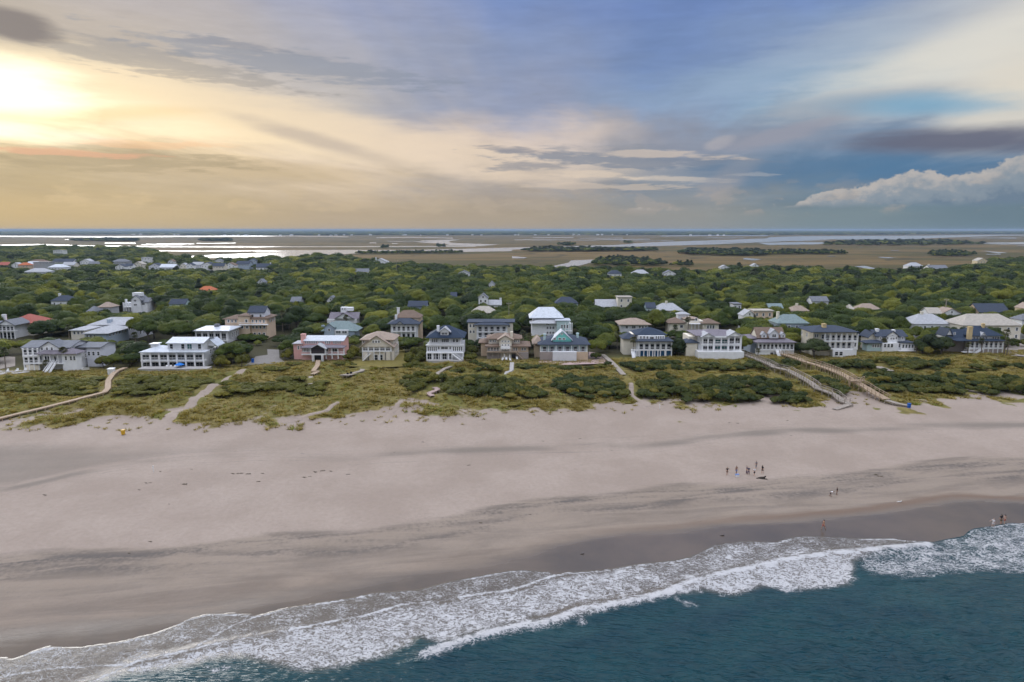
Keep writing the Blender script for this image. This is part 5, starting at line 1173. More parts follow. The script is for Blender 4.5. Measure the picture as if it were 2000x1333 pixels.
for (u, v, hg, rd, me_, lab) in [(1553,612,10.5,5.2,lime_cr[0],'bright yellow-green tree beside the grey gabled house'),(1762,612,9.5,6.2,lime_cr[1],'bright lime-green tree near the low tan-grey roof'),(762,596,12.5,4.0,lime_cr[0],'bright yellow-green tree in the wood behind the cream gabled house'),(930,640,9.0,4.2,lime_cr[1],'fresh green tree between the arcaded house and white gable'),
    (1590,699,7.4,5.6,dark_cr,'big dark round tree hiding the left corner of the cream house'),(1816,692,8.0,5.0,dark_cr,'big dark tree between white clapboard and dark-roofed houses'),(1840,690,6.8,4.2,dark_cr,'dark tree at the stairs of the dark-roofed house'),(1326,696,7.2,3.6,dark_cr,'dark tree between the blue-based house and the white sea wall')]:
    x, y, z = hit(u, v); t = empty('broadleaf_tree', (x, y, z - .1)); tag(t, lab, 'tree')
    c_ = obj('crown', me_, None, t, (0, 0, hg*.5)); c_.scale = (rd, rd, hg*.54); c_.rotation_euler = (0, 0, random.uniform(0, 6)); tk = obj('trunk', trunks[1], None, t); tk.scale = (hg*.6, hg*.6, hg*.7)
print('TREES', len(TR))

# ---- wax-myrtle thickets on the dunes
ZONES = [  # photo outline, spacing, (height range)
 ([(0,740),(60,733),(200,736),(200,752),(205,765),(130,772),(0,768)], 2.6, (1.3, 2.3)), ([(235,735),(300,731),(430,731),(440,742),(430,755),(370,772),(250,768),(215,772),(225,748)], 2.6, (1.3, 2.3)),
 ([(410,757),(440,745),(500,746),(505,758),(460,772),(410,772)], 2.6, (1.3, 2.2)), ([(510,748),(560,738),(605,738),(625,748),(620,762),(585,770),(505,770)], 2.6, (1.2, 2.2)),
 ([(795,740),(850,732),(910,735),(1000,735),(1055,762),(1055,775),(1000,778),(900,774),(800,764)], 2.5, (1.5, 3.0)), ([(1068,745),(1110,732),(1210,735),(1225,765),(1200,775),(1120,768)], 2.5, (1.4, 2.8)),
 ([(1235,745),(1300,733),(1330,740),(1310,765),(1250,775)], 2.5, (1.5, 2.8)), ([(1325,762),(1380,738),(1450,732),(1510,742),(1590,772),(1580,780),(1450,782),(1340,778)], 2.5, (1.6, 3.0)),
 ([(1570,742),(1625,738),(1650,760),(1620,768)], 2.5, (1.4, 2.6)), ([(1650,740),(1720,730),(1800,738),(1860,730),(2010,740),(2010,762),(1800,764),(1690,758)], 2.5, (1.5, 3.0)),
 ([(1195,706),(1250,700),(1400,703),(1480,712),(1480,724),(1330,726),(1215,724)], 2.4, (1.5, 2.8)), ([(1450,704),(1530,700),(1580,706),(1640,722),(1560,722)], 2.4, (1.4, 2.6)), ([(1600,704),(1700,700),(1830,702),(1830,718),(1700,724),(1620,720)], 2.4, (1.5, 2.8)),
 ([(1905,712),(2010,706),(2010,722),(1900,724)], 2.5, (1.2, 2.4)), ([(1000,706),(1060,708),(1190,712),(1200,722),(1000,722)], 2.4, (1.1, 2.0)), ([(820,712),(900,714),(985,716),(985,724),(825,724)], 2.4, (1.1, 2.2)),
 ([(430,722),(470,714),(480,720),(440,732)], 2.4, (1.0, 1.8)), ([(500,722),(560,712),(560,720),(510,728)], 2.4, (1.0, 2.0)), ([(640,706),(690,700),(690,718),(640,712)], 2.2, (1.4, 2.6)), ([(300,724),(400,724),(430,732),(300,732)], 2.4, (.9, 1.6)),
 ([(555,706),(575,700),(620,704),(615,712),(560,714)], 2.2, (1.2, 2.2)), ([(150,730),(210,722),(215,735),(150,738)], 2.4, (1.0, 2.0)), ([(800,700),(830,695),(832,716),(800,720)], 2.2, (1.4, 2.8)), ([(905,704),(948,700),(948,714),(905,716)], 2.2, (1.4, 2.8)),
 ([(1790,706),(1850,698),(1850,712),(1800,716)], 2.4, (1.4, 2.6))]
ZONES = [([(u, min(max(q[1] for q in px), v + 9)) for u, v in px], s_, h_) for px, s_, h_ in ZONES]     # the outlines include the height of the shrubs
cl_n = Waves(22, 5, 22, 77)
WALKS = [([(283,850),(330,818),(390,775),(440,742),(478,721)], 3.4), ([(1175,692),(1200,712),(1218,735),(1231,750),(1234,772),(1250,784),(1280,803)], 2.3), ([(740,830),(768,804),(790,785)], 2.0), ([(545,826),(600,812),(640,802),(662,785)], 2.0),
 ([(245,722),(228,729),(217,738),(212,750),(211,762),(205,771),(180,777),(140,787),(95,799),(50,810),(0,822)], 2.6), ([(1454,696),(1512,726),(1570,749),(1596,764),(1630,778),(1660,793)], 2.4), ([(1528,695),(1570,714),(1640,742),(1690,768),(1731,788),(1776,795)], 2.6),
 ([(622,707),(620,717),(612,727),(610,735),(606,752)], 1.8), ([(712,717),(707,727),(692,732),(672,735)], 2.4), ([(881,716),(867,726),(855,730),(854,741)], 1.8), ([(849,759),(856,765),(836,770),(845,777)], 2.2), ([(1000,711),(999,726),(990,732),(984,743)], 1.8), ([(1713,721),(1738,729)], 2.4), ([(1764,696),(1819,712)], 1.6)]
WALKS = [([hit(u, v)[:2] for u, v in px], w_) for px, w_ in WALKS]
def on_walk(x, y, m=0.0): return any(line_d(P_, np.array([x]), np.array([y]))[0] < w_ + m for P_, w_ in WALKS)
sh = []
for px, spc, (h0, h1) in ZONES:
    P_ = area(px, 3.2); x0, y0 = P_.min(0); x1, y1 = P_.max(0)
    for yy in np.arange(y0, y1, spc*.85):
        for xx in np.arange(x0, x1, spc):
            x, y = xx + random.uniform(-.5, .5)*spc, yy + random.uniform(-.5, .5)*spc
            c_ = float(cl_n(np.array([x]), np.array([y]))[0])
            if poly_sd(P_, np.array([x]), np.array([y]))[0] < -.6 + .7*c_ or on_house(x, y, .6) or on_walk(x, y, .7): continue
            if c_ < -1.6: continue
            hg = random.uniform(h0, h1)*1.22*(1 + .15*c_); z = gz(x, y)
            hg2 = fit_height(x, y, z, hg, 1.6)
            if hg2 <= 0: continue
            sh.append((x, y, z, hg2, random.uniform(1.9, 2.9)*spc/2.5))
for (u, v, hh_, rr) in [(980,778,1.6,1.9),(1005,793,1.5,2.6),(1135,776,1.8,2.0),(1150,779,1.6,1.8),(1185,778,1.7,1.6),(1205,780,1.4,1.4),(640,775,1.0,1.4),(1495,724,1.6,1.5)]:
    x, y, z = hit(u, v); sh.append((x, y, z, hh_, rr))
# tall thickets between the beach-front houses
for (u0, u1, v0, v1, n_, h0, h1) in [(200,262,690,722,22,3.5,6.0),(425,480,690,720,20,3.5,6.0),(555,582,690,705,8,3,5),(675,700,690,712,9,3,5.5),(770,800,675,690,5,2.5,4),(795,832,690,716,16,3,5.5),(905,950,690,712,16,3,6),(1150,1180,690,706,8,2.5,4.5),(1310,1342,686,704,16,4,7.5),(1452,1470,686,698,8,3,5.5),(1550,1625,684,700,26,3.5,6.5),(1675,1695,684,694,8,3,5),(1786,1850,682,698,30,4,8),(100,140,722,728,5,1,1.8),(1960,2010,676,684,6,3,5),(140,200,700,722,10,2.5,4.5)]:
    for _ in range(n_):
        x, y, z = hit(random.uniform(u0, u1), random.uniform(v0, v1)); hg = random.uniform(h0, h1)
        if on_house(x, y, .8) or on_walk(x, y, .6): continue
        hg = fit_height(x, y, z, hg, 1.8)
        if hg > 0: sh.append((x, y, z, hg, max(1.5, hg*.55)))
SH = np.array(sh); score = SH[:, 4]*SH[:, 3]**.5/SH[:, 1]; order = np.argsort(-score); bs = set(order[:290].tolist())
for i in sorted(bs):
    x, y, z, hg, rd = SH[i]
    t = empty('dune_shrub', (x, y, z - .05), random.uniform(0, 6.28)); w_ = where(x, y, 'tall ' if hg > 3.4 else ('low ' if hg < 1.8 else '')); tag(t, w_[0] + 'rounded evergreen shrub ' + w_[1], 'shrub', w_[0] + 'evergreen shrubs ' + w_[1])
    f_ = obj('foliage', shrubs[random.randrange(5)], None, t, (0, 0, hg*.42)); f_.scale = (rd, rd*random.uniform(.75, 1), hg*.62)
    s_ = obj('stem', trunks[random.randrange(4)], None, t); s_.scale = (hg*.6, hg*.6, hg*.6)
rs = [i for i in range(len(SH)) if i not in bs]; Q = SH[rs]; n_ = len(Q)
loc = Q[:, :3].copy(); loc[:, 2] += Q[:, 3]*.38; rot = np.zeros((n_, 3)); rot[:, 2] = rng.uniform(0, 6.28, n_)
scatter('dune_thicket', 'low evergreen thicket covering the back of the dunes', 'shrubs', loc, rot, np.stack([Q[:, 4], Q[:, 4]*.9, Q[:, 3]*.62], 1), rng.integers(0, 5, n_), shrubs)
print('SHRUBS', len(SH))

# ---- dune grass
def tuft(seed, k=22, spread=.5, hgt=.42):
    r = np.random.default_rng(seed); V = []
    for i in range(k):
        a = r.uniform(0, 6.28); q = spread*np.sqrt(r.uniform()); b0 = np.array([q*np.cos(a), q*np.sin(a), 0]); l = r.uniform(.2, .55); tip = b0 + np.array([l*np.cos(a + r.normal(0, .5)), l*np.sin(a + r.normal(0, .5)), hgt*r.uniform(.5, 1.1)]); w = np.array([-np.sin(a), np.cos(a), 0])*r.uniform(.05, .1)
        V += [b0 - w, b0 + w, tip]
    me = np_mesh('tuft', np.array(V), np.arange(len(V)).reshape(-1, 3)); me.materials.append(GRASS); return me
tufts = [tuft(i) for i in range(4)]
N = 40000
gxr = rng.uniform(-210, 235, N); dd, vd = yD(gxr), yV(gxr); gyr = dd - 2 + rng.uniform(0, 1, N)*(vd - dd + 6)
dens = sstep(gyr + 5*nz_dune(gxr, gyr) + 3*nz_big(gxr, gyr), dd + 2, dd + 12 + 12*sstep(-gxr, -70, 20))*.93 + .07*sstep(gyr, dd, dd + 4)
kp = rng.uniform(0, 1, N) < dens*(1 - .45*sstep(nz_small(gxr*.3, gyr*.3), .2, 1.2))
PATHS_PX = [([(285,848),(330,818),(390,775),(440,742),(475,722)], 3.2), ([(1175,692),(1200,712),(1228,738),(1235,775),(1250,790),(1280,803)], 1.6), ([(740,828),(770,802),(790,785)], 1.4), ([(640,806),(655,793),(662,786)], 1.2), ([(1280,803),(1300,812)], 3.0)]
gxr, gyr = gxr[kp], gyr[kp]; gzr = ground_z(gxr, gyr)
far_ok = np.ones(len(gxr), bool)
for P_, w_ in WALKS: far_ok &= line_d(P_, gxr, gyr) > w_*.62
lawn = area([(680,722),(800,722),(800,694),(690,694)]); far_ok &= poly_sd(lawn, gxr, gyr) < 0
for px, spc, _h in ZONES: far_ok &= poly_sd(area(px, 3.2), gxr, gyr) < .3
gxr, gyr, gzr = gxr[far_ok], gyr[far_ok], gzr[far_ok]; n_ = len(gxr)
rot = np.zeros((n_, 3)); rot[:, 2] = rng.uniform(0, 6.28, n_); s_ = rng.uniform(.7, 1.5, n_)*(1 + .25*np.tanh(nz_dune(gxr, gyr)))
scatter('dune_grass', 'tawny sea oats and grass covering the dunes', 'grass', np.stack([gxr, gyr, gzr], 1), rot, np.stack([s_, s_, s_*rng.uniform(.7, 1.2, n_)], 1), rng.integers(0, 4, n_), tufts)

# ---- palmettos
def palm_crown(seed):
    r = random.Random(seed); V = []; Fc = []
    for i in range(34):
        a = r.uniform(0, 6.28); el_ = r.uniform(-.9, 1.3); L = r.uniform(1.3, 1.9)
        d = Vector((math.cos(a)*math.cos(el_), math.sin(a)*math.cos(el_), math.sin(el_))); sd_ = Vector((-math.sin(a), math.cos(a), 0)); up = d.cross(sd_)
        c0 = d*L*.45
        for k in range(7):
            t = (k - 3)/3*1.25; dd_ = (d*math.cos(t) + sd_*math.sin(t)).normalized(); tip = c0 + dd_*L*.62 + Vector((0, 0, -.28 - .1*abs(t))); w = sd_*.09*math.cos(t) - d*.09*math.sin(t)
            o = len(V); V += [tuple(c0 - w*.5), tuple(c0 + w*.5), tuple(c0 + dd_*L*.35 + w), tuple(tip), tuple(c0 + dd_*L*.35 - w)]; Fc += [(o, o+1, o+2, o+4), (o+2, o+3, o+4)]
        o = len(V); V += [(0, 0, 0), tuple(sd_*.04), tuple(c0 + sd_*.03), tuple(c0)]; Fc += [(o, o+1, o+2, o+3)]
    me = mesh('crown', V, Fc); me.materials.append(PALM); return me
def palm_trunk(seed):
    r = random.Random(seed); A_ = Acc(); k = 7; bend = r.uniform(-.03, .03); ring = []
    for j in range(7):
        t = j/6; rr = .026*(1.15 - .3*t + (.02 if j % 2 else 0)); ring += [(bend*math.sin(t*2) + rr*math.cos(6.283*i/k), rr*math.sin(6.283*i/k), t) for i in range(k)]
    Fc = [(j*k + i, j*k + (i+1) % k, (j+1)*k + (i+1) % k, (j+1)*k + i) for j in range(6) for i in range(k)]
    me = mesh('trunk', ring, Fc, True); me.materials.append(MATS['palm_bark']); return me
pcs = [palm_crown(i) for i in range(4)]; pts_ = [palm_trunk(i) for i in range(3)]
PALMS = [(7,686,726,'at the edge of the sandy clearing'),(134,640,672,'between the rounded-porch house and the blue-grey house'),(123,685,724,'in front of the rounded porch'),(157,691,716,'beside the lilac wing'),(90,709,727,'by the twin curved stairs'),(263,655,688,'beside the long blue-grey house'),(364,632,662,'behind the cupola house'),(340,629,656,'behind the cupola house'),(472,630,656,'before the tan villa'),
 (527,616,648,'beside the tan villa'),(551,612,650,'beside the tan villa'),(563,608,645,'beside the tan villa'),(676,621,650,'before the arched gable window'),(1206,654,682,'left of the blue-based house'),(1164,650,676,'behind the turquoise gable house'),(1237,664,696,'left of the blue-based house'),(1216,658,684,'left of the blue-based house'),(1034,657,690,'between brown and turquoise-gabled houses'),(1022,652,684,'between brown and turquoise-gabled houses'),
 (1133,678,700,'at the turquoise gable house porch'),(1344,625,660,'before the cream paired pavilions'),(1319,640,668,'before the cream paired pavilions'),(1694,640,668,'behind the white clapboard house'),(1727,666,686,'in front of the white clapboard house'),(1918,667,692,'before the veranda of the yellow-chimney house'),(1966,650,692,'at the right end of the white veranda'),(1969,668,694,'at the right end of the white veranda'),(1791,668,690,'right of the glazed sun porch'),(1892,674,694,'before the yellow chimney'),(418,698,718,'beside the cupola house terrace'),(1480,690,698,'beside the dormered cottage')]
seen = {}
for (u, v, vb, w_) in PALMS: seen[w_] = seen.get(w_, 0) + 1
for j, (u, v, vb, w_) in enumerate(PALMS):
    x, y, z = hit(u, vb); x2, zt = at_depth(u, v, y); hg = max(2.5, zt - z)
    t = empty('palmetto', (x2, y, z)); tag(t, 'palmetto with ragged round crown ' + w_, 'palm tree', ('palmettos ' + w_) if seen[w_] > 1 else None)
    k_ = obj('trunk', pts_[j % 3], None, t); k_.scale = (6.5, 6.5, hg)
    c_ = obj('crown', pcs[j % 4], None, t, (0, 0, hg)); q = min(1.0, .55 + hg*.06); c_.scale = (q, q, q); c_.rotation_euler = (0, 0, random.uniform(0, 6))

# ---- wooded islands in the marsh and the mainland shore
ISL = [('strip of dark trees along the river bank', [(1020,491),(1060,488),(1130,488),(1200,489),(1270,489.5),(1285,491),(1150,492.5),(1040,492.5)], 9),
 ('broken line of dark thicket on the brown marsh', [(1325,496),(1360,491),(1420,492),(1480,493),(1500,500),(1440,501),(1350,498)], 9),
 ('dark thicket strip before the long wooded island', [(1500,495),(1560,493),(1650,495.5),(1650,497.5),(1500,498)], 8),
 ('long low wooded island in the tidal sound', [(1610,480.5),(1650,475.5),(1720,474),(1800,473.5),(1860,475),(1925,478.5),(1880,479.5),(1750,481.5)], 13),
 ('round dark thicket on the open marsh', [(1815,499),(1825,496),(1850,494),(1880,497),(1908,500),(1870,502),(1830,502)], 8),
 ('clump of dark trees beside the bright pond', [(1160,519),(1165,512),(1210,508),(1260,511),(1300,518),(1300,521),(1220,521)], 8),
 ('low dark clump on the near marsh edge', [(1310,520),(1330,515.5),(1362,519),(1350,522)], 6),
 ('tiny thicket upriver on the flats', [(1088,479.5),(1105,478),(1126,479),(1110,480.5)], 9), ('tiny thicket on a river bar', [(1219,475),(1236,475),(1230,476),(1222,476)], 9), ('little thicket by the hooked inlet', [(853,482),(870,482),(868,483.5),(856,483.5)], 8), ('little thicket on the pale channel', [(744,484),(758,484),(756,485.5),(746,485.5)], 8),
 ('sparse shrubs along the near river bank', [(695,495),(760,494.5),(900,493.5),(905,495),(760,497),(700,497)], 6),
 ('far dark thicket beyond the village', [(140,470.5),(200,469),(270,470),(265,472),(150,472)], 12), ('second far dark thicket beyond the village', [(390,470),(450,469),(450,471.5),(395,471.5)], 10)]
for lab, px, hg in ISL:
    P_ = np.array(px_world(px, MARSH_Z)); x0, y0 = P_.min(0); x1, y1 = P_.max(0); A0 = abs(sum(P_[i-1][0]*P_[i][1] - P_[i][0]*P_[i-1][1] for i in range(len(P_))))/2
    k = int(min(420, max(10, A0/45))); pp = []
    tries = 0
    while len(pp) < k and tries < k*30:
        tries += 1; x, y = rng.uniform(x0, x1), rng.uniform(y0, y1)
        if poly_sd(P_, np.array([x]), np.array([y]))[0] > -1: pp.append((x, y, MARSH_Z))
    pp = np.array(pp); n_ = len(pp); h_ = hg*rng.uniform(.55, 1.1, n_); r_ = h_*rng.uniform(.5, .9, n_)*(1 + (A0 > 30000)*.6); pp[:, 2] += h_*.42
    rot = np.zeros((n_, 3)); rot[:, 2] = rng.uniform(0, 6.28, n_)
    scatter('marsh_thicket', lab, 'thicket', pp, rot, np.stack([r_, r_, h_*.58], 1), rng.integers(0, 7, n_), oaks_far + pines)
# mainland woods
N = 12000; yy = 5600*(6.5)**rng.uniform(0, 1, N)**1.25; xx = rng.uniform(-.95, .95, N)*yy
edge_y = main_edge(xx); kp = yy > edge_y; xx, yy = xx[kp], yy[kp]; n_ = len(xx)
h_ = rng.uniform(13, 21, n_); r_ = rng.uniform(30, 75, n_)*(yy/7000); rot = np.zeros((n_, 3)); rot[:, 2] = rng.uniform(0, 6.28, n_)
scatter('mainland_forest', 'hazy dark line of mainland woods along the horizon', 'forest', np.stack([xx, yy, np.full(n_, MARSH_Z) + h_*.3], 1), rot, np.stack([r_, r_, h_*.7], 1), rng.integers(0, 4, n_), oaks_far)

# ================================================================== paths, boardwalks and yards
def resample(P3, step):
    P3 = np.array(P3, float); d = np.r_[0, np.cumsum(np.linalg.norm(np.diff(P3[:, :2], axis=0), axis=1))]
    k = max(2, int(d[-1]/step) + 1); t = np.linspace(0, d[-1], k)
    return np.stack([np.interp(t, d, P3[:, i]) for i in range(3)], 1)
def sheet_strip(name, px, width, mat, label, lift=.16, cat='path', jit=.0):
    C = resample([hit(u, v) for u, v in px], 1.2); T = np.gradient(C[:, :2], axis=0); T /= np.linalg.norm(T, axis=1)[:, None] + 1e-9
    Nn = np.stack([-T[:, 1], T[:, 0]], 1); V = []; m_ = 4
    wd = np.interp(np.linspace(0, 1, len(C)), np.linspace(0, 1, len(width) if isinstance(width, list) else 2), width if isinstance(width, list) else [width, width])
    for i, c in enumerate(C):
        for k in range(m_ + 1):
            o = (k/m_ - .5)*wd[i] + (random.uniform(-jit, jit) if k in (0, m_) else 0); x, y = c[0] + Nn[i, 0]*o, c[1] + Nn[i, 1]*o
            V.append((x, y, gz(x, y) + (lift if k not in (0, m_) and 0 < i < len(C) - 1 else -.12)))
    me = np_mesh(name, V, grid_faces(m_ + 1, len(C)), True); me.materials.append(mat)
    if me.polygons[0].normal.z < 0: me.flip_normals()
    return tag(obj(name, me), label, cat, kind='structure')
simple('path_sand', (.29, .25, .215), .92, .16, .8); simple('drive', (.20, .185, .17), .9, .12, .5)
sheet_strip('path', [(283,850),(330,818),(390,775),(440,742),(478,721)], [5.0, 3.6, 3.0, 3.2, 2.6], MATS['ground'], 'wide pale sand path climbing the dunes', jit=.4)
sheet_strip('path', [(1231,750),(1234,772),(1250,784),(1272,797),(1288,806)], [1.8, 1.8, 3.0], MATS['ground'], 'narrow winding sand trail to the beach', jit=.2)
sheet_strip('path', [(738,832),(768,804),(792,784)], [3.0, 2.2, 1.8], MATS['ground'], 'short sand trail through the dune grass', jit=.2)
sheet_strip('path', [(545,828),(600,812),(640,802),(664,784)], [5.0, 2.4, 2.0, 1.8], MATS['ground'], 'sandy trail fanning out at the dune foot', jit=.4)
def sheet_poly(name, px, mat, label, lift=.09, cat='yard', z=3.2):
    P_ = np.array([hit(u, v)[:2] for u, v in px]); x0, y0 = P_.min(0); x1, y1 = P_.max(0); nx_, ny_ = max(4, int((x1-x0)/1.0)), max(4, int((y1-y0)/1.0))
    bm = bmesh.new(); f = bm.faces.new([bm.verts.new((x, y, gz(x, y) + lift)) for x, y in P_]); bmesh.ops.triangulate(bm, faces=[f])
    me = bpy.data.meshes.new(name); bm.to_mesh(me); bm.free()
    if me.polygons[0].normal.z < 0: me.flip_normals()
    me.materials.append(mat); return tag(obj(name, me), label, cat, kind='structure')
sheet_poly('lawn', [(668,716),(690,706),(700,700),(772,700),(772,684),(790,684),(795,706),(790,717),(740,719)], MATS['lawn'], 'yellow-green lawn round the cream gabled house', .16, 'lawn')
sheet_poly('driveway', [(476,716),(490,707),(500,697),(523,694),(522,683),(545,684),(546,700),(556,708),(540,711),(500,713)], MATS['drive'], 'grey driveway between the cupola house and the pink house', .12, 'driveway')
sheet_poly('driveway', [(1955,694),(1968,676),(1975,664),(2040,672),(2040,700)], MATS['path_sand'], 'sandy driveway beside the yellow-chimney house', .12, 'driveway')
sheet_poly('driveway', [(0,722),(30,716),(30,698),(0,696)], MATS['path_sand'], 'sandy clearing beside the rounded-porch house', .12, 'driveway')
sheet_poly('terrace', [(1052,712),(1100,714),(1180,711),(1185,702),(1165,690),(1150,688),(1148,704),(1052,706)], MATS['paving_pink'], 'pink paved terrace wrapping the turquoise-gabled house', .14, 'terrace')
sheet_poly('terrace', [(-20,734),(20,732),(58,728),(58,724),(0,724),(-20,726)], MATS['concrete'], 'pale patio with white chairs beside the rounded-porch house', .14, 'terrace')

def boardwalk(px, width, lift, wood, label, rails=True, post=2.4, drop=True, end_low=False):
    C = resample([(*hit(u, v)[:2], hit(u, v)[2]) for u, v in px], .5)
    k = min(21, max(3, len(C)//3*2 + 1)); ker = np.ones(k)/k; zs = np.convolve(np.pad(C[:, 2], k//2, 'edge'), ker, 'valid')[:len(C)]
    L = lift if isinstance(lift, list) else [lift, lift]; C[:, 2] = zs + np.interp(np.linspace(0, 1, len(C)), np.linspace(0, 1, len(L)), L)
    T = np.gradient(C[:, :2], axis=0); T /= np.linalg.norm(T, axis=1)[:, None] + 1e-9; Nn = np.stack([-T[:, 1], T[:, 0]], 1)
    e = empty('boardwalk', (C[0, 0], C[0, 1], gz(C[0, 0], C[0, 1]))); tag(e, label, 'boardwalk'); o3 = np.array(e.location)
    def P_(i, off, dz): return tuple(np.array([C[i, 0] + Nn[i, 0]*off, C[i, 1] + Nn[i, 1]*off, C[i, 2] + dz]) - o3)
    def band(off, w, z0, z1):
        V, Fc = [], []
        for i in range(len(C)): V += [P_(i, off - w/2, z0), P_(i, off + w/2, z0), P_(i, off + w/2, z1), P_(i, off - w/2, z1)]
        for i in range(len(C) - 1):
            a = i*4; b_ = a + 4
            Fc += [(a, b_, b_+1, a+1), (a+1, b_+1, b_+2, a+2), (a+2, b_+2, b_+3, a+3), (a+3, b_+3, b_, a)]
        Fc += [(0, 1, 2, 3), tuple(range(len(V)-4, len(V)))[::-1]]
        return V, Fc
    # deck of cross planks
    A_ = Acc(); Lh = width/2
    for i in range(len(C) - 1):
        for t0, t1 in ((.03, .47), (.53, .97)):
            q = []
            for t in (t0, t1):
                p = C[i]*(1-t) + C[i+1]*t - o3
                for sg in (-1, 1): q.append((p[0] + Nn[i, 0]*Lh*sg, p[1] + Nn[i, 1]*Lh*sg, p[2]))
            v = [q[0], q[1], q[3], q[2]]; v = [(a, b_, c-.06) for a, b_, c in v] + v
            A_.add((v, [(0,3,2,1),(4,5,6,7),(0,1,5,4),(1,2,6,5),(2,3,7,6),(3,0,4,7)]))
    dk = obj('deck', mesh('deck', A_.v, A_.f), MATS[wood], e); dk['kind'] = 'stuff'
    for sg in (-1, 1): obj('beam', mesh('beam', *band(sg*(Lh - .12), .12, -.32, -.065)), MATS[wood], e)
    st = max(1, int(post/.5)); top = 1.05 if rails else 0.0
    for i in range(0, len(C), st):
        g_ = gz(C[i, 0], C[i, 1]); hgt = round(max(.3, C[i, 2] - g_ + .3 + top), 1)
        def mk(): 
            me = mesh('post', *box_vf(-.075, .075, -.075, .075, 0, hgt)); me.materials.append(MATS[wood]); return me
        me = cached(('post', hgt, wood), mk)
        for sg in (-1, 1):
            x, y, z = P_(i, sg*(Lh + .06), 0); obj('post', me, None, e, (x, y, C[i, 2] + top - o3[2] - hgt))
    if rails:
        for sg in (-1, 1):
            obj('handrail', mesh('handrail', *band(sg*(Lh + .06), .16, 1.05, 1.12)), MATS[wood], e)
            obj('lower_rail', mesh('lower_rail', *band(sg*(Lh + .06), .05, .5, .62)), MATS[wood], e)
    return e
boardwalk([(245,722),(228,729),(217,738),(212,750),(211,762),(205,771),(180,777),(140,787),(95,799),(50,810),(0,822),(-60,837)], 1.5, .75, 'wood_warm', 'long curving boardwalk from the white shower hut down to the beach', rails=False)
boardwalk([(1454,696),(1476,707),(1512,726),(1540,736),(1570,749),(1596,764),(1630,778),(1646,789),(1660,793)], 2.0, [.8, 1.6, 1.9, 1.4, .6], 'wood_grey', 'grey railed boardwalk starting at the white sea wall')
boardwalk([(1528,695),(1570,714),(1600,726),(1640,742),(1662,752),(1690,768),(1712,779),(1731,788)], 2.2, [.8, 1.6, 2.2, 2.0, 1.2], 'wood_warm', 'warm railed boardwalk starting at the dormered cottage stairs')
boardwalk([(1731,788),(1755,793),(1776,795)], 1.7, [1.0, .4], 'wood_grey', 'low plank ramp at the foot of the warm railed boardwalk', rails=False)
boardwalk([(1660,793),(1645,797),(1630,801)], 1.5, [.6, .25], 'wood_grey', 'low plank ramp at the foot of the grey railed boardwalk', rails=False)
boardwalk([(1658,756),(1670,757),(1676,755)], 3.0, 2.2, 'wood_warm', 'square overlook deck midway along the warm railed boardwalk')
boardwalk([(622,707),(620,717),(612,727),(622,729),(610,735)], 1.5, .6, 'wood_warm', 'zigzag warm plank walk from the pink house', rails=False)
boardwalk([(607,738),(606,752)], 1.2, .4, 'wood_grey', 'grey plank steps below the zigzag walk', rails=False)
boardwalk([(712,717),(707,727),(692,732),(684,738)], 1.5, .6, 'wood_grey', 'grey plank walk from the lawn to a sitting deck', rails=False)
boardwalk([(672,735),(690,735)], 3.4, .6, 'wood_grey', 'weathered sitting deck in the dunes before the lawn', rails=False)
boardwalk([(881,716),(867,726),(855,730),(854,741)], 1.2, .5, 'wood_grey', 'crooked grey plank walk from the arcaded house', rails=False)
boardwalk([(849,759),(856,765),(836,770),(845,777)], 1.4, .5, 'paving_pink', 'zigzag pinkish plank walk in the dune shrubs', rails=False)
boardwalk([(1000,711),(999,726),(990,732),(984,743)], 1.3, .55, 'concrete', 'pale plank walk from the brown shingled house', rails=False)
boardwalk([(1177,695),(1197,712),(1218,735)], 1.7, .5, 'wood_grey', 'straight grey plank walk beside the pink terrace', rails=False)
boardwalk([(1764,696),(1800,707),(1819,712)], 1.2, .5, 'wood', 'thin plank walk from the glazed sun porch', rails=False)
boardwalk([(1713,721),(1738,729)], 2.6, .9, 'wood_grey', 'short grey deck stranded in the dune grass', rails=False)
boardwalk([(1900,694),(1950,705)], 1.0, .4, 'wood_grey', 'thin pale plank walk from the white veranda', rails=False)

# ================================================================== things in the yards and on the beach
simple('blue_paint', (.012, .10, .42), .5, .05); simple('blue_canvas', (.02, .19, .62), .7, .06); simple('yellow_plastic', (.62, .36, .02), .45, .05); simple('white_plastic', (.78, .78, .77), .45, .04)
simple('black_cloth', (.02, .02, .024), .85, .1); simple('drift', (.045, .035, .028), .9, .25, 3.0); simple('weed', (.13, .105, .075), .95, .3, 4.0); simple('canvas', (.72, .71, .68), .8, .05)
def lounger(u, v, rz, label, group, y=None, z=None, mat='white_plastic'):
    x, yy, zz = hit(u, v)
    if y is not None: yy = y; x = at_depth(u, v, y)[0]
    if z is not None: zz = z
    e = empty('sun_lounger', (x, yy, zz), rz); tag(e, label, 'lounger', group)
    obj('seat', mesh('seat', *box_vf(-.33, .33, -.2, 1.2, .30, .38)), MATS[mat], e)
    b_ = obj('backrest', mesh('backrest', *box_vf(-.33, .33, 0, .75, 0, .07)), MATS[mat], e, (0, 1.2, .32)); b_.rotation_euler = (R(48), 0, 0)
    for sx in (-.28, .28):
        for sy in (-.12, 1.1): obj('leg', cached('lleg', lambda: mesh('leg', *box_vf(-.03, .03, -.03, .03, 0, .30))), MATS[mat], e, (sx, sy, 0))
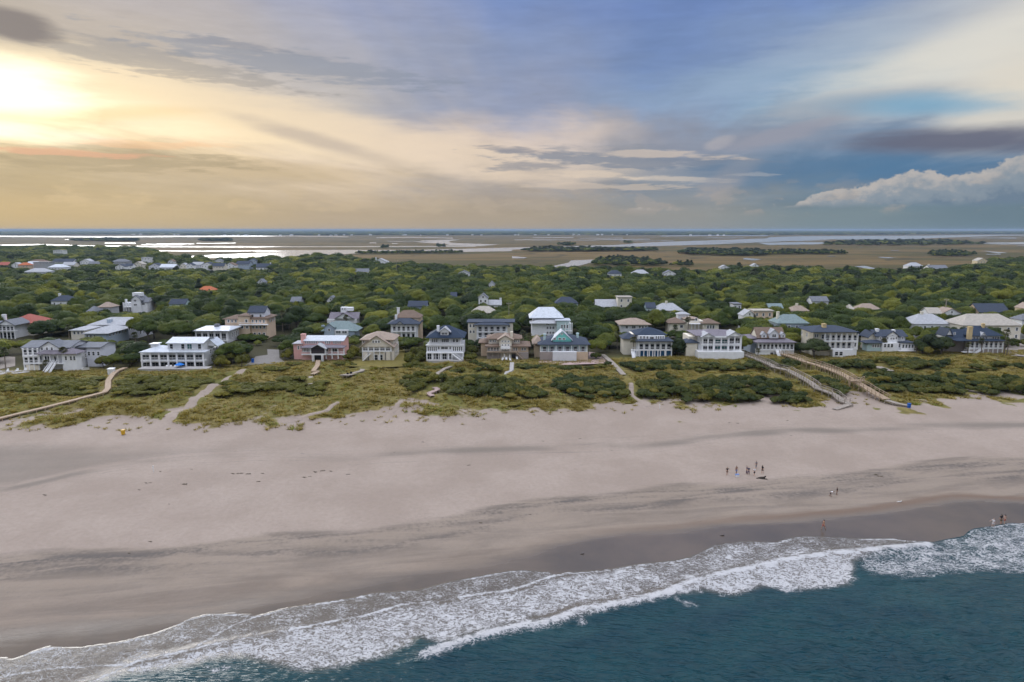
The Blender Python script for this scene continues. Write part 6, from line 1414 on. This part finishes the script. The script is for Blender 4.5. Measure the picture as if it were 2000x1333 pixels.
def chair(u, v, rz, label, group, mat='white_plastic', dy=0):
    x, y, z = hit(u, v); e = empty('garden_chair', (x, y, z + .12), rz); tag(e, label, 'chair', group)
    obj('seat', mesh('seat', *box_vf(-.32, .32, -.32, .32, .38, .44)), MATS[mat], e)
    b_ = obj('backrest', mesh('backrest', *box_vf(-.32, .32, -.03, .03, 0, .72)), MATS[mat], e, (0, .30, .42)); b_.rotation_euler = (R(-18), 0, 0)
    for sx in (-.28, .28):
        for sy in (-.28, .28): obj('leg', cached(('cleg', mat), lambda: mesh('leg', *box_vf(-.035, .035, -.035, .035, 0, .39))), MATS[mat], e, (sx, sy, 0))
        obj('armrest', cached(('carm', mat), lambda: mesh('armrest', *box_vf(-.05, .05, -.3, .3, .60, .65))), MATS[mat], e, (sx*1.15, 0, 0))
def umbrella(u, v, hgt, mat, label, closed=False, group=None):
    x, y, z = hit(u, v); e = empty('patio_umbrella', (x, y, z + .1)); tag(e, label, 'umbrella', group)
    obj('pole', mesh('pole', *box_vf(-.04, .04, -.04, .04, 0, hgt)), MATS['white_plastic'], e); obj('base', mesh('base', *box_vf(-.3, .3, -.3, .3, 0, .12)), MATS['white_plastic'], e)
    k = 10; r0 = .26 if closed else 1.7; z0 = hgt*.35 if closed else hgt - .65
    V = [(0, 0, hgt + .05)] + [(r0*math.cos(6.283*i/k)*(1 if i % 2 else .8), r0*math.sin(6.283*i/k)*(1 if i % 2 else .8), z0) for i in range(k)] + [(0, 0, z0 + .1)]
    obj('canopy', mesh('canopy', V, [(0, 1+i, 1+(i+1) % k) for i in range(k)] + [(k+1, 1+(i+1) % k, 1+i) for i in range(k)]), MATS[mat], e)
lz = hit(330, 722)[2] + .95; ly = hit(330, 722)[1] - .6
HB = [hh for hh in HOUSES][1]; ty = HB[4]
for i, u in enumerate((323, 331, 339)): lounger(u, 716, R(8), 'white lounger on the terrace under the glazed porches', 'white loungers on the cupola house terrace', y=ty + 2.6, z=at_depth(330, 560 + 1004/6.25, ty + 2.4)[1])
x_, z_ = at_depth(351, 560 + 1004/6.25, ty + 2.2); e = empty('patio_umbrella', (x_, ty + 2.4, z_)); tag(e, 'bright blue umbrella spread over the terrace below glazed porches', 'umbrella')
obj('pole', mesh('pole', *box_vf(-.04, .04, -.04, .04, 0, 2.1)), MATS['white_plastic'], e); obj('base', mesh('base', *box_vf(-.3, .3, -.3, .3, 0, .1)), MATS['white_plastic'], e)
obj('canopy', mesh('canopy', [(0, 0, 2.15)] + [(1.6*math.cos(6.283*i/8), 1.6*math.sin(6.283*i/8), 1.35) for i in range(8)] + [(0, 0, 1.55)], [(0, 1+i, 1+(i+1) % 8) for i in range(8)] + [(9, 1+(i+1) % 8, 1+i) for i in range(8)]), MATS['blue_canvas'], e)
for u, v in ((15, 728), (34, 727), (50, 726)): chair(u, v, R(random.uniform(-30, 30)), 'white garden chair on the patio beside the rounded porch', 'white chairs on the pale patio')
umbrella(985, 703, 2.3, 'canvas', 'closed white umbrella before the brown shingled house', True, 'closed umbrellas before the brown house'); umbrella(995.5, 704, 2.4, 'canvas', 'closed white umbrella before the brown shingled house', True, 'closed umbrellas before the brown house')
for u, v in ((981, 705.5), (989, 705), (997, 706.5), (1010, 704)): chair(u, v, R(random.uniform(-40, 40)), 'white garden chair before the brown shingled house', 'white chairs before the brown house')
for u, v in ((680, 735), (686, 734)):
    chair(u, v, R(random.uniform(150, 200)), 'dark chair on the weathered sitting deck', 'dark chairs on the sitting deck', 'black_cloth'); bpy.data.objects
def bin_(name, u, v, s, mat, label, lid=True):
    x, y, z = hit(u, v); e = empty(name, (x, y, z)); tag(e, label, 'bin'); w = s*.3
    Vb = [(-w*.85,-w*.85,.1),(w*.85,-w*.85,.1),(w*.85,w*.85,.1),(-w*.85,w*.85,.1),(-w,-w,s),(w,-w,s),(w,w,s),(-w,w,s)]
    obj('body', mesh('body', Vb, box_vf(0,1,0,1,0,1)[1]), MATS[mat], e); obj('lid', mesh('lid', *box_vf(-w*1.08, w*1.08, -w*1.1, w*1.1, s, s + .09)), MATS[mat], e)
    for sx in (-1, 1): obj('wheel', mesh('wheel', *box_vf(-.05, .05, -.12, .12, 0, .24)), MATS['black_cloth'], e, (sx*w*.7, w*.8, 0))
bin_('waste_bin', 494, 709, 1.35, 'blue_paint', 'blue wheeled bin on the grey driveway')
bin_('waste_bin', 241, 850, 1.15, 'yellow_plastic', 'yellow bin standing on the sand below the dune grass')
bin_('waste_bin', 1775, 797, 1.2, 'blue_paint', 'blue bin at the end of the low plank ramp')
# white shower hut
x, y, z = hit(216, 733); e = empty('shower_hut', (x, y, z)); tag(e, 'small white shower hut where the curving boardwalk begins', 'hut')
obj('wall', mesh('wall', *box_vf(-.9, .9, 0, 1.4, 0, 1.9)), MATS['white_plastic'], e); obj('roof', mesh('roof', [(-1.05,-.15,1.9),(1.05,-.15,1.9),(1.05,1.55,2.1),(-1.05,1.55,2.1),(-1.05,-.15,2.0),(1.05,-.15,2.0),(1.05,1.55,2.2),(-1.05,1.55,2.2)], box_vf(0,1,0,1,0,1)[1]), MATS['white_plastic'], e); obj('door', mesh('door', *box_vf(-.4, .4, -.04, -.003, .05, 1.7)), MATS['canvas'], e)
# picket fence
xa_, ya_, za_ = hit(159, 724); xb_, yb_, _ = hit(179, 723); e = empty('picket_fence', (xa_, ya_, za_)); tag(e, 'short white picket fence beside the lilac wing', 'fence')
Lf = xb_ - xa_
for k in range(int(Lf/.32)): obj('picket', cached('picket', lambda: mesh('picket', [(-.06,-.02,0),(.06,-.02,0),(.06,.02,0),(-.06,.02,0),(-.06,-.02,1.0),(.06,-.02,1.0),(.06,.02,1.0),(-.06,.02,1.0),(0,-.02,1.12),(0,.02,1.12)], [(0,3,2,1),(0,1,5,8,4),(2,3,7,9,6),(1,2,6,5),(3,0,4,7),(5,6,9,8),(7,4,8,9)])), MATS['trim'], e, (k*.32, 0, 0))
for zz in (.3, .8): obj('rail', mesh('rail', *box_vf(-.1, Lf, .025, .07, zz, zz + .1)), MATS['trim'], e)
# street lamp / utility poles above the wood
def pole(u, v, vb, label):
    x, y, z = hit(u, vb); hgt = at_depth(u, v, y)[1] - z; e = empty('utility_pole', (x, y, z)); tag(e, label, 'pole')
    obj('post', mesh('post', *box_vf(-.12, .12, -.12, .12, 0, hgt)), MATS['wood_grey'], e); obj('crossarm', mesh('crossarm', *box_vf(-1.1, 1.1, -.2, -.123, hgt - .7, hgt - .5)), MATS['wood_grey'], e)
    for sx in (-.9, .9): obj('insulator', cached('insul', lambda: mesh('insulator', *box_vf(-.07, .07, -.07, .07, 0, .3))), MATS['white_plastic'], e, (sx, -.16, hgt - .5))
pole(1843, 584, 640, 'utility pole standing above the roofs behind the pyramid roof'); pole(994, 591, 650, 'utility pole above oaks right of the steep white gable'); pole(775, 509, 545, 'thin pole at the marsh edge of the wood')

# driftwood and seaweed
def twist(name, u, v, L, label, cat, mat='drift', group=None, rz=0.0, forks=True):
    x, y, z = hit(u, v); A_ = Acc()
    kk = L/1.9
    def limb(p0, p1, r0, r1, k=6):
        d = Vector(p1) - Vector(p0); q = d.to_track_quat('Z', 'Y'); V = []
        for pp, rr in ((p0, r0*kk), (p1, r1*kk)): V += [tuple(Vector(pp) + q @ Vector((rr*math.cos(6.283*i/k), rr*math.sin(6.283*i/k), 0))) for i in range(k)]
        A_.add((V, [(i, (i+1) % k, k + (i+1) % k, k + i) for i in range(k)] + [tuple(range(k))[::-1], tuple(range(k, 2*k))]))
    limb((-L*.5, 0, .02), (-L*.1, .05*kk, .16*kk), .07, .16); limb((-L*.1, .05*kk, .16*kk), (L*.32, -.02*kk, .22*kk), .16, .2); limb((L*.32, -.02*kk, .22*kk), (L*.52, .05*kk, .5*kk), .19, .1)
    if forks: limb((-L*.2, -.1, .1), (L*.25, -.35, .12), .06, .1); limb((L*.25, -.35, .12), (L*.58, -.6, .06), .1, .06)
    o = obj(name, A_.mesh(name, True), MATS[mat], None, (x, y, z)); o.rotation_euler = (0, 0, rz); tag(o, label, cat, group); return o
twist('driftwood', 1486, 935, 1.9, 'dark forked driftwood lying in front of the group of people', 'driftwood')
twist('driftwood', 1137, 1083, .6, 'short dark stick of driftwood on the wet sand', 'driftwood', forks=False)
twist('driftwood', 1410, 1047, .7, 'thin dark branch on the wet sand above the foam', 'driftwood', forks=False)
o = twist('washed_board', 1756, 981, .9, 'small pale washed-up board on the wet sand', 'board', 'canvas', forks=False)
iv, ifc = ico(2)
def clump_mesh(seed):
    r = np.random.default_rng(seed); V = []; Fc = []; off = 0
    for i in range(6):
        c = r.normal(0, .34, 3)*np.array([1.5, .7, 0]); rr = r.uniform(.15, .34); b_ = 1 + .25*np.sin(iv @ r.normal(0, 6, 3)); v = iv*(rr*b_)[:, None]*np.array([1.3, 1, .6]) + c + np.array([0, 0, .06]); V.append(v); Fc.append(ifc + off); off += len(v)
    k = 60; p = r.normal(0, .42, (k, 3))*np.array([1.5, .8, 0]); p[:, 2] = r.uniform(0, .2, k); d = r.normal(0, .16, (k, 3)); d[:, 2] = np.abs(d[:, 2]); w = r.normal(0, .03, (k, 3))
    q = np.stack([p - w, p + w, p + d], 1).reshape(-1, 3); V.append(q); Fc.append(np.arange(len(q)).reshape(-1, 3) + off)
    me = np_mesh('seaweed_clump', np.concatenate(V), np.concatenate(Fc)); me.materials.append(MATS['weed']); return me
cms = [clump_mesh(i) for i in range(4)]
for i, (u, v, s_) in enumerate([(88,967,1.2),(285,944,1.0),(294,943,.7),(360,946,1.3),(272,957,.8),(455,926,1.3),(470,925,1.5),(484,926,1.2),(513,925,1.0),(594,933,1.3),(606,931,.8),(615,922,1.1),(630,920,1.3),(646,921,1.0),(681,927,1.0),(504,941,.9),(294,1058,.9),(252,1081,.8),(375,917,.7),(313,921,.7),(915,909,1.0),(826,864,1.0),(1133,857,.8),(938,1021,.8),(1035,1005,.7),(1711,928,1.6),(1720,931,1.3),(1060,862,.6),(770,884,.5),(1538,822,1.1),(1425,826,.9),(1440,827,.8),(1545,851,.6),(330,985,.6),(1195,880,.6)]):
    x, y, z = hit(u, v); o = obj('seaweed_clump', cms[i % 4], None, None, (x, y, z)); o.scale = (s_*.38, s_*.34, s_*.3); o.rotation_euler = (0, 0, random.uniform(-.5, .5)); tag(o, 'small dark clump of dried seaweed on the open sand', 'seaweed', 'dried seaweed clumps scattered on the sand')

# ================================================================== people
def body_mesh(name, V, E, Rd, mat, root=0):
    me = bpy.data.meshes.new(name); me.from_pydata(V, E, []); me.update(); o = bpy.data.objects.new(name, me); COL.objects.link(o); me.materials.append(mat)
    sk = o.modifiers.new('skin', 'SKIN'); sk.use_smooth_shade = True
    if not me.skin_vertices: me.skin_vertices.new()
    for i, r in enumerate(Rd): me.skin_vertices[0].data[i].radius = (r if isinstance(r, tuple) else (r, r)); me.skin_vertices[0].data[i].use_root = (i == root)
    ss = o.modifiers.new('smooth', 'SUBSURF'); ss.levels = 1; ss.render_levels = 1
    return o
simple('skin_tan', (.42, .24, .16), .6, .06); simple('skin_deep', (.24, .13, .085), .6, .06); simple('skin_pale', (.55, .36, .27), .6, .06)
for k_, c_ in dict(black=(.018,.018,.022), navy=(.03,.04,.10), purple=(.09,.06,.10), white=(.72,.70,.70), grey=(.20,.19,.20), brown=(.16,.10,.07), blue=(.16,.24,.48), red=(.40,.10,.07), olive=(.12,.11,.06)).items(): simple('cloth_' + k_, c_, .85, .1)
simple('hair_dark', (.025, .018, .014), .7, .1); simple('hair_fair', (.28, .18, .09), .7, .1)
def person(u, v, label, skin='skin_tan', top='white', low='navy', hair='hair_dark', rz=0.0, hgt=1.72, stride=.12, arms=(.25, .25), fore=(.2, .2), bend=0.0, long_low=False, dress=False, longhair=False, wet=False):
    x, y, z = hit(u, v); z = max(z, 0.0)
    e = empty('person', (x, y, z), rz); tag(e, label, 'person'); e.scale = (hgt/1.72,)*3
    V, E, Rd = [], [], []
    def vert(p, r, par=None):
        V.append(p); Rd.append(r)
        if par is not None: E.append((par, len(V) - 1))
        return len(V) - 1
    def lean(p):   # bend the trunk forward about the hips
        yy, zz = p[1], p[2] - .95; c, s_ = math.cos(bend), math.sin(bend); return (p[0], yy*c - zz*s_, .95 + yy*s_ + zz*c)
    pel = vert((0, 0, .95), (.155, .115)); wai = vert(lean((0, 0, 1.10)), (.13, .095), pel); che = vert(lean((0, -.01, 1.30)), (.165, .11), wai); sho = vert(lean((0, 0, 1.43)), (.12, .085), che); nek = vert(lean((0, 0, 1.50)), .052, sho); jaw = vert(lean((0, -.015, 1.57)), (.066, .078), nek); hd = vert(lean((0, 0, 1.65)), (.078, .095), jaw); vert(lean((0, .005, 1.715)), (.05, .06), hd); vert(lean((0, -.115, 1.60)), .014, jaw)
    leg_pts = []
    for sg in (-1, 1):
        hp = vert((sg*.095, 0, .90), .098, pel); kn = vert((sg*.11, sg*stride*.5 - .02, .50), .062, hp); ca = vert((sg*.112, sg*stride*.85 + .0, .36), .056, kn); an_ = vert((sg*.115, sg*stride, .09), .038, ca); vert((sg*.125, sg*stride - .11, .035), (.042, .034), an_); vert((sg*.12, sg*stride + .05, .04), .036, an_); leg_pts.append((V[hp], V[kn], V[an_]))
    arm_pts = []
    for sg, a_, f_ in ((-1, arms[0], fore[0]), (1, arms[1], fore[1])):
        s0 = vert(lean((sg*.185, 0, 1.41)), .055, sho); el_ = vert(lean((sg*(.19 + .28*math.sin(a_)), -.03, 1.41 - .28*math.cos(a_))), .042, s0); d = (sg*.25*math.sin(a_*.6), -.25*math.sin(f_), -.25*math.cos(f_)); pe = V[el_]
        wr = vert((pe[0] + d[0], pe[1] + d[1], pe[2] + d[2]), .029, el_); n_ = Vector(d).normalized(); pw = Vector(V[wr]); pm = vert(tuple(pw + n_*.07), (.038, .02), wr)
        for k, (o_, l_) in enumerate(((-.030, .078), (-.010, .09), (.010, .085), (.030, .068))):
            b1 = vert(tuple(Vector(V[pm]) + n_*l_*.5 + Vector((0, o_, 0))), .009, pm); vert(tuple(Vector(V[b1]) + n_*l_*.45 + Vector((-sg*.018, 0, 0))), .008, b1)
        t1 = vert(tuple(pw + n_*.03 + Vector((-sg*.02, -.045, 0))), .011, wr); vert(tuple(Vector(V[t1]) + n_*.045 + Vector((0, -.012, 0))), .009, t1)
        arm_pts.append((V[s0], V[el_]))
    bo = body_mesh('body', V, E, Rd, MATS[skin]); bo.parent = e
    # clothes
    if top:
        v_ = [V[pel][:2] + (V[pel][2] + .04,), V[wai], V[che], V[sho]]; e_ = [(0, 1), (1, 2), (2, 3)]; r_ = [(.17, .13), (.152, .115), (.185, .128), (.13, .10)]
        for s0, el_ in arm_pts:
            mid = tuple(Vector(s0)*.35 + Vector(el_)*.65); v_ += [s0, mid]; n0 = len(v_); e_ += [(3, n0 - 2), (n0 - 2, n0 - 1)]; r_ += [.07, .062]
        o = body_mesh('shirt', v_, e_, r_, MATS['cloth_' + top]); o.parent = e
    if low:
        v_ = [(0, 0, 1.02), (0, 0, .94)]; e_ = [(0, 1)]; r_ = [(.165, .125), (.17, .128)]
        for hp, kn, an_ in leg_pts:
            endp = tuple(Vector(hp)*.1 + Vector(kn)*.9) if not long_low else tuple(Vector(kn)*.15 + Vector(an_)*.85); v_ += [hp, endp] if not long_low else [hp, kn, endp]; n0 = len(v_)
            if not long_low: e_ += [(1, n0 - 2), (n0 - 2, n0 - 1)]; r_ += [.112, .092]
            else: e_ += [(1, n0 - 3), (n0 - 3, n0 - 2), (n0 - 2, n0 - 1)]; r_ += [.112, .085, .065]
        o = body_mesh('trousers' if long_low else 'shorts', v_, e_, r_, MATS['cloth_' + low]); o.parent = e
    hv = [lean((0, .03, 1.64)), lean((0, .02, 1.70)), lean((0, .01, 1.735))]; he = [(0, 1), (1, 2)]; hr = [(.082, .09), (.086, .098), (.055, .065)]
    if longhair: hv += [lean((0, .075, 1.55)), lean((0, .085, 1.42))]; he += [(0, 3), (3, 4)]; hr += [(.075, .04), (.06, .03)]
    o = body_mesh('hair', hv, he, hr, MATS[hair]); o.parent = e
    for sg in (-1, 1):
        q = lean((sg*.032, -.088, 1.635)); o = obj('eye', cached('eye', lambda: np_mesh('eye', ico(2)[0]*.012, ico(2)[1], True)), MATS['hair_dark'], e, q)
        q = lean((sg*.082, .01, 1.62)); o = obj('ear', cached(('ear', skin), lambda: np_mesh('ear', ico(2)[0]*np.array([.012, .022, .034]), ico(2)[1], True)), MATS[skin], e, q)
    obj('mouth', cached('mouth', lambda: mesh('mouth', *box_vf(-.024, .024, -.004, .004, -.005, .005))), MATS['cloth_red'], e, lean((0, -.092, 1.565)))
    return e
person(1420, 928.5, 'person in black top standing apart at the sunward end of the group', 'skin_tan', 'black', 'brown', rz=R(160), arms=(.9, .3), fore=(.9, .2), stride=.2)
person(1438, 926, 'bare-chested person in blue shorts behind the blue and white cooler', 'skin_deep', None, 'blue', rz=R(10), arms=(.2, .25))
person(1458, 926, 'person in dark purple clothes standing close beside another', 'skin_tan', 'purple', 'purple', rz=R(60), long_low=True, arms=(.15, .2))
person(1461.8, 927.5, 'person in navy top and dark trousers, shoulder to shoulder with another', 'skin_pale', 'navy', 'purple', rz=R(-40), long_low=True, hgt=1.66)
person(1473, 929.5, 'person in white shirt and dark shorts facing the sea', 'skin_pale', 'white', 'black', 'hair_fair', rz=R(0), hgt=1.68, arms=(.35, .3), stride=.22)
person(1476.6, 916, 'person in grey clothes standing behind the others up the beach', 'skin_tan', 'grey', 'grey', rz=R(200), long_low=True)
person(1488.7, 925, 'person all in black on the marsh-right end of the group' if False else 'person all in black standing just behind the driftwood', 'skin_tan', 'black', 'black', rz=R(120), hgt=1.7, longhair=True)
person(1608, 1034.5, 'person in red swimwear walking on the wet sand alone', 'skin_tan', None, 'red', rz=R(-80), stride=.3, longhair=True, arms=(.15, .2))
person(1939, 1029.5, 'person in white shirt standing in the foam edge', 'skin_pale', 'white', 'white', 'hair_fair', rz=R(-60), hgt=1.5, arms=(.9, .3), fore=(.5, .2))
person(1954.5, 1024, 'person in black swimwear with long dark hair at the foam edge', 'skin_tan', 'black', 'olive', rz=R(170), longhair=True)
person(1961.5, 1023.5, 'bare-backed person with long dark hair by the foam edge', 'skin_pale', None, 'red', rz=R(185), longhair=True, hgt=1.68)
person(1634, 967, 'person in dark clothes standing on the damp sand', 'skin_deep', 'black', 'brown', rz=R(40), hgt=1.5)
person(1621.5, 970, 'person in white and black bending over on the damp sand', 'skin_deep', 'white', 'black', rz=R(70), hgt=1.5, bend=R(70), arms=(.1, .1), fore=(1.2, 1.2))
x, y, z = hit(1439.5, 931); e = empty('cooler', (x, y, z), R(12)); tag(e, 'blue and white cooler on the sand before the group', 'cooler')
obj('body', mesh('body', *box_vf(-.36, .36, -.22, .22, 0, .38)), MATS['white_plastic'], e); obj('lid', mesh('lid', *box_vf(-.38, .38, -.24, .24, .382, .5)), MATS['cloth_blue'], e)
for sx in (-1, 1): obj('handle', cached('chandle', lambda: mesh('handle', *box_vf(-.03, .03, -.12, .12, .22, .30))), MATS['cloth_blue'], e, (sx*.39, 0, 0))
for (u, v, l_) in [(300,922,'thin pale marker post on the open sand'),(1288,799,'short white marker post at the end of the sand trail')]:
    x, y, z = hit(u, v); e = empty('marker_post', (x, y, z)); tag(e, l_, 'post'); obj('post', mesh('post', *box_vf(-.06, .06, -.06, .06, -.2, 1.3)), MATS['canvas'], e); obj('plate', mesh('plate', *box_vf(-.14, .14, -.075, -.063, .95, 1.25)), MATS['white_plastic'], e)

# ================================================================== mainland houses, white specks before the far woods
hw_ = mesh('wall', *box_vf(-11, 11, 0, 14, 0, 8)); hw_.materials.append(WM('white')); hr_ = mesh('roof', [(-12,-1,8),(12,-1,8),(12,15,8),(-12,15,8),(-5,7,13),(5,7,13)], [(0,3,2,1),(0,1,5,4),(1,2,5),(2,3,4,5),(3,0,4)]); hr_.materials.append(RM('pale'))
for i in range(44):
    u = random.choice([random.uniform(250, 700), random.uniform(600, 1450)]); x, y = plane_hit(u, 459.2, MARSH_Z); y = float(main_edge(np.array([x]))[0]) - random.uniform(60, 260); x = (u - CX)/F*y
    e = empty('mainland_house', (x, y, MARSH_Z)); tag(e, 'white speck of a house on the mainland shore', 'house', 'far houses along the mainland shore'); e.scale = (random.uniform(.5, 1.2), 1, random.uniform(.5, 1.0))
    obj('wall', hw_, None, e); obj('roof', hr_, None, e)

# ================================================================== haze
m = bpy.data.materials.new('haze'); m.use_nodes = True; t = m.node_tree; t.nodes.clear()
pv = t.nodes.new('ShaderNodeVolumePrincipled'); pv.inputs['Density'].default_value = 6.0e-5; pv.inputs['Color'].default_value = (.40, .53, .70, 1); pv.inputs['Anisotropy'].default_value = .1
ot = t.nodes.new('ShaderNodeOutputMaterial'); t.links.new(pv.outputs[0], ot.inputs['Volume'])
hz = obj('haze', mesh('haze', *box_vf(-46000, 46000, -34000, 66000, -7, 62)), m); tag(hz, 'thin blue haze hanging over the marsh and far woods', 'haze', kind='stuff')
